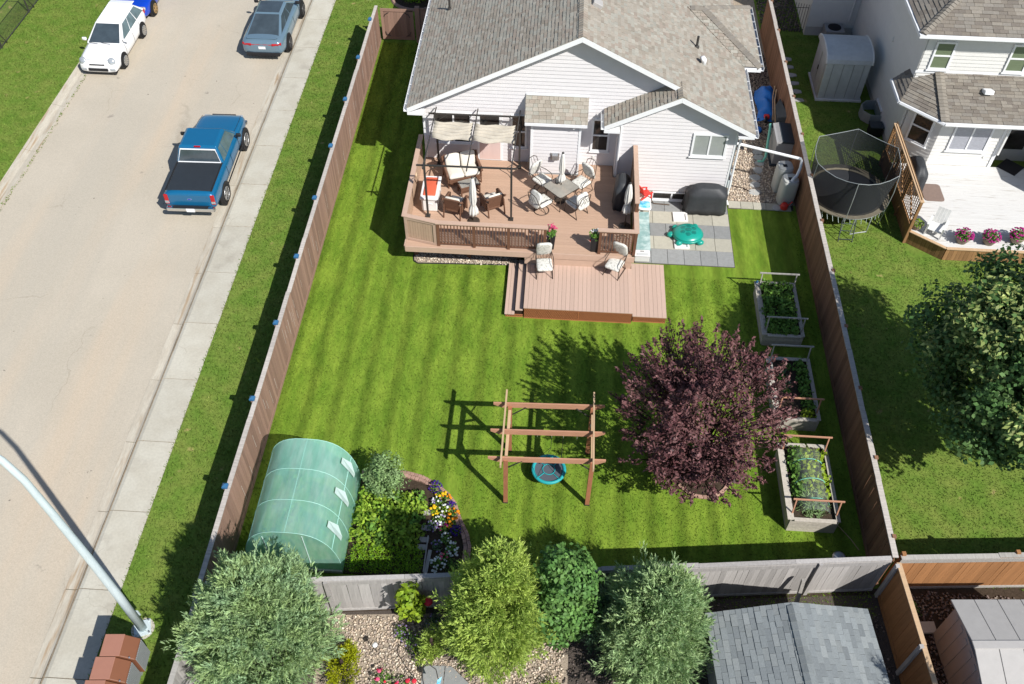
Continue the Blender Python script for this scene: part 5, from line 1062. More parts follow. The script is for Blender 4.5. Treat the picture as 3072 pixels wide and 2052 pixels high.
def conifer(name, label, loc, h, rad, nspr, k, length, width, m, bark, seed, shape=0.8, lean=(0, 0), gold=None, cat='tree', tilt=0.5, lobes=5, base=0.02):
    """shrubby juniper / cedar: feathery pointed plumes over an uneven ovoid"""
    r = np.random.default_rng(seed); random.seed(seed); t = thing(name, label, cat, loc)
    nb = max(40, nspr//34); per = nspr//nb
    u = r.uniform(base, 1, nb)**0.8; th = r.uniform(0, 2*PI, nb)
    prof = np.sin(np.clip(u, 0, 1)**shape*PI*0.92+0.20)**0.8; prof = np.clip(prof, 0.04, None)
    lob = 1+0.13*np.sin(lobes*th+u*5+seed)+0.09*np.sin((lobes+4)*th-u*9)
    q = r.uniform(0.40, 1, nb)**0.5
    X = (rad[0]-0.25)*prof*lob*q*np.cos(th)+lean[0]*u; Y = (rad[1]-0.25)*prof*lob*q*np.sin(th)+lean[1]*u; Z = (h-0.45)*u*(0.94+0.06*lob)
    B0 = np.c_[X, Y, Z]; AX = np.c_[np.cos(th), np.sin(th), np.zeros(nb)]*(1.0-0.65*u[:, None])+np.array([0, 0, 1])*(tilt+u[:, None]*0.9)+r.normal(0, 0.22, (nb, 3)); AX /= np.linalg.norm(AX, axis=1, keepdims=True)
    LB = r.uniform(0.45, 0.95, nb)*min(1.0, h/2.4); idx = np.repeat(np.arange(nb), per); n_ = len(idx)
    tt = r.uniform(-0.35, 1, (n_, 1)); rd = r.normal(0, 1, (n_, 3)); rd -= AX[idx]*(rd*AX[idx]).sum(1, keepdims=True); rd /= np.linalg.norm(rd, axis=1, keepdims=True)+1e-9
    wr = 0.19*min(1.0, h/2.4)*(1.08-np.clip(tt, 0, 1))
    P = B0[idx]+AX[idx]*tt*LB[idx][:, None]*0.85+rd*wr*r.uniform(0.1, 1.2, (n_, 1)); D = AX[idx]*1.0+rd*0.55+r.normal(0, 0.2, (n_, 3))
    V, F = spray_soup(P, D, length*0.50, width*0.66, k, r, 0.45)
    me = raw_mesh('crown', V, F, [m]); mesh_obj('crown', me, t); nspr = nb
    tips = [(random.uniform(0.1, 0.8), (X[i]*0.75, Y[i]*0.75, Z[i]*0.9)) for i in r.choice(nspr, 16, replace=False)]
    limbs(t, [(0, 0, 0), (lean[0]*0.3, lean[1]*0.3, h*0.35), (lean[0]*0.7, lean[1]*0.7, h*0.75), (lean[0]*0.95, lean[1]*0.95, h*0.93)], 0.09, tips, bark, 0.4); return t

# ================================================================ THE BACK YARD
# purple chokecherry in a brick ring
broadleaf('purple_tree', 'round purple-leaved tree on the lawn beside the raised beds', (4.80, 15.0, 0), 1.3, 0.085, (-0.40, 0.12, 2.45), (2.05, 2.10, 2.35), 400, 58, 0.30, 0.125, 0.42, 'leaf_purple', 'bark_dark', 11, spikes=210, zmin=-0.95, lo=0.35, ntips=26, lobes=36, lobe_r=0.72)
br = thing('tree_ring', 'ring of tan bricks set around the purple tree', 'edging', (4.80, 14.95, 0))
for k in range(30):
    a = 2*PI*k/30; inst('brick', box_mesh('ringbrick', 0.165, 0.10, 0.07, 'brick', 0.006), br, Matrix.Translation((0.82*math.cos(a), 0.82*math.sin(a), 0)) @ Matrix.Rotation(a+PI/2, 4, 'Z'))
MB().lathe([(0.76, 0.0), (0.76, 0.02), (0.4, 0.04)], (0, 0, 0), 24).build('mulch', 'soil', br)
# swing pergola
S = thing('swing_pergola', 'cedar pergola swing frame of four posts and five beams on the lawn', 'pergola', (0.2, 14.4, 0))
ps_ = [(-0.92, 13.60), (1.43, 13.68), (-0.92, 15.38), (1.42, 15.44)]
for x, y_ in ps_:
    po = MB(w=S).box2(x-0.06, y_-0.045, 0.05, x+0.06, y_+0.045, 2.22).build('post', 'cedar_post', S)
    MB(w=S).box2(x-0.07, y_-0.055, 0, x+0.07, y_+0.055, 0.05).build('post_shoe', 'black_metal', po)
for (x0, ya, x1, yb) in ((-1.40, 13.58, 1.78, 13.69), (-1.40, 14.48, 1.76, 14.59), (-1.39, 15.40, 1.75, 15.51)):
    d = Vector((x1-x0, yb-ya, 0)).normalized(); n = Vector((-d.y, d.x, 0))*0.022; a = Vector((x0, ya, 0)); b = Vector((x1, yb, 0))
    q = [(a, 2.35), (a, 2.28), (a+d*0.22, 2.15), (b-d*0.22, 2.15), (b, 2.28), (b, 2.35)]
    MB(w=S).ext([p+Vector((0, 0, z))-n for p, z in q], n*2).build('cross_beam', 'cedar', S)
for x, ya, yb in ((-1.035, 13.24, 15.78), (1.44, 13.30, 15.86)): MB(w=S).box2(x-0.022, ya, 2.352, x+0.022, yb, 2.49).build('side_beam', 'wood_pale', S)
for x in (-0.92, 1.43): MB(w=S).box2(x-0.04, 13.75, 2.0, x+0.04, 15.32, 2.14).build('tie_beam', 'wood_pale', S)
for (x, y_), sx in zip(ps_, (1, -1, 1, -1)):
    MB(w=S).tube([(x+sx*0.07, y_, 1.85), (x+sx*0.45, y_, 2.2)], 0.020, 5).build('knee_brace', 'black_metal', S)
    sy = 1 if y_ < 14.5 else -1
    MB(w=S).tube([(x, y_+sy*0.06, 1.55), (x, y_+sy*0.5, 2.02)], 0.045, 4).build('knee_brace', 'wood_grey', S)
for x in (-0.1, 0.3, 0.62, 1.0): MB(w=S).tube([(x, 14.52, 2.15), (x, 14.52, 2.06)], 0.012, 5).build('hook', 'steel', S)
D_ = thing('disc_swing', 'round teal saucer swing with black woven seat hanging in the pergola', 'swing', (0.28, 14.52, 0.42))
MB().tube([(0.46*math.cos(k*PI/16), 0.46*math.sin(k*PI/16), 0) for k in range(32)], 0.05, 10, closed=True).build('rim', 'swing_teal', D_, smooth=True)
MB().lathe([(0.42, -0.015), (0.42, 0.0), (0.1, -0.02)], (0, 0, 0), 32).build('seat', 'swing_mat', D_)
MB().tube([(0.18*math.cos(k*PI/12), 0.18*math.sin(k*PI/12), 0.004) for k in range(24)], 0.013, 5, closed=True).build('ring_stripe', 'swing_teal', D_)
for k in range(4): a = PI/4+k*PI/2; MB().tube([(0.19*math.cos(a), 0.19*math.sin(a), 0.004), (0.42*math.cos(a), 0.42*math.sin(a), 0.008)], 0.014, 5).build('stripe', 'swing_teal', D_)
for sx, tx in ((-1, 0.3-0.28), (1, 0.62-0.28)):
    for sy in (-1, 1): MB().tube([(sx*0.34, sy*0.34, 0.03), (tx, 0, 1.15), (tx, 0, 1.66)], 0.007, 5).build('rope', 'black_metal', D_)
# raised beds
def raised_bed(label, x0, y0, x1, y1, h, arches):
    t = thing('raised_bed', label, 'raised bed', ((x0+x1)/2, (y0+y1)/2, 0), 0, 'raised vegetable beds')
    hx, hy = (x1-x0)/2, (y1-y0)/2
    for i in range(4):
        z0, z1 = h*i/4+0.003, h*(i+1)/4-0.003
        for s_ in (-1, 1):
            MB().box2(-hx, s_*hy-0.02, z0, hx, s_*hy+0.02, z1).build('board', 'bed_wood', t)
            MB().box2(s_*hx-0.02, -hy+0.021, z0, s_*hx+0.02, hy-0.021, z1).build('board', 'bed_wood', t)
    for s_ in (-1, 1):
        MB().box2(s_*hx-0.09, -hy-0.03, h, s_*hx+0.03 if s_ > 0 else s_*hx+0.09, hy+0.03, h+0.035).build('cap_board', 'bed_wood', t)
        MB().box2(-hx+0.092, s_*hy-0.08, h+0.001, hx-0.092, s_*hy+0.04, h+0.034).build('cap_board', 'bed_wood', t)
    MB().box2(-hx+0.03, -hy+0.03, 0.02, hx-0.03, hy-0.03, h-0.06).build('soil', 'soil', t)
    for (ya, m) in arches:
        mb = MB(); lean = 0.10
        for s_ in (-1, 1): mb.box((s_*(hx-0.06), ya+lean/2, h+0.30), (0.035, 0.035, 0.6), rx=-0.15)
        mb.box((0, ya+lean, h+0.61), (2*hx+0.06, 0.035, 0.045)); mb.build('arch_frame', m, t)
    return t
b1 = raised_bed('weathered raised bed nearest the patio, full of leafy potato plants', 7.13, 20.12, 8.40, 22.50, 0.52, [(-1.05, 'wood_grey'), (0.95, 'wood_grey')])
b2 = raised_bed('weathered raised bed in the middle with two planted rows and bare soil', 7.13, 16.74, 8.40, 19.10, 0.56, [(-0.95, 'cedar'), (1.12, 'wood_grey')])
b3 = raised_bed('weathered raised bed nearest the back fence with a clear cloche tunnel', 7.06, 13.24, 8.40, 15.74, 0.62, [(-1.08, 'cedar'), (1.05, 'cedar')])
tag(MB().box((7.12, 22.45, 0.60), (0.07, 0.05, 0.09)).build('blue_clip', 'cap_blue'), 'small blue clip on the corner of the potato bed', 'clip')
def bush(name, label, cat, loc, rad, h, n, size, aspect, m, seed, blooms=(), group=None, stems=6, low=0.1, droop=0.5):
    r = np.random.default_rng(seed); t = thing(name, label, cat, loc, 0, group); random.seed(seed)
    D = r.normal(0, 1, (n, 3)); D[:, 2] = np.abs(D[:, 2]); D /= np.linalg.norm(D, axis=1, keepdims=True); q = r.uniform(0.2, 1, (n, 1))**0.5*(1+0.15*np.sin(D[:, :1]*7+seed)+0.12*np.sin(D[:, 1:2]*9))
    P = D*q*np.array([rad, rad, h]); P[:, 2] += low*h*0.3
    V, F = leaf_soup(P, D*0.7+np.array([0, 0, droop]), size, aspect, r); mesh_obj('leaves', raw_mesh('leaves', V, F, [m]), t)
    mb = MB()
    for i in range(stems): a = random.uniform(0, 6.28); q = random.uniform(0.2, 0.7)*rad; mb.tube([(0, 0, 0), (q*0.4*math.cos(a), q*0.4*math.sin(a), h*0.4), (q*math.cos(a), q*math.sin(a), h*0.75)], 0.006+0.006*h, 4)
    mb.build('stems', 'leaf_garden', t)
    for (bm, k, bs, zlo) in blooms:
        mb = MB()
        for i in range(k):
            d = r.normal(0, 1, 3); d[2] = abs(d[2])+zlo; d /= np.linalg.norm(d); p = d*np.array([rad, rad, h])*r.uniform(0.9, 1.08); s_ = bs*0.85*r.uniform(0.6, 1.2)
            mb.lathe([(0.3*s_, -0.3*s_), (s_, 0.0), (0.8*s_, 0.25*s_), (0.3*s_, 0.4*s_)], tuple(p), 7)
        mb.build('blossoms', bm, t)
    return t
k = 0
for i in range(3):
    for j in range(6): bush('potato_plant', 'leafy potato plant in the raised bed nearest the patio', 'plant', (7.40+0.34*i+random.uniform(-0.04, 0.04), 20.35+0.38*j+random.uniform(-0.05, 0.05), 0.46), 0.25, 0.38, 90, 0.13, 0.6, 'leaf_garden', 100+k, group='potato plants in the first bed'); k += 1
for j in range(7): bush('bean_plant', 'bright green plant in the dense right-hand row of the middle bed', 'plant', (8.10+random.uniform(-0.03, 0.03), 16.95+0.31*j, 0.50), 0.22, 0.36 if j else 0.28, 90, 0.11, 0.6, 'leaf_lime' if j == 0 else 'leaf_garden', 140+j, group='right row of the middle bed')
for j in range(5): bush('young_plant', 'loose darker plant in the left row of the middle bed', 'plant', (7.52+0.10*math.sin(j*2), 17.75+0.26*j, 0.50), 0.17, 0.22, 34, 0.10, 0.6, 'leaf_bluegreen' if j % 2 else 'leaf_garden', 150+j, group='left row of the middle bed')
for j in range(12): bush('lettuce_plant', 'pale green salad plant under the clear cloche tunnel', 'plant', (7.42+0.30*(j % 3)+0.05*(j % 2), 14.15+0.40*(j//3), 0.56), 0.29, 0.36, 120, 0.13, 0.7, 'leaf_lime' if j % 3 else 'leaf_garden', 160+j, group='salad under the cloche')
for j in range(4): bush('onion_plant', 'wispy grey-green plant at the near end of the cloche', 'plant', (7.55+0.32*(j % 2), 13.6+0.4*(j//2), 0.56), 0.30, 0.36, 150, 0.2, 0.16, 'leaf_silver', 170+j, group='onions under the cloche', droop=0.1)
ct = thing('cloche_tunnel', 'clear plastic cloche tunnel on green hoops over the nearest raised bed', 'cloche', (7.75, 14.48, 0.60))
NA = 14; ys = [-1.05, -0.75, -0.45, -0.1, 0.2, 0.55, 0.85, 1.05]; rings = []
for i, yy in enumerate(ys):
    hh = (0.40 if i % 2 == 0 else 0.33)*(0.6 if i in (0, 7) else 1)*1.12; rings.append([(0.43*math.cos(PI*j/NA)*(1+0.04*math.sin(i*3+j)), yy+0.03*math.sin(j*2.1+i), hh*math.sin(PI*j/NA)**0.8+0.01*math.sin(j*5+i*2)) for j in range(NA+1)])
mb = MB(); mb.add([p for q in rings for p in q], [(i*(NA+1)+j, (i+1)*(NA+1)+j, (i+1)*(NA+1)+j+1, i*(NA+1)+j+1) for i in range(len(ys)-1) for j in range(NA)]); mb.build('film', 'clear_film', ct, smooth=True)
for yy in (-0.75, -0.1, 0.55): MB().tube([(0.44*math.cos(PI*j/12), yy, 0.40*math.sin(PI*j/12)) for j in range(13)], 0.010, 5).build('hoop', 'seafoam', ct)
tag(MB().lathe([(0.02, 0.03), (0.16, 0.025), (0.19, 0.0), (0.195, 0.012), (0.15, 0.045), (0.03, 0.05), (0.03, 0.07)], (8.43, 12.45, 0.03), 24).build('bin_lid', 'steel', smooth=False), 'round grey metal lid lying in the shaded corner by the back fence', 'lid')
tag(MB().tube([(8.55, 13.45, 0.05), (8.85, 13.05, 0.03), (9.02, 12.72, 0.03)], 0.012, 5).build('cane', 'wood_pale'), 'thin pale cane lying between the near bed and the fence', 'cane')

# greenhouse tunnel
GH = thing('greenhouse', 'green mesh-plastic tunnel greenhouse with white window flaps by the street fence', 'greenhouse', (-6.48, 12.58, 0))
HW, HL, HH = 1.28, 1.45, 2.0; NB = 22
def gprof(j, wob=0.0):
    a = PI*j/NB; c, s_ = math.cos(a), math.sin(a); return (HW*math.copysign(abs(c)**0.72, c)*(1+wob), HH*abs(s_)**0.80*(1+wob))
def cover(y0, y1, n, name):
    mb = MB(); vs_ = []
    for i in range(n+1):
        tt = i/n; y_ = y0+(y1-y0)*tt; sag = -0.012*math.sin(PI*((tt*3) % 1))
        for j in range(NB+1):
            x, z = gprof(j, sag+0.006*math.sin(j*1.7+i*0.9)+0.005*math.sin(j*4.1)); vs_.append((x, y_, max(z, 0.01)))
    mb.add(vs_, [(i*(NB+1)+j, (i+1)*(NB+1)+j, (i+1)*(NB+1)+j+1, i*(NB+1)+j+1) for i in range(n) for j in range(NB)])
    return mb.build(name, 'gh_cover', GH, smooth=True)
cover(-HL, HL, 18, 'cover')
for yy, nm in ((-HL-0.002, 'front_panel'), (HL+0.002, 'back_panel')):
    mb = MB(); pr_ = [gprof(j) for j in range(NB+1)]; mb.add([(x, yy, max(z, 0.01)) for x, z in pr_], [tuple(range(NB+1))]); mb.build(nm, 'gh_cover', GH)
for yy in (-HL, -HL/3, HL/3, HL): MB().tube([(gprof(j)[0]*1.008, yy, max(gprof(j)[1]*1.006, 0.01)) for j in range(NB+1)], 0.008, 6).build('hoop', 'gh_rod', GH, smooth=True)
for j in (4, 11, 18): x, z = gprof(j); MB().tube([(x, -HL, z-0.03), (x, HL, z-0.03)], 0.012, 6).build('purlin', 'gh_rod', GH)
for x in (-0.62, 0.45):
    z = HH*0.93 if abs(x) < 0.5 else HH*0.86; MB().tube([(x, -HL-0.012, 0.02), (x, -HL-0.012, z)], 0.014, 6).build('zip', 'gh_flap', GH)
for yy in (-0.93, 0.10, 1.05):
    x, z = gprof(4); x2, z2 = gprof(6); x3, z3 = gprof(2.6)
    MB().add([(x2+0.05, yy-0.08, z2+0.03), (x2+0.05, yy+0.10, z2+0.04), (x+0.05, yy+0.20, z+0.02), (x3+0.05, yy+0.05, z3), (x3+0.05, yy-0.09, z3+0.03), (x+0.05, yy-0.10, z+0.02)], [(0, 1, 2, 3, 4, 5)]).build('window_flap', 'gh_flap', GH)
for k_ in range(5): bush('greenhouse_plant', 'leafy plant dimly seen through the greenhouse cover', 'plant', (-6.95+0.9*(k_ % 2), 11.7+0.5*k_, 0), 0.35, 0.8, 120, 0.16, 0.5, 'leaf_garden', 200+k_, group='plants inside the greenhouse')
MB(w=GH).box2(-7.74, 11.05, 0, -5.2, 11.1, 0.12).build('base_board', 'wood_grey', GH)

# the garden bed with its curved brick edging
struct(MB().prism([(-5.18, 11.05), (-1.95, 11.1), (-1.98, 12.3), (-2.32, 12.95), (-2.5, 13.4), (-3.1, 13.95), (-3.9, 14.22), (-5.18, 14.15)], 0.0, 0.06).build('garden_soil', 'soil'))
be = thing('brick_edging', 'curved double row of reddish bricks edging the flower bed', 'edging', (-2.5, 13, 0))
path_ = [(-5.15, 14.25), (-4.5, 14.30), (-3.9, 14.32), (-3.4, 14.20), (-2.97, 13.98), (-2.6, 13.68), (-2.36, 13.38), (-2.22, 13.0), (-2.10, 12.75), (-1.92, 12.42), (-1.82, 12.05), (-1.82, 11.7), (-1.86, 11.35)]
def resample(p, st):
    out = []; acc = 0.0
    for i in range(len(p)-1):
        a, b = Vector((*p[i], 0)), Vector((*p[i+1], 0)); L = (b-a).length; d = (b-a)/L; s_ = acc
        while s_ < L: out.append((a+d*s_, math.atan2(d.y, d.x))); s_ += st
        acc = s_-L
    return out
for off, z in ((0.0, 0.0), (0.11, 0.005)):
    for (p, a) in resample(path_, 0.125 if off else 0.12):
        q = p+Vector((math.sin(a), -math.cos(a), 0))*off-Vector((-2.5, 13, 0))
        inst('brick', box_mesh('edgebrick', 0.112, 0.10, 0.13, 'brick', 0.008), be, Matrix.Translation((q.x, q.y, z+random.uniform(-0.005, 0.005))) @ Matrix.Rotation(a+random.gauss(0, 0.05), 4, 'Z'))
broadleaf('silver_shrub', 'pale silvery green shrub at the top of the garden bed', (-4.36, 13.72, 0), 0.4, 0.03, (0, 0.05, 0.85), (0.58, 0.55, 0.72), 90, 45, 0.20, 0.085, 0.5, 'leaf_silver', 'bark', 21, cat='shrub', zmin=-0.9, ntips=10, lo=0.3)
k = 0
for i in range(6):
    for j in range(5): bush('bean_plant', 'yellow-green bean plant in the broad leafy patch of the garden bed', 'plant', (-4.95+0.31*i+random.uniform(-0.05, 0.05), 12.08+0.34*j+random.uniform(-0.05, 0.05), 0.05), 0.27, 0.34, 80, 0.12, 0.75, 'leaf_bean' if random.random() < 0.75 else 'leaf_garden', 220+k, group='bean patch'); k += 1
for i in range(8):
    for j in range(3): bush('carrot_plant', 'feathery carrot plant in the dense row nearest the back fence', 'plant', (-4.95+0.25*i+random.uniform(-0.03, 0.03), 11.22+0.26*j+random.uniform(-0.03, 0.03), 0.05), 0.19, 0.30, 150, 0.05, 0.5, 'leaf_carrot', 260+k, group='carrot rows'); k += 1
fl = [(-2.98, 13.86, 'leaf_garden', [('petal_purple', 60, 0.035, 0.1)], 'mound of deep violet flowers at the top of the brick curve', 0.20), (-2.78, 13.62, 'leaf_garden', [('petal_yellow', 9, 0.05, 0.3)], 'yellow marigold nearest the violet mound', 0.16), (-2.62, 13.50, 'leaf_garden', [('petal_orange', 9, 0.05, 0.3)], 'orange marigold near the top of the flower bed', 0.16), (-2.46, 13.28, 'leaf_garden', [('petal_purple', 34, 0.035, 0.1)], 'dark purple flowers against the upper brick curve', 0.16),
      (-2.9, 13.38, 'leaf_garden', [('petal_white', 8, 0.04, 0.2), ('petal_lilac', 8, 0.035, 0.2)], 'white and lilac flowers left of the upper marigolds', 0.17), (-2.90, 13.08, 'leaf_lime', [('petal_yellow', 10, 0.05, 0.3)], 'golden marigold on the left side of the flower bed', 0.17), (-2.62, 13.12, 'leaf_lime', [('petal_white', 14, 0.04, 0.2)], 'cream white flowers in the middle of the marigolds', 0.19), (-2.36, 13.02, 'leaf_garden', [('petal_orange', 12, 0.055, 0.3)], 'deep orange marigold beside the brick bend', 0.18), (-2.40, 12.74, 'leaf_garden', [('petal_orange', 8, 0.055, 0.3), ('petal_yellow', 4, 0.05, 0.3)], 'lowest orange marigold beside the bricks', 0.17),
      (-2.72, 12.78, 'leaf_garden', [('petal_white', 12, 0.04, 0.2), ('petal_lilac', 8, 0.04, 0.2)], 'white and blue petunias in the centre of the bed', 0.2), (-2.56, 12.52, 'leaf_garden', [('petal_magenta', 9, 0.045, 0.3)], 'magenta petunia in the centre of the bed', 0.16), (-2.24, 12.5, 'leaf_garden', [('petal_purple', 50, 0.035, 0.1)], 'deep violet mound beside the inner brick bend', 0.17), (-2.5, 12.22, 'leaf_garden', [('petal_white', 12, 0.04, 0.2)], 'white petunia below the inner brick bend', 0.19), (-2.72, 12.0, 'leaf_bluegreen', [('petal_lilac', 10, 0.035, 0.1)], 'small blue flowered plant in the shaded lower bed', 0.17),
      (-2.28, 11.92, 'leaf_garden', [('petal_white', 18, 0.045, 0.2)], 'white petunia on the right of the lower bed', 0.2), (-2.46, 11.66, 'leaf_garden', [('petal_pink', 8, 0.04, 0.3), ('petal_white', 6, 0.04, 0.2)], 'pink and white petunia in the lower bed', 0.18), (-2.62, 11.44, 'leaf_garden', [('petal_white', 26, 0.045, 0.2)], 'large clump of white flowers at the foot of the bed', 0.22), (-2.2, 11.4, 'leaf_garden', [], 'plain green clump at the foot of the brick edge', 0.24), (-2.95, 12.6, 'leaf_bluegreen', [('petal_lilac', 12, 0.035, 0.1)], 'lilac flowered plant along the garden boards', 0.17)]
for i, (x, y_, lm, bl, lb, rr) in enumerate(fl): bush('flower_clump', lb, 'flowers', (x, y_, 0.05), rr, rr*1.35, int(90*rr/0.17), 0.07, 0.5, lm, 300+i, bl, 'flowers in the brick edged bed')
tag(MB().box((-2.92, 11.52, 0.30), (0.10, 0.72, 0.03), rz=R(-4)).build('plank', 'wood_grey'), 'pale grey plank lying by the lower flower bed', 'plank').location = (0, 0, -0.22)
t = thing('plank_walk', 'line of grey boards between vegetables and flowers', 'boardwalk', (-3.12, 12.3, 0))
for (x, y_, a, L) in ((0.02, 0.75, 0.1, 0.22), (0.03, 0.25, 0, 0.2), (0.02, -0.12, 0, 0.2), (-0.03, -0.35, 0, 0.28)): MB().box((x, y_, 0.085), (0.26, 0.16, 0.04), rz=a).build('board', 'wood_grey', t)
MB().box((0.12, -0.55, 0.09), (0.03, 1.1, 0.08)).build('edge_board', 'wood_grey', t)
tag(MB().box2(-5.25, 10.72, 0.0, -1.0, 10.78, 0.18).build('sill_board', 'wood_grey'), 'long grey board along the foot of the vegetable patch by the fence', 'board').rotation_euler = (0, 0, 0.0)

# ================================================================ TREES BEHIND THE FENCE
conifer('juniper', 'largest grey-green feathery juniper at the lower left corner', (-6.5, 8.55, 0), 3.9, (1.65, 1.7), 27000, 8, 0.34, 0.030, 'leaf_juniper', 'bark_dark', 31, lean=(-0.1, 0.3))
conifer('golden_juniper', 'tall yellow-green juniper in the middle of the back row', (-1.0, 9.2, 0), 4.5, (1.15, 1.15), 19000, 8, 0.33, 0.030, 'leaf_yellowgreen', 'bark_dark', 32, lean=(0.25, 0.35), lobes=4)
conifer('juniper', 'silvery green juniper beside the grey shingled shed', (2.85, 9.2, 0), 3.85, (1.3, 1.3), 20000, 8, 0.33, 0.030, 'leaf_juniper2', 'bark_dark', 33, lean=(0.2, 0.35), lobes=4)
conifer('blue_juniper', 'dark blue-green juniper half hidden between maple and silvery juniper', (1.75, 9.75, 0), 2.1, (0.75, 0.75), 2600, 7, 0.28, 0.028, 'leaf_bluegreen', 'bark_dark', 34, lobes=3)
broadleaf('broadleaf_tree', 'glossy mid-green broadleaf tree between the two junipers', (0.75, 9.55, 0), 0.8, 0.06, (-0.02, 0.25, 2.15), (0.85, 0.88, 2.15), 290, 44, 0.24, 0.12, 0.7, 'leaf_maple', 'bark_dark', 35, zmin=-0.95, lo=0.35, ntips=12)
broadleaf('lime_shrub', 'lime green large-leaved shrub in front of the grey fence', (-3.05, 9.75, 0), 0.5, 0.03, (0.0, 0.05, 1.15), (0.38, 0.30, 0.85), 46, 16, 0.16, 0.16, 0.7, 'leaf_lime', 'bark', 36, cat='shrub', zmin=-0.9, lo=0.2, ntips=8)
conifer('gold_shrub', 'low golden yellow conifer at the right foot of the big juniper', (-4.62, 8.35, 0), 1.0, (0.55, 0.85), 2300, 6, 0.20, 0.022, 'leaf_gold', 'bark_dark', 37, cat='shrub', lobes=3)
conifer('gold_shrub', 'small yellow-green conifer tuft left of the golden juniper', (-2.45, 8.95, 0), 1.25, (0.42, 0.48), 1300, 6, 0.26, 0.026, 'leaf_yellowgreen', 'bark_dark', 38, cat='shrub', lobes=3)
for i, (x, y_, rr, lm, bl, lb) in enumerate([(-2.95, 9.22, 0.34, 'leaf_garden', [('petal_lilac', 14, 0.03, 0.2)], 'blue flowered green perennial below the lime shrub'), (-2.72, 8.92, 0.30, 'leaf_lime', [], 'bright green perennial mound at the edge of the gravel'), (-3.35, 9.5, 0.22, 'leaf_garden', [('petal_lilac', 22, 0.03, 0.2)], 'lilac flower spikes beside the grey fence'), (-2.55, 9.85, 0.25, 'leaf_bluegreen', [('petal_lilac', 10, 0.03, 0.2)], 'dark perennial in the shade of the golden juniper'),
     (-3.6, 8.2, 0.34, 'leaf_garden', [('petal_red', 5, 0.06, 0.4), ('petal_pink', 4, 0.06, 0.4)], 'left rose bush with red blooms at the bottom edge'), (-3.05, 8.0, 0.32, 'leaf_garden', [('petal_red', 5, 0.07, 0.4), ('petal_pink', 2, 0.05, 0.4)], 'right rose bush with red blooms at the bottom edge'), (0.55, 8.3, 0.30, 'leaf_lime', [], 'lime green mound under the broadleaf tree'), (-0.1, 8.05, 0.3, 'leaf_yellowgreen', [], 'straw tinted grass clump under the junipers'), (4.1, 8.3, 0.35, 'leaf_carrot', [], 'dark green ground plant left of the grey shed'), (10.1, 11.0, 0.22, 'leaf_garden', [], 'small weed in the reddish stones behind the orange fence'), (5.6, 10.55, 0.22, 'leaf_bean', [], 'weedy tuft behind the grey shed')]):
    bush('perennial', lb, 'plant', (x, y_, 0.0), rr, rr*1.3, 150, 0.075, 0.45, lm, 400+i, bl)
tag(MB().lathe([(0.10, 0.0), (0.12, 0.06), (0.10, 0.14), (0.03, 0.16)], (-2.66, 9.98, 0.9), 14).build('red_globe', 'petal_red', smooth=True), 'small red garden globe on a stake beside the fence post', 'ornament')
tag(MB().tube([(-2.66, 9.98, 0.0), (-2.66, 9.98, 0.91)], 0.012, 5).build('globe_stake', 'black_metal'), 'thin dark stake holding the red garden globe', 'stake')
t = thing('shepherd_hook', 'black iron garden hook with a small blue glass bird on the little patio', 'garden hook', (-2.55, 8.05, 0))
MB().tube([(0, 0, 0.05), (-0.02, 0.02, 0.7), (-0.02, 0.12, 1.15), (0.12, 0.2, 1.32), (0.32, 0.12, 1.2), (0.38, -0.02, 0.95)], 0.014, 6).build('hook', 'black_metal', t)
MB().tube([(-0.3, 0.05, 0.02), (0, 0, 0.06), (0.3, -0.1, 0.02)], 0.012, 5).build('foot', 'black_metal', t)
MB().add([(0.34, -0.12, 0.80), (0.46, 0.06, 0.92), (0.42, -0.02, 0.66), (0.36, -0.05, 0.95)], [(0, 1, 2), (0, 3, 1), (0, 2, 3), (1, 3, 2)]).build('glass_bird', 'blue_plastic', t)
tag(MB().lathe([(0.05, 0), (0.075, 0.03), (0.06, 0.07), (0.01, 0.09)], (-3.92, 8.95, 0.45), 10).build('solar_light', 'white_plastic', smooth=True), 'small round white garden light in the gravel', 'light')
tag(MB().tube([(-3.92, 8.95, 0), (-3.92, 8.95, 0.46)], 0.01, 5).build('light_stake', 'black_metal'), 'dark stake under the round white garden light', 'stake')
# big linden next door
broadleaf('linden_tree', 'large linden with pale yellow flower bracts over the neighbouring lawn', (13.6, 16.3, 0), 2.2, 0.17, (-0.45, 0.0, 4.5), (3.55, 3.5, 3.75), 600, 105, 0.48, 0.135, 0.8, 'leaf_linden', 'bark_dark', 41, extra=('leaf_linden_bract', 0.60, 0.17), zmin=-0.85, lo=0.40, ntips=22, lobes=48, lobe_r=1.2)
conifer('spruce', 'dark green spruce at the bottom right corner beside the resin shed', (11.1, 5.9, 0), 5.6, (1.5, 1.5), 5200, 7, 0.38, 0.030, 'leaf_spruce', 'bark_dark', 42, shape=0.55, lobes=6, tilt=0.1)
# round shrub bed in the front lawn
t = thing('shrub_bed_edging', 'curved concrete edging ring around a green shrub at the top of the picture', 'edging', (-7.15, 41.3, 0))
MB().tube([(1.22*math.cos(k*PI/16), 1.22*math.sin(k*PI/16), 0.02) for k in range(32)], 0.09, 6, closed=True).build('ring', 'brick', t); MB().lathe([(1.14, 0.0), (1.14, 0.03), (0.5, 0.05)], (0, 0, 0), 24).build('mulch', 'soil', t)
bush('round_shrub', 'bright green shrub inside the concrete ring at the top', 'shrub', (-7.3, 41.3, 0), 0.75, 0.8, 1500, 0.09, 0.5, 'leaf_carrot', 450)

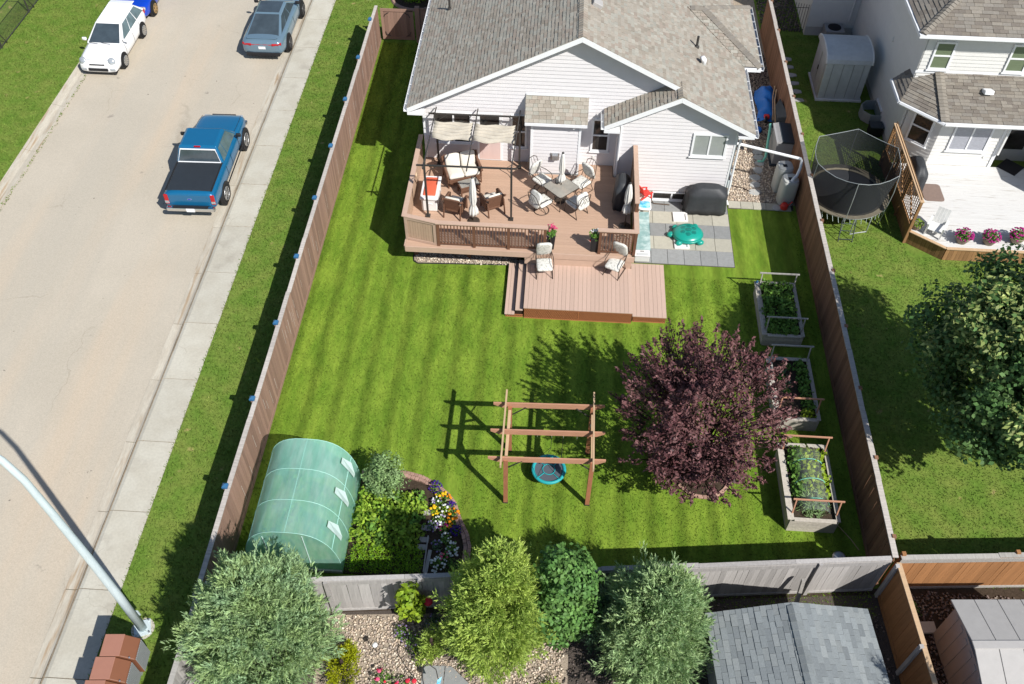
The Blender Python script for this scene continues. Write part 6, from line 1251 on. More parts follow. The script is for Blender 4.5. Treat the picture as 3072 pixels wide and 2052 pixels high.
# ================================================================ SHEDS
# grey shingled shed behind the fence
GS = thing('garden_shed', 'garden shed with a grey shingled gable roof below the back fence', 'shed', (6.4, 7.9, 0), R(5.5))
MB().box2(-1.75, -2.6, 0, 1.75, 1.75, 1.85).build('wall', 'fence_grey', GS)
hw, zr, ze, ya, yb = 1.98, 2.45, 1.95, -2.9, 1.98; k = math.hypot(hw, zr-ze)
ro = MB().ext([(-hw, ya, ze-0.03), (0, ya, zr-0.03), (hw, ya, ze-0.03), (hw, ya, ze-0.12), (0, ya, zr-0.12), (-hw, ya, ze-0.12)], (0, yb-ya, 0)).build('roof', 'trim_dirty', GS)
rf = Roof(ro, SSH, 0.145, (0.3,), th=0.012); M = WM[GS]; T = lambda p: M @ Vector(p); Rv = lambda v: M.to_3x3() @ Vector(v)
for s_ in (-1, 1): rf.plane(T((s_*(hw+0.02), ya-0.02, ze-0.01)), Rv((0, 1, 0)), Rv((-s_*hw, 0, zr-ze)), [(0, 0), (yb-ya+0.04, 0), (yb-ya+0.04, k+0.02), (0, k+0.02)], aligned=0.30)
rf.finish(300); ridge_caps(ro, T((0, ya, zr)), T((0, yb, zr)), SSH[:2], 0.13, 0.2, tilt=0.25)
# beige resin shed at the bottom right
RS = thing('resin_shed', 'taupe resin shed with panelled roof at the lower right', 'shed', (11.75, 9.35, 0), R(4))
MB().box2(-1.15, -1.15, 0, 1.5, 1.15, 1.72).build('wall', 'resin_taupe', RS)
for i in range(7): MB().box2(-1.165, -1.05+0.32*i, 0.1, -1.151, -0.90+0.32*i, 1.62).build('wall_rib', 'resin_taupe', RS)
for s_ in (-1, 1):
    for i in range(5):
        x0 = -1.28+0.58*i; q = [(x0, s_*1.30, 1.72), (x0+0.565, s_*1.30, 1.72), (x0+0.565, s_*0.06, 2.08), (x0, s_*0.06, 2.08)]
        MB().ext(q, (0, 0, 0.05)).build('roof_panel', 'resin_taupe', RS, bevel=0.008)
MB().box2(-1.30, -0.10, 2.10, 1.6, 0.10, 2.15).build('ridge_cap', 'resin_taupe', RS, bevel=0.01)
tag(MB().box((10.35, 10.55, 0.06), (0.5, 0.3, 0.1), rz=R(5)).build('concrete_block', 'concrete'), 'pale concrete block beside the resin shed corner', 'block')
# neighbour's white shed
WS = thing('white_shed', 'white plastic shed with a curved roof beside the neighbouring house', 'shed', (11.92, 35.15, 0))
MB().box2(-0.90, -0.95, 0.08, 0.90, 0.95, 1.80).build('wall', 'shed_white', WS); MB().box2(-0.97, -1.02, 0, 0.97, 1.02, 0.08).build('base', 'trim_dirty', WS)
for i in range(4): MB().box2(-0.62+0.42*i, -0.968, 0.15, -0.60+0.42*i, -0.951, 1.75).build('panel_joint', 'resin_grey', WS)
n = 10; mb = MB(); pf = [(-1.02+2.04*0.5*(1-math.cos(PI*i/n)), 0) for i in range(n+1)]
pr_ = [(1.0*math.cos(PI*i/n), 1.80+0.42*math.sin(PI*i/n)**0.8) for i in range(n+1)]
mb.ext([(-0.96, y_, z) for y_, z in pr_], (1.92, 0, 0)); mb.build('roof', 'shed_white', WS, smooth=False)
for x in (-0.97, 0.93): 
    mb = MB(); mb.tube([(x+0.02, y_*1.01, z+0.01) for y_, z in pr_], 0.03, 5); mb.build('roof_trim', 'trim_dirty', WS)
for sy in (-1, 1): MB().box2(-0.93, sy*0.42-0.36, 0.14, -0.905, sy*0.42+0.36, 1.72).build('door', 'shed_white', WS, bevel=0.01)
MB().box2(-0.96, -0.03, 0.9, -0.931, 0.03, 1.1).build('door_handle', 'black_metal', WS)

# ================================================================ NEIGHBOUR'S DECK AND THINGS
ND = thing('white_deck', 'sun-bleached white deck with brown board skirt and lattice privacy screen', 'deck', (15.2, 27.2, 0))
ZN = 0.55; outline = [(12.95, 25.5), (14.07, 24.66), (19.5, 24.66), (19.5, 30.6), (16.8, 30.6), (16.8, 29.45), (14.4, 29.45), (13.4, 30.3), (12.95, 30.3)]
y = 24.66
while y < 29.40:
    q = clip(clip(outline[:4]+[(12.95, 30.6)], lambda p: p[1]-y), lambda p: y+0.135-p[1])
    if len(q) >= 3: MB(w=ND).prism(q, ZN-0.03, ZN).build('deck_board', 'whitedeck', ND)
    y += 0.14
MB(w=ND).prism([(13.0, 25.55), (14.1, 24.72), (18.8, 24.72), (18.8, 29.4), (13.0, 29.4)], 0.0, ZN-0.032).build('frame', 'dark_void', ND)
def skirt(a, b, n, m):
    a = Vector((*a, 0)); b = Vector((*b, 0)); d = b-a; L = d.length; d.normalize(); ang = math.atan2(d.y, d.x); w_ = L/n
    for i in range(n): p = a+d*(w_*(i+0.5)); inst('skirt_board', box_mesh('skirtboard%s%.3f' % (m, w_), w_-0.008, 0.022, ZN-0.05, m), ND, WM[ND].inverted() @ (Matrix.Translation((p.x, p.y, 0.01)) @ Matrix.Rotation(ang, 4, 'Z')))
skirt((12.93, 25.48), (14.06, 24.64), 10, 'skirt_wood'); skirt((14.08, 24.64), (19.4, 24.64), 38, 'skirt_wood'); skirt((12.93, 30.2), (12.93, 25.5), 33, 'skirt_wood')
for a, b in (((12.93, 25.48), (14.06, 24.64)), ((14.06, 24.64), (19.4, 24.64))):
    a = Vector((*a, ZN)); b = Vector((*b, ZN)); d = (b-a).normalized(); n_ = Vector((-d.y, d.x, 0))*0.06; MB(w=ND).ext([a-n_, b-n_, b+n_, a+n_], (0, 0, 0.03)).build('edge_board', 'wood_pale', ND)
# lattice privacy screen
xs = 12.90; mb = MB(w=ND)
for sg in (0, 1):
    for i in range(26 if sg else 12):
        if sg: yy = 25.55+0.165*i; mb.box2(xs-0.004, yy, ZN+0.25, xs+0.004, yy+0.035, 1.92)
        else: z = ZN+0.28+0.115*i; mb.box2(xs+0.0045, 25.5, z, xs+0.012, 29.9, z+0.035)
mb.build('lattice_panel', 'skirt_wood', ND)
for yy in (25.46, 26.95, 28.45, 29.9): MB(w=ND).box2(xs-0.05, yy-0.04, 0.0, xs+0.05, yy+0.04, 1.95).build('screen_post', 'skirt_wood', ND)
for yy, y2 in ((25.5, 26.91), (26.99, 28.41), (28.49, 29.86)): MB(w=ND).tube([(xs-0.02, yy, ZN+0.3), (xs-0.02, y2, 1.9)], 0.03, 4).build('screen_brace', 'skirt_wood', ND)
MB(w=ND).box2(xs-0.07, 25.4, 1.952, xs+0.07, 29.98, 1.99).build('screen_cap', 'wood_pale', ND); MB(w=ND).box2(xs-0.03, 25.5, ZN, xs+0.03, 29.9, ZN+0.24).build('screen_base', 'skirt_wood', ND)
draped('covered_grill', 'black covered barbecue beside the lattice screen on the white deck', (13.55, 28.1, ZN), R(88), 1.25, 0.6, 1.12, 9)
tag(MB().rbox((14.25, 27.7, ZN+0.012), (0.75, 1.0, 0.016), 0.12).build('grill_mat', 'rubber_mat'), 'brown grill mat on the white deck', 'mat')
tag(MB().box((17.65, 29.45, ZN+0.013), (0.75, 0.75, 0.018), rz=R(45)).build('door_mat', 'black_trim'), 'black door mat in the shade at the right edge', 'mat')
for (x, lb) in ((14.67, 'left of the three magenta flower pots on the white deck edge'), (15.62, 'middle of the three magenta flower pots on the white deck edge'), (16.62, 'right one of three magenta flower pots, partly behind the linden')):
    y_ = 25.05 if x < 16 else 25.2
    t = thing('flower_pot', lb, 'flower pot', (x, y_, ZN), 0, 'magenta flower pots'); MB().lathe([(0.17, 0), (0.24, 0.16), (0.27, 0.26), (0.29, 0.27), (0.27, 0.30), (0.23, 0.27)], (0, 0, 0), 18).build('pot', 'terracotta', t, smooth=True)
    r = np.random.default_rng(int(x*10)); D = r.normal(0, 1, (260, 3)); D[:, 2] = np.abs(D[:, 2]); D /= np.linalg.norm(D, axis=1, keepdims=True); V, F = leaf_soup(D*np.array([0.30, 0.30, 0.26])*r.uniform(0.5, 1, (260, 1))+np.array([0, 0, 0.27]), D, 0.08, 0.6, r); mesh_obj('leaves', raw_mesh('leaves', V, F, ['leaf_garden']), t)
    mb = MB()
    for i in range(55):
        d = D[i*3]; p = d*np.array([0.32, 0.32, 0.28])+np.array([0, 0, 0.28]); s_ = r.uniform(0.03, 0.05); mb.lathe([(0.3*s_, -0.01), (s_, 0.0), (0.5*s_, 0.02)], tuple(p), 6)
    mb.build('blossoms', 'petal_magenta', t)
t = thing('hanging_plant', 'small round planter at the end of the lattice screen', 'planter', (13.2, 25.62, ZN+0.03)); MB().lathe([(0.12, 0), (0.18, 0.16), (0.19, 0.18)], (0, 0, 0), 14).build('pot', 'terracotta', t)
r = np.random.default_rng(77); D = r.normal(0, 1, (160, 3)); D[:, 2] = np.abs(D[:, 2]); D /= np.linalg.norm(D, axis=1, keepdims=True); V, F = leaf_soup(D*0.2+np.array([0, 0, 0.18]), D, 0.07, 0.6, r); mesh_obj('leaves', raw_mesh('leaves', V, F, ['leaf_bean']), t)
t = thing('folding_chair', 'grey plastic adirondack chair near the corner of the white deck', 'chair', (13.78, 25.42, ZN), R(150))
MB().box((0, 0, 0.30), (0.48, 0.46, 0.03), rx=R(-8)).build('seat', 'trim_dirty', t)
for i in range(4): MB().box((-0.17+0.113*i, -0.30, 0.58), (0.10, 0.02, 0.66), rx=R(22)).build('back_slat', 'trim_dirty', t)
for s_ in (-1, 1): MB().box((s_*0.28, -0.02, 0.50), (0.09, 0.60, 0.025)).build('arm', 'trim_dirty', t); MB().box((s_*0.27, 0.22, 0.24), (0.05, 0.07, 0.48)).build('leg', 'trim_dirty', t); MB().box((s_*0.25, -0.12, 0.16), (0.04, 0.62, 0.07), rx=R(18)).build('leg', 'trim_dirty', t)
# trampoline
TR = thing('trampoline', 'round black trampoline with safety net enclosure behind the side fence', 'trampoline', (10.88, 27.25, 0)); RT = 1.52
MB().lathe([(0.02, 0.765), (RT-0.2, 0.765), (RT-0.2, 0.76)], (0, 0, 0), 40).build('mat', 'tramp_mat', TR)
MB().tube([(RT*math.cos(k*PI/24), RT*math.sin(k*PI/24), 0.78) for k in range(48)], 0.032, 6, closed=True).build('frame_ring', 'ribbed_grey', TR)
mb = MB(); 
for k in range(48):
    a, b = k*PI/24, (k+1)*PI/24
    for r0, r1, z0, z1 in ((RT-0.24, RT+0.05, 0.79, 0.815),): mb.add([(r0*math.cos(a), r0*math.sin(a), z0), (r1*math.cos(a), r1*math.sin(a), z1), (r1*math.cos(b), r1*math.sin(b), z1), (r0*math.cos(b), r0*math.sin(b), z0)], [(0, 1, 2, 3)])
mb.build('edge_pad', 'tramp_pad', TR)
for k in range(22): a = -PI*0.95+k*PI*0.9/21; MB().tube([((RT+0.03)*math.cos(a), (RT+0.03)*math.sin(a), 0.78), ((RT+0.01)*math.cos(a+0.05), (RT+0.01)*math.sin(a+0.05), 0.52)], 0.010, 4).build('spring_strap', 'galv', TR)
for k in range(4):
    a = PI/4+k*PI/2-0.5; p = [((RT)*math.cos(a+q), RT*math.sin(a+q), z) for q, z in ((-0.22, 0.75), (-0.22, 0.03), (0.22, 0.03), (0.22, 0.75))]; MB().tube(p, 0.024, 6).build('leg', 'ribbed_grey', TR)
RN = 1.62; poles = []
for k in range(6):
    a = 0.35+k*PI/3; b = a
    MB().tube([((RT+0.04)*math.cos(a), (RT+0.04)*math.sin(a), 0.1), ((RT+0.10)*math.cos(a), (RT+0.10)*math.sin(a), 0.9), ((RT+0.14)*math.cos(a), (RT+0.14)*math.sin(a), 1.7), (RN*math.cos(a), RN*math.sin(a), 2.45)], 0.013, 6).build('net_pole', 'ribbed_grey', TR)
hexp = [(RN*math.cos(0.35+k*PI/3), RN*math.sin(0.35+k*PI/3)) for k in range(6)]
ringp = []
for k in range(6):
    a, b = hexp[k], hexp[(k+1) % 6]
    for q in range(4): f = q/4; bow = 1+0.07*math.sin(PI*f); ringp.append((((1-f)*a[0]+f*b[0])*bow, ((1-f)*a[1]+f*b[1])*bow, 2.45-0.10*math.sin(PI*f)))
MB().tube(ringp, 0.011, 5, closed=True).build('net_hoop', 'ribbed_grey', TR)
low = [(1.38*math.cos(0.35+k*PI/12), 1.38*math.sin(0.35+k*PI/12), 0.80) for k in range(24)]
mb = MB(); mb.add([(*p,) for p in ringp]+low, [(k, (k+1) % 24, 24+(k+1) % 24, 24+k) for k in range(24)]); mb.build('net', 'net', TR, smooth=True)
t = thing('trampoline_ladder', 'small metal ladder leaning on the near side of the trampoline', 'ladder', (10.75, 25.55, 0))
for s_ in (-1, 1): MB().tube([(s_*0.25, -0.22, 0), (s_*0.25, 0.1, 0.78)], 0.018, 5).build('rail', 'resin_dark', t)
for z in (0.1, 0.4, 0.65): MB().tube([(-0.25, -0.22+0.41*z, z), (0.25, -0.22+0.41*z, z)], 0.014, 5).build('rung', 'resin_dark', t)
# things along the neighbour's wall
t = thing('air_conditioner', 'dark round-fan air conditioner behind the white shed', 'air conditioner', (12.35, 38.85, 0)); MB().box((0, 0, 0.38), (0.85, 0.75, 0.70)).build('cabinet', 'resin_grey', t, bevel=0.03); MB().lathe([(0.30, 0), (0.30, 0.02), (0.08, 0.03)], (0, 0, 0.735), 18).build('fan_grille', 'black_trim', t); MB().box((0, 0, 0.02), (0.95, 0.85, 0.05)).build('pad', 'concrete', t)
t = thing('window_well', 'ribbed metal window well against the shaded side wall', 'window well', (13.0, 33.1, 0))
for i in range(10): MB().tube([(0.34, 0.55, 0.05+0.045*i), (-0.1, 0.5, 0.05+0.045*i), (-0.33, 0.25, 0.05+0.045*i), (-0.36, 0, 0.05+0.045*i), (-0.33, -0.25, 0.05+0.045*i), (-0.1, -0.5, 0.05+0.045*i), (0.34, -0.55, 0.05+0.045*i)], 0.026, 5).build('ring', 'ribbed_grey', t)
MB().box((0.32, 0, 0.35), (0.03, 0.8, 0.5)).build('basement_window', 'glass_pale', t); MB().box((0.30, 0, 0.62), (0.06, 0.9, 0.05)).build('frame', 'trim', t)
t = thing('recycling_bin', 'black bin standing at the neighbouring house corner', 'bin', (13.02, 31.95, 0)); MB().box((0, 0, 0.22), (0.5, 0.42, 0.44)).build('body', 'black_trim', t, bevel=0.03); MB().box((0, 0, 0.46), (0.54, 0.46, 0.05)).build('lid', 'resin_dark', t, bevel=0.02)
IG = thing('iron_gate', 'black iron picket gate at the top between the two houses', 'gate', (9.45, 39.45, 0))
for i in range(15): MB().tube([(0.12*i, 0, 0.05), (0.12*i, 0, 1.45+0.10*math.sin(PI*i/14))], 0.012, 5).build('picket', 'black_metal', IG)
for z in (0.2, 1.3): MB().tube([(0, 0, z), (1.7, 0, z)], 0.014, 5).build('rail', 'black_metal', IG)
pebbles('lane_gravel', 'dark stones on the ground behind the iron gate', rect_pts((9.3, 39.6, 11.1, 43)), 1500, 0.05, DPB, 0.01, 15)

# ================================================================ SIDE PASSAGE
t = thing('tarp_heap', 'crumpled blue tarpaulin covering a mower in the side passage', 'tarp', (8.78, 33.55, 0))
r_ = random.Random(4); nx, ny = 12, 22; vs_ = []
for i in range(ny):
    for j in range(nx):
        u, v = j/(nx-1)*2-1, i/(ny-1)*2-1; hgt_ = 0.78*(1-max(0, abs(u)-0.35)/0.65*0.85)*(1-max(0, abs(v)-0.45)/0.55*0.75)*(0.75+0.25*v)+0.05*math.sin(u*6+v*9)+0.04*math.sin(v*14+u*3)
        vs_.append((u*0.42*(1+0.12*math.sin(v*5)), v*1.10, max(0.02, hgt_)))
MB().add(vs_, [(i*nx+j, i*nx+j+1, (i+1)*nx+j+1, (i+1)*nx+j) for i in range(ny-1) for j in range(nx-1)]).build('sheet', 'tarp_blue', t, smooth=True)
for x in (-0.18, 0.16): MB().tube([(x, -1.12, 0.14), (x+0.08, -1.12, 0.14)], 0.14, 14).build('wheel', 'tyre', t)
MB().box((-0.1, -1.0, 0.2), (0.22, 0.2, 0.14)).build('engine', 'red_plastic', t, bevel=0.03)
for x in (-0.20, 0.14): MB().tube([(x-0.01, -1.12, 0.14), (x+0.11, -1.12, 0.14)], 0.07, 10).build('hub', 'rim', t)
WB = thing('wheelbarrow', 'black wheelbarrow with wooden handles tipped against the side fence', 'wheelbarrow', (8.98, 32.2, 0.02), R(8))
mb = MB(); mb.add([(0.16, -0.62, 0.05), (0.16, 0.42, 0.05), (0.20, 0.55, 0.98), (0.20, -0.75, 0.98), (-0.12, -0.36, 0.18), (-0.12, 0.22, 0.18), (-0.10, 0.26, 0.72), (-0.10, -0.42, 0.72)], [(0, 1, 5, 4), (1, 2, 6, 5), (2, 3, 7, 6), (3, 0, 4, 7), (4, 5, 6, 7), (0, 3, 2, 1)]); mb.build('tray', 'resin_dark', WB, bevel=0.03)
for s_ in (0, 1): MB().tube([(-0.14, -0.45+0.35*s_, 0.35), (-0.10, 0.35+0.30*s_, 1.0), (0.02, 0.75+0.25*s_, 1.25)], 0.022, 5).build('handle', 'wood_pale', WB)
wh = MB().tube([(-0.30, -0.62, 0.24), (-0.16, -0.62, 0.24)], 0.22, 20).build('wheel', 'tyre', WB); MB().tube([(-0.31, -0.62, 0.24), (-0.15, -0.62, 0.24)], 0.11, 14).build('rim', 'rim', wh)
MB().tube([(-0.16, -0.62, 0.24), (-0.13, -0.2, 0.3)], 0.016, 5).build('fork', 'black_metal', WB)
SB = thing('storage_box', 'grey upright storage box with dark lid against the side fence', 'storage box', (8.88, 30.15, 0))
MB().box((0, 0, 0.05), (0.80, 1.30, 0.08)).build('base', 'resin_dark', SB); MB().box((0, 0, 0.60), (0.66, 1.16, 1.02)).build('body', 'resin_grey', SB, bevel=0.02)
MB().box((0.10, 0, 1.16), (0.52, 1.26, 0.10), ry=R(4)).build('lid', 'resin_dark', SB, bevel=0.02)
for i in range(6): MB().box((-0.17-0.035*i, 0, 1.205-0.010*i), (0.026, 1.24, 0.02)).build('lid_rib', 'resin_grey', SB)
MB().box((-0.25, 0, 1.14), (0.22, 1.25, 0.09), ry=R(-6)).build('front_lid', 'resin_grey', SB, bevel=0.01)
t = thing('toy_slide', 'pale sea-green plastic lounger leaning against the storage box', 'toy', (8.35, 30.45, 0))
MB().tube([(-0.32, -0.72, 0.06), (-0.12, -0.72, 0.06), (-0.02, -0.6, 0.2), (0.10, 0.3, 0.98), (0.10, 0.42, 1.05)], 0.055, 6).build('body', 'seafoam', t, smooth=True)
tag(MB().rbox((8.2, 31.75, 0.10), (0.42, 0.34, 0.16), 0.12).build('blue_tub', 'tarp_blue', smooth=True), 'small bright blue tub on the dark stones', 'tub')
tag(MB().box((7.15, 30.9, 0.03), (0.85, 0.9, 0.03)).build('rubber_mat', 'black_trim'), 'dark rubber mat on the gravel under the eaves', 'mat')
def tank(label, x, y_, rz, h_):
    t = thing('water_tank', label, 'water tank', (x, y_, 0), rz, 'rainwater tanks')
    rings = []
    for z, k_ in ((0.0, 0.94), (0.04, 1.0), (0.5*h_, 1.02), (h_-0.08, 1.0), (h_-0.02, 0.95), (h_, 0.86)):
        rings.append([(0.30*k_*math.copysign(abs(math.cos(a))**0.55, math.cos(a)), 0.30*k_*math.copysign(abs(math.sin(a))**0.55, math.sin(a)), z) for a in [2*PI*j/28 for j in range(28)]])
    MB().loft(rings).build('body', 'tank', t, smooth=True); MB().rbox((0, 0, h_+0.015), (0.54, 0.54, 0.03), 0.14).build('lid', 'tank', t, smooth=True)
    MB().box((-0.03, -0.03, h_+0.036), (0.15, 0.15, 0.012)).build('inlet', 'black_trim', t); MB().tube([(0.05, -0.31, 0.12), (0.05, -0.37, 0.12)], 0.02, 6).build('tap', 'black_metal', t); return t
tank('far grey rainwater tank nearer the storage box', 8.70, 28.18, R(6), 1.12); tank('near grey rainwater tank receiving the white pipe', 8.80, 27.42, R(8), 1.12)
t = thing('watering_can', 'red plastic watering can in front of the water tanks', 'watering can', (8.72, 26.98, 0.04), R(20)); MB().lathe([(0.12, 0), (0.14, 0.04), (0.13, 0.2), (0.09, 0.24)], (0, 0, 0), 16).build('body', 'red_plastic', t, smooth=True)
MB().tube([(0.11, 0, 0.06), (0.24, 0, 0.2), (0.30, 0, 0.26)], [0.03, 0.02, 0.03], 8).build('spout', 'red_plastic', t); MB().tube([(-0.12, 0, 0.10), (-0.2, 0, 0.2), (-0.1, 0, 0.31), (0.05, 0, 0.27)], 0.014, 6).build('handle', 'red_plastic', t)
tag(MB().lathe([(0.16, 0), (0.16, 0.02), (0.12, 0.03)], (8.45, 26.98, 0.04), 16).build('round_stone', 'stone_flat'), 'round flat stone beside the red watering can', 'stone')
tag(MB().tube([(6.62, 28.2, 0.12), (6.9, 28.15, 0.05), (7.3, 28.05, 0.05), (7.55, 27.85, 0.05)], 0.022, 6).build('garden_hose', 'bark_dark'), 'dark hose running over the gravel from the house corner', 'hose')
t = thing('window_well', 'pale window well at the house corner beside the gravel', 'window well', (6.62, 28.5, 0)); MB().box((0.05, 0, 0.18), (0.30, 0.9, 0.36)).build('box', 'galv', t); MB().box((0.05, 0, 0.365), (0.24, 0.8, 0.01)).build('glass', 'glass_dark', t)

# ================================================================ ON THE PATIO
TT = thing('turtle_sandbox', 'green plastic turtle sandbox with domed shell lid on the patio', 'sandbox', (4.97, 25.15, 0.04), R(8))
MB().lathe([(0.44, 0), (0.54, 0.08), (0.57, 0.17), (0.54, 0.19)], (0, 0, 0), 30, sy=0.92).build('base', 'turtle_green', TT, smooth=True)
MB().lathe([(0.55, 0.19), (0.53, 0.22), (0.46, 0.28), (0.28, 0.335), (0.02, 0.355)], (0, 0, 0), 30, sy=0.90).build('shell_lid', 'turtle_green', TT, smooth=True)
def dome(x, y_): r2 = (x/0.55)**2+(y_/0.5)**2; return 0.36-0.17*r2**1.1
cells = [(0, 0)]+[(0.27*math.cos(a), 0.25*math.sin(a)) for a in [k*PI/3+0.3 for k in range(6)]]
for cx_, cy_ in cells:
    pts = [(cx_+0.125*math.cos(a), cy_+0.115*math.sin(a)) for a in [k*PI/3 for k in range(6)]]
    MB().add([(x, y_, dome(x, y_)+0.012) for x, y_ in pts]+[(cx_, cy_, dome(cx_, cy_)+0.022)], [(k, (k+1) % 6, 6) for k in range(6)]).build('shell_scute', 'turtle_dark', TT)
for (x, y_, sx, sy) in ((-0.60, 0.08, 0.15, 0.12), (-0.38, 0.44, 0.12, 0.10), (-0.40, -0.40, 0.13, 0.10), (0.36, 0.44, 0.12, 0.10), (0.38, -0.42, 0.14, 0.11)):
    o = MB().lathe([(0.6, 0), (1.0, 0.3), (1.0, 0.7), (0.6, 1.0)], (0, 0, 0), 14).build('head' if x < -0.5 else 'foot', 'turtle_green', TT, smooth=True)
    o.scale = (sx, sy, 0.17); o.location = (x, y_, 0.0)
def tray(label, x, y_):
    t = thing('plastic_tray', label, 'tray', (x, y_, 0.04), R(2), 'white trays on the patio'); mb = MB()
    for (a, b, c, d) in ((-0.27, -0.25, 0.27, -0.19), (-0.27, 0.19, 0.27, 0.25), (-0.27, -0.19, -0.20, 0.19), (0.20, -0.19, 0.27, 0.19)): mb.box2(a, b, 0, c, d, 0.06)
    mb.build('rim', 'white_plastic', t); MB().box2(-0.2, -0.19, 0, 0.2, 0.19, 0.02).build('floor', 'trim_dirty', t)
tray('white shallow tray above the turtle sandbox', 4.77, 26.18); tray('white shallow tray below the turtle sandbox', 4.74, 24.72)
t = thing('toddler_chair', 'small red plastic adirondack chair by the basement window', 'chair', (3.42, 26.90, 0.38), R(-60))
MB().box((0, 0.04, 0.16), (0.30, 0.34, 0.025), rx=R(-6)).build('seat', 'red_plastic', t)
for i in range(3): MB().box((-0.11+0.11*i, -0.16, 0.33), (0.08, 0.02, 0.36), rx=R(18)).build('back_slat', 'red_plastic', t)
MB().box((0, -0.215, 0.50), (0.32, 0.025, 0.06), rx=R(18)).build('top_rail', 'red_plastic', t)
for s_ in (-1, 1): MB().box((s_*0.19, 0.02, 0.27), (0.06, 0.38, 0.02)).build('arm', 'red_plastic', t); MB().box((s_*0.18, 0.17, 0.13), (0.04, 0.05, 0.26)).build('leg', 'red_plastic', t); MB().box((s_*0.17, -0.12, 0.10), (0.03, 0.30, 0.06), rx=R(25)).build('leg', 'red_plastic', t)
t = thing('small_table', 'small white plastic table under the red toddler chair', 'table', (3.40, 26.86, 0.04)); MB().box((0, 0, 0.31), (0.52, 0.42, 0.05)).build('top', 'white_plastic', t, bevel=0.01)
for sx in (-1, 1):
    for sy in (-1, 1): MB().box((sx*0.21, sy*0.16, 0.145), (0.05, 0.05, 0.28)).build('leg', 'white_plastic', t)
t = thing('water_table', 'blue and white toy water table beside the deck screen', 'toy', (3.40, 26.34, 0.04)); MB().rbox((0, 0, 0.36), (0.50, 0.46, 0.12), 0.10).build('basin', 'white_plastic', t, smooth=True); MB().rbox((0, 0, 0.415), (0.42, 0.38, 0.03), 0.08).build('water', 'blue_plastic', t, smooth=True)
for sx in (-1, 1):
    for sy in (-1, 1): MB().tube([(sx*0.18, sy*0.16, 0), (sx*0.18, sy*0.16, 0.32)], 0.03, 8).build('leg', 'white_plastic', t)
t = thing('teal_bench', 'long low bench with faded pale teal top beside the deck', 'bench', (3.30, 25.05, 0.04))
for i, (a, b) in enumerate(((-1.02, 0.02), (0.03, 1.0))): MB().box2(-0.26, a, 0.28, 0.26, b, 0.31).build('top_board', 'teal_board', t)
for yy in (-0.9, 0, 0.9): MB().box2(-0.23, yy-0.03, 0, 0.23, yy+0.03, 0.279).build('leg', 'wood_grey', t)
MB().box2(-0.24, -0.98, 0.20, -0.21, 0.98, 0.279).build('apron', 'white_plastic', t); MB().box2(0.21, -0.98, 0.20, 0.24, 0.98, 0.279).build('apron', 'white_plastic', t)
t = thing('white_bin', 'white lidded plastic box at the lower end of the teal bench', 'box', (3.26, 23.86, 0.04)); MB().box((0, 0, 0.14), (0.52, 0.28, 0.26)).build('body', 'white_plastic', t, bevel=0.015); MB().box((0, 0.0, 0.285), (0.55, 0.32, 0.03)).build('lid', 'white_plastic', t, bevel=0.01); MB().box((0, 0.08, 0.305), (0.14, 0.06, 0.012)).build('handle', 'resin_grey', t); MB().box((0, -0.06, 0.304), (0.40, 0.12, 0.008)).build('lid_panel', 'shed_white', t)
tag(MB().tube([(3.70, 27.05, 0.32), (3.72, 26.98, 0.12), (3.80, 26.9, 0.055), (4.4, 26.86, 0.055)], 0.025, 6).build('drain_hose', 'bark'), 'brown drain hose at the basement window', 'hose')

# ================================================================ STREET FURNITURE
SL_ = thing('street_light', 'tall galvanised street light pole curving over the road', 'street light', (-10.12, 9.16, 0))
pp = [(0, 0, 0.05), (-0.01, 0, 2), (-0.06, 0, 4), (-0.14, 0, 6), (-0.21, 0, 7.3), (-0.36, 0.0, 8.0), (-0.72, 0.0, 8.65), (-1.3, 0.0, 9.1), (-2.1, 0, 9.4), (-2.7, 0, 9.45)]
MB().tube(pp, [0.115, 0.105, 0.094, 0.084, 0.078, 0.073, 0.067, 0.06, 0.052, 0.045], 16).build('pole', 'galv', SL_, smooth=True)
MB().box((0, 0, 0.03), (0.42, 0.42, 0.04), rz=R(20)).build('base_plate', 'galv', SL_); MB().lathe([(0.30, -0.02), (0.30, 0.012)], (0, 0, 0), 18).build('footing', 'concrete', SL_)
for k in range(4): a = PI/4+k*PI/2+R(20); MB().tube([(0.24*math.cos(a), 0.24*math.sin(a), 0.04), (0.24*math.cos(a), 0.24*math.sin(a), 0.10)], 0.025, 6).build('anchor_bolt', 'steel', SL_)
MB().box((0.02, 0.125, 0.7), (0.12, 0.02, 0.25)).build('hand_hole_cover', 'galv', SL_)
MB().rbox((-3.05, 0, 9.43), (0.8, 0.32, 0.14), 0.1).build('lamp_head', 'steel', SL_, smooth=True)
MB_ = thing('mailbox_unit', 'brown community mailbox module, farthest of the row by the light pole', 'mailbox', (-9.95, 8.14, 0), R(4), 'community mailboxes')
MB().ext([(-0.36, -0.27, 0.42), (0.40, -0.27, 0.42), (0.40, -0.27, 1.22), (0.10, -0.27, 1.45), (-0.36, -0.27, 1.45)], (0, 0.54, 0)).build('cabinet', 'mail_front', MB_, bevel=0.02)
MB().box2(-0.375, -0.272, 1.452, 0.10, 0.272, 1.475).build('top', 'mail_top', MB_, bevel=0.008)
for i in range(12): MB().box2(0.402, -0.25+0.042*i, 0.44, 0.425, -0.225+0.042*i, 1.19).build('rib', 'ribbed_grey', MB_)
MB().box2(-0.12, -0.2, 0.0, 0.2, 0.2, 0.42).build('pedestal', 'ribbed_grey', MB_)
MB().lathe([(0.022, 0), (0.022, 0.03), (0.01, 0.035)], (0.30, -0.26, 1.32), 8).build('bolt', 'steel', MB_)
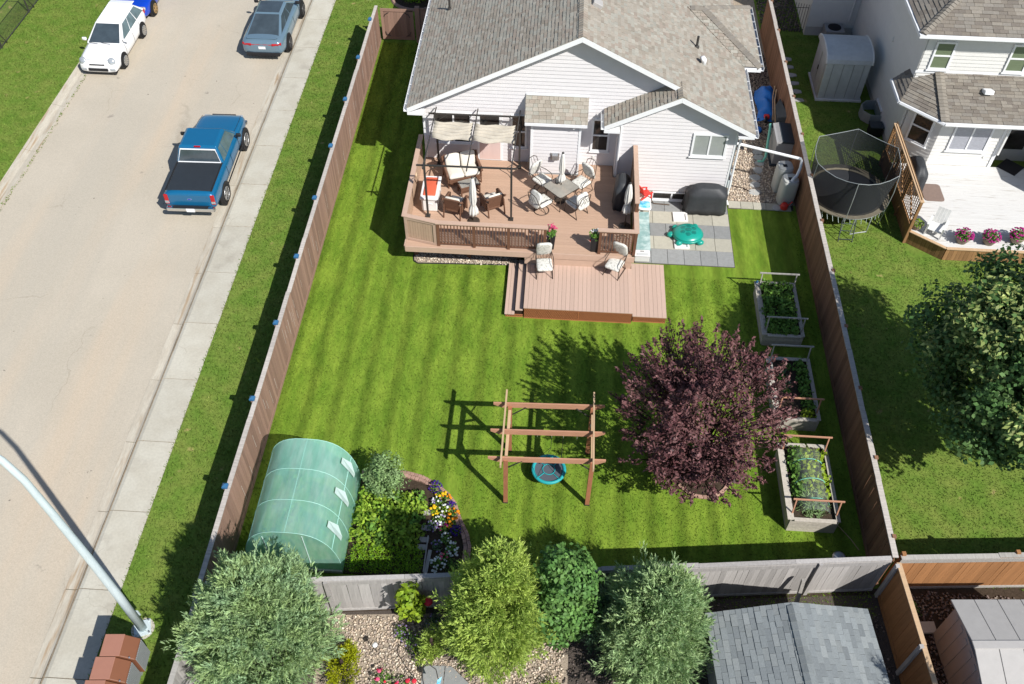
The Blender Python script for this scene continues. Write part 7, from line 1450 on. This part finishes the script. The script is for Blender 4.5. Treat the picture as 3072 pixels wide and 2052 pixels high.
dup(MB_, (-9.99, 7.575, 0), R(4), 'brown community mailbox module, middle of the row by the pavement'); dup(MB_, (-10.03, 7.01, 0), R(4), 'brown community mailbox module at the bottom edge of the picture')
# chain-link corner at the top left
CF = thing('chain_link_fence', 'black chain-link fence corner in the field at the top left', 'fence', (-25.3, 36, 0))
for i in range(4):
    yy = -3.6+3.05*i; MB().tube([(0, yy, 0), (0, yy, 1.35)], 0.035, 8).build('post', 'black_metal', CF)
    MB().tube([(0.0, yy, 1.0), (0.05, yy+0.45, 0.02)], 0.02, 6).build('brace', 'black_metal', CF)
for z in (0.08, 1.32): MB().tube([(0, -6, z), (0, 6, z)], 0.022, 6).build('rail', 'black_metal', CF)
MB().tube([(-0.02, 2.5, 1.32), (-6, 2.5, 1.32)], 0.022, 6).build('rail', 'black_metal', CF); MB().tube([(-3, 2.5, 0), (-3, 2.5, 1.35)], 0.03, 8).build('post', 'black_metal', CF)
mb = MB()
for i in range(150):
    for sg in (-1, 1):
        y0 = -6+i*0.08; y1 = y0+sg*1.24
        mb.tube([(0.002*sg, y0, 0.08), (0.002*sg, y1, 1.32)], 0.004, 3)
stuff(mb.build('wire_mesh', 'black_metal', CF))

# ================================================================ VEHICLES (local +y is forward)
def wheel(parent, x, y_, r_, w_, rim, spokes=5):
    s_ = 1 if x > 0 else -1
    o = MB().tube([(x-w_/2, y_, r_), (x-w_/2+0.02, y_, r_), (x+w_/2-0.02, y_, r_), (x+w_/2, y_, r_)], [r_*0.9, r_, r_, r_*0.9], 26).build('wheel', 'tyre', parent)
    MB().tube([(x+s_*(w_/2-0.01), y_, r_), (x+s_*(w_/2+0.004), y_, r_)], [r_*0.70, r_*0.68], 24).build('rim_disc', 'rim_dark', o)
    MB().tube([(x+s_*(w_/2+0.004), y_+0.66*r_*math.cos(k*PI/12), r_+0.66*r_*math.sin(k*PI/12)) for k in range(24)], 0.016, 5, closed=True).build('rim', rim, o)
    for k in range(spokes): a = 2*PI*k/spokes; MB().box((x+s_*(w_/2+0.008), y_+0.33*r_*math.cos(a), r_+0.33*r_*math.sin(a)), (0.016, 0.66*r_, 0.055), rx=a).build('spoke', rim, o)
    MB().tube([(x+s_*(w_/2), y_, r_), (x+s_*(w_/2+0.02), y_, r_)], 0.05, 10).build('hub', rim, o)
def body(parent, st, m, name='body'):
    rings = []
    for (y_, w_, zb, zt) in st:
        h_ = zt-zb; half = [(0.90*w_, zb), (0.985*w_, zb+0.16*h_), (w_, zb+0.55*h_), (0.97*w_, zb+0.84*h_), (0.86*w_, zt-0.005), (0.42*w_, zt+0.018)]
        rings.append([(x, y_, z) for x, z in half]+[(-x, y_, z) for x, z in half[::-1]])
    return MB().loft(rings).build(name, m, parent, smooth=True, sub=1)
def lerp3(a, b, t): return Vector(a)*(1-t)+Vector(b)*t
def pane(parent, q, off, m, u=(0.06, 0.94), v=(0.08, 0.92), name='window'):
    """inset panel on the quad q = (bottom0, bottom1, top1, top0)"""
    q = [Vector(p) for p in q]; n = (q[1]-q[0]).cross(q[3]-q[0]).normalized()
    f = lambda a, b: lerp3(lerp3(q[0], q[1], a), lerp3(q[3], q[2], a), b)
    c = [f(u[0], v[0]), f(u[1], v[0]), f(u[1], v[1]), f(u[0], v[1])]
    return MB().ext([p+n*0.001 for p in c], n*off).build(name, m, parent)
def cabin(parent, yf, yr, wb, zb, yf2, yr2, wt, zt, m, glass, sideglass=None, split=(0.5,), roofm=None, rearv=(0.1, 0.9), wsv=(0.06, 0.94)):
    b = [(-wb, yr, zb), (wb, yr, zb), (wb, yf, zb), (-wb, yf, zb)]; t_ = [(-wt, yr2, zt), (wt, yr2, zt), (wt, yf2, zt), (-wt, yf2, zt)]
    mid = [(p[0]*0.99, p[1], p[2]-0.02) for p in t_]; tp = [(p[0]*0.86, (p[1]-(yf2+yr2)/2)*0.90+(yf2+yr2)/2, p[2]+0.035) for p in t_]
    mb = MB(); mb.add(b+t_+tp, [(0, 1, 5, 4), (1, 2, 6, 5), (2, 3, 7, 6), (3, 0, 4, 7), (4, 5, 9, 8), (5, 6, 10, 9), (6, 7, 11, 10), (7, 4, 8, 11), (8, 9, 10, 11), (3, 2, 1, 0)])
    o = mb.build('cabin', m, parent, smooth=False, bevel=0.05)
    pane(parent, (b[2], b[3], t_[3], t_[2]), 0.012, glass, v=wsv, name='windscreen'); pane(parent, (b[0], b[1], t_[1], t_[0]), 0.012, glass, v=rearv, name='rear_window')
    sg = sideglass or glass; cuts = [0.05]+list(split)+[0.93]
    for i in range(len(cuts)-1):
        pane(parent, (b[1], b[2], t_[2], t_[1]), 0.010, sg, u=(cuts[i]+0.012, cuts[i+1]-0.012), v=(0.08, 0.88), name='side_window'); pane(parent, (b[3], b[0], t_[0], t_[3]), 0.010, sg, u=(1-cuts[i+1]+0.012, 1-cuts[i]-0.012), v=(0.08, 0.88), name='side_window')
    if roofm: pane(parent, (tp[0], tp[1], tp[2], tp[3]), 0.012, roofm, name='roof_panel', u=(0.0, 1.0), v=(0.0, 1.0))
    return o
def arch(parent, x, y_, r_): s_ = 1 if x > 0 else -1; MB().tube([(x-s_*0.12, y_, r_*0.98), (x, y_, r_*0.98)], r_*1.17, 26).build('wheel_arch', 'black_trim', parent)
def mirror(parent, x, y_, z, m): s_ = 1 if x > 0 else -1; MB().rbox((x+s_*0.10, y_, z), (0.20, 0.10, 0.14), 0.04).build('mirror', m, parent, smooth=True); MB().tube([(x-s_*0.05, y_, z-0.04), (x+s_*0.06, y_, z-0.02)], 0.02, 5).build('mirror_arm', 'black_trim', parent)
# blue pickup
T = thing('pickup_truck', 'teal-blue pickup truck with black bed cover parked by the pavement', 'truck', (-13.42, 27.55, -0.112), R(1.6))
body(T, [(-2.60, 0.94, 0.60, 1.16), (-2.57, 0.96, 0.52, 1.24), (-2.4, 0.975, 0.48, 1.25), (-0.85, 0.98, 0.45, 1.25), (-0.55, 0.98, 0.45, 1.22), (0.9, 0.98, 0.45, 1.20), (1.25, 0.97, 0.46, 1.17), (2.1, 0.95, 0.48, 1.10), (2.45, 0.90, 0.50, 1.04), (2.62, 0.80, 0.55, 0.92), (2.66, 0.74, 0.6, 0.85)], 'paint_truck')
cabin(T, 1.18, -0.82, 0.90, 1.20, 0.50, -0.62, 0.72, 1.84, 'paint_truck', 'car_glass', 'car_glass_light', (0.30,), rearv=(0.12, 0.86))
q = MB(); zz = [(-0.86, -0.80, 1.245), (0.86, -0.80, 1.245), (0.70, -0.655, 1.79), (-0.70, -0.655, 1.79)]
MB().tube([(x*0.94, y_-0.03, z+(0.03 if z < 1.5 else -0.03)) for x, y_, z in zz], 0.028, 5, closed=True).build('window_frame', 'trim', T)
MB().box((0, -0.635, 1.855), (0.24, 0.05, 0.035)).build('brake_lamp', 'tail_red', T)
MB().box((0, -1.64, 1.262), (1.62, 1.60, 0.035)).build('bed_cover', 'tonneau', T, bevel=0.015)
for s_ in (-1, 1): MB().box((s_*0.845, -1.64, 1.272), (0.05, 1.62, 0.03)).build('bed_rail', 'black_trim', T)
MB().box((0, -2.585, 0.92), (1.46, 0.035, 0.50)).build('tailgate', 'paint_truck', T, bevel=0.02)
e_ = MB().lathe([(0.085, 0), (0.085, 0.008)], (0, 0, 0), 20, sy=0.42).build('emblem', 'steel', T); e_.rotation_euler = (R(90), 0, 0); e_.location = (0, -2.604, 0.98)
e_ = MB().lathe([(0.072, 0), (0.072, 0.010)], (0, 0, 0), 20, sy=0.38).build('emblem_field', 'paint_blue', T); e_.rotation_euler = (R(90), 0, 0); e_.location = (0, -2.604, 0.98)
for s_ in (-1, 1):
    MB().box((s_*0.855, -2.575, 0.95), (0.15, 0.07, 0.42)).build('tail_lamp', 'tail_red', T, bevel=0.02); MB().box((s_*0.857, -2.585, 0.84), (0.14, 0.062, 0.10)).build('reverse_lamp', 'lamp_clear', T)
    for y_ in (-1.52, 1.78): arch(T, s_*0.985, y_, 0.40); wheel(T, s_*0.868, y_, 0.385, 0.24, 'rim', 5)
    mirror(T, s_*0.98, 0.85, 1.30, 'black_trim'); MB().box((s_*0.66, 2.60, 0.86), (0.24, 0.08, 0.16)).build('headlight', 'lamp_clear', T, bevel=0.03)
    MB().box((s_*0.985, -0.05, 1.10), (0.02, 0.14, 0.03)).build('door_handle', 'paint_truck', T)
MB().box((0, -2.70, 0.60), (1.80, 0.16, 0.17)).build('rear_bumper', 'chrome', T, bevel=0.04); MB().box((0, -2.80, 0.61), (0.31, 0.015, 0.15)).build('licence_plate', 'plate', T); MB().box((0, -2.72, 0.692), (1.3, 0.14, 0.015)).build('bumper_pad', 'black_trim', T)
MB().box((0, 2.66, 0.56), (1.75, 0.14, 0.16)).build('front_bumper', 'chrome', T, bevel=0.04); MB().box((0, 2.655, 0.82), (0.95, 0.04, 0.22)).build('grille', 'black_trim', T); MB().box((0, 1.12, 1.212), (1.4, 0.10, 0.02), rx=R(-10)).build('wiper_cowl', 'black_trim', T)
# white hot hatch wagon facing the viewer
Wg = thing('hatchback', 'white sporty wagon facing the viewer on the left side of the road', 'car', (-20.15, 35.92, -0.112), R(180))
body(Wg, [(-2.12, 0.70, 0.42, 0.80), (-2.05, 0.80, 0.26, 0.90), (-1.3, 0.86, 0.19, 0.94), (0.0, 0.86, 0.18, 0.92), (0.80, 0.86, 0.18, 0.91), (1.15, 0.86, 0.19, 0.89), (1.65, 0.86, 0.19, 0.84), (1.98, 0.84, 0.19, 0.77), (2.13, 0.80, 0.20, 0.69), (2.18, 0.74, 0.24, 0.60)], 'paint_white')
cabin(Wg, 1.00, -2.06, 0.80, 0.89, 0.05, -1.52, 0.575, 1.385, 'paint_white', 'car_glass', 'car_glass_light', (0.34, 0.62))
MB().box((0, -1.66, 1.385), (1.08, 0.34, 0.05), rx=R(6)).build('spoiler', 'paint_white', Wg, bevel=0.02)
for s_ in (-1, 1):
    e_ = MB().lathe([(0.15, 0), (0.165, 0.02), (0.14, 0.055), (0.02, 0.075)], (0, 0, 0), 18).build('headlight', 'lamp_clear', Wg, smooth=True); e_.rotation_euler = (R(-55), 0, R(-12*s_)); e_.location = (s_*0.64, 2.03, 0.70)
    MB().box((s_*0.63, 2.14, 0.37), (0.24, 0.08, 0.12)).build('fog_light', 'lamp_clear', Wg, bevel=0.03)
    for y_ in (-1.18, 1.30): arch(Wg, s_*0.862, y_, 0.32); wheel(Wg, s_*0.80, y_, 0.315, 0.22, 'rim', 10)
    mirror(Wg, s_*0.82, 0.80, 1.0, 'paint_white'); MB().box((s_*0.66, -2.06, 0.78), (0.2, 0.06, 0.22)).build('tail_lamp', 'tail_red', Wg)
    MB().tube([(s_*0.50, 0.0, 1.42), (s_*0.50, -1.45, 1.42)], 0.012, 5).build('roof_rail', 'trim', Wg)
MB().box((0, 2.17, 0.37), (0.86, 0.08, 0.13)).build('lower_grille', 'black_trim', Wg, bevel=0.02); MB().box((0, 2.155, 0.60), (0.66, 0.07, 0.05), rx=R(-40)).build('upper_grille', 'black_trim', Wg); MB().box((0, 1.33, 0.90), (0.42, 0.30, 0.035), rx=R(-8)).build('hood_scoop', 'paint_white', Wg, bevel=0.015); MB().box((0, 2.02, 0.20), (1.5, 0.22, 0.03)).build('front_lip', 'black_trim', Wg)
# grey-blue fastback seen from behind
Au = thing('fastback_car', 'grey-blue fastback car with black glass roof parked at the top', 'car', (-13.32, 37.95, -0.112), R(0.6))
body(Au, [(-2.44, 0.78, 0.42, 0.86), (-2.38, 0.88, 0.30, 0.95), (-2.1, 0.95, 0.22, 0.99), (-1.4, 0.98, 0.19, 0.98), (0, 0.95, 0.18, 0.94), (0.9, 0.95, 0.18, 0.92), (1.3, 0.97, 0.19, 0.90), (1.9, 0.94, 0.20, 0.80), (2.3, 0.86, 0.24, 0.70), (2.46, 0.72, 0.3, 0.58)], 'paint_greyblue')
cabin(Au, 1.15, -2.0, 0.80, 0.94, 0.30, -0.75, 0.60, 1.35, 'paint_greyblue', 'car_glass', 'car_glass', (0.36, 0.62), roofm='car_glass', rearv=(0.05, 0.97))
MB().box((0, -2.405, 0.80), (1.55, 0.05, 0.05)).build('light_bar', 'tail_red', Au, bevel=0.01)
for s_ in (-1, 1):
    MB().box((s_*0.66, -2.37, 0.81), (0.42, 0.10, 0.10), rz=R(s_*14)).build('tail_lamp', 'tail_red', Au, bevel=0.02)
    for y_ in (-1.45, 1.42): arch(Au, s_*0.975, y_, 0.37); wheel(Au, s_*0.90, y_, 0.36, 0.26, 'rim_dark', 5)
    mirror(Au, s_*0.86, 0.85, 1.02, 'black_trim')
MB().box((0, -2.44, 0.66), (0.31, 0.02, 0.12)).build('licence_plate', 'plate', Au); MB().box((0, -2.40, 0.34), (1.5, 0.14, 0.16)).build('diffuser', 'black_trim', Au, bevel=0.02)
for i in range(8): MB().box((-0.5+0.143*i, -2.475, 0.30), (0.02, 0.05, 0.10)).build('diffuser_fin', 'black_trim', Au)
MB().box((0, -2.2, 1.005), (1.3, 0.12, 0.025)).build('rear_spoiler', 'paint_greyblue', Au, bevel=0.01)
# blue sedan behind the wagon
Bl = thing('sedan', 'bright blue car with gold wheels half out of the picture at the top', 'car', (-20.25, 40.35, -0.112), R(180))
body(Bl, [(-2.15, 0.74, 0.40, 0.84), (-2.0, 0.82, 0.25, 0.95), (-1.2, 0.87, 0.19, 0.95), (0.0, 0.87, 0.18, 0.93), (0.85, 0.87, 0.18, 0.91), (1.25, 0.87, 0.19, 0.88), (1.75, 0.85, 0.21, 0.81), (2.05, 0.78, 0.23, 0.72), (2.2, 0.66, 0.27, 0.60)], 'paint_blue')
cabin(Bl, 1.05, -1.55, 0.80, 0.91, 0.3, -0.95, 0.60, 1.40, 'paint_blue', 'car_glass', 'car_glass_light', (0.5,))
for s_ in (-1, 1):
    MB().rbox((s_*0.62, 2.02, 0.66), (0.30, 0.14, 0.16), 0.06).build('headlight', 'lamp_clear', Bl, smooth=True); MB().box((s_*0.58, 2.14, 0.36), (0.2, 0.05, 0.10)).build('fog_light', 'lamp_clear', Bl)
    for y_ in (-1.22, 1.35): arch(Bl, s_*0.872, y_, 0.33); wheel(Bl, s_*0.81, y_, 0.325, 0.23, 'rim_gold', 6)
    mirror(Bl, s_*0.83, 0.85, 1.0, 'paint_blue'); MB().box((s_*0.66, -2.12, 0.8), (0.2, 0.06, 0.16)).build('tail_lamp', 'tail_red', Bl)
MB().box((0, 2.17, 0.38), (0.85, 0.05, 0.12)).build('lower_grille', 'black_trim', Bl); MB().box((0, 2.13, 0.62), (0.5, 0.05, 0.06)).build('upper_grille', 'black_trim', Bl); MB().box((0, 1.4, 0.92), (0.42, 0.36, 0.05), rx=R(-8)).build('hood_scoop', 'paint_blue', Bl, bevel=0.02)

def seam(parent, pts, t=0.006): return MB().tube(pts, t, 4).build('panel_gap', 'black_trim', parent)
for s_ in (-1, 1):
    for y_ in (0.95, -0.12, -0.80): seam(T, [(s_*0.972, y_, 0.62), (s_*0.984, y_, 0.85), (s_*0.955, y_, 1.10)])
    seam(T, [(s_*0.80, 1.2, 1.185), (s_*0.80, 2.0, 1.115), (s_*0.76, 2.4, 1.06)]); MB().box((s_*0.975, 0.0, 0.50), (0.03, 2.6, 0.05)).build('sill', 'black_trim', T)
    for y_ in (0.85, -0.15, -1.0): seam(Wg, [(s_*0.845, y_, 0.32), (s_*0.862, y_, 0.6), (s_*0.835, y_, 0.84)])
    seam(Wg, [(s_*0.68, 1.0, 0.90), (s_*0.70, 1.7, 0.835), (s_*0.66, 2.02, 0.76)], 0.004)
    for y_ in (0.95, -0.1, -1.1): seam(Au, [(s_*0.93, y_, 0.35), (s_*0.955, y_, 0.65), (s_*0.92, y_, 0.86)])
seam(T, [(-0.72, -2.603, 0.68), (0.72, -2.603, 0.68)]); seam(Wg, [(-0.66, 2.04, 0.765), (0.66, 2.04, 0.765)], 0.004); seam(Au, [(-0.7, -2.2, 0.99), (0.7, -2.2, 0.99)])
for q in (-0.3, 0.25): MB().tube([(q, 1.06, 0.93), (q+0.42, 0.98, 0.95)], 0.008, 4).build('wiper', 'black_trim', Wg)
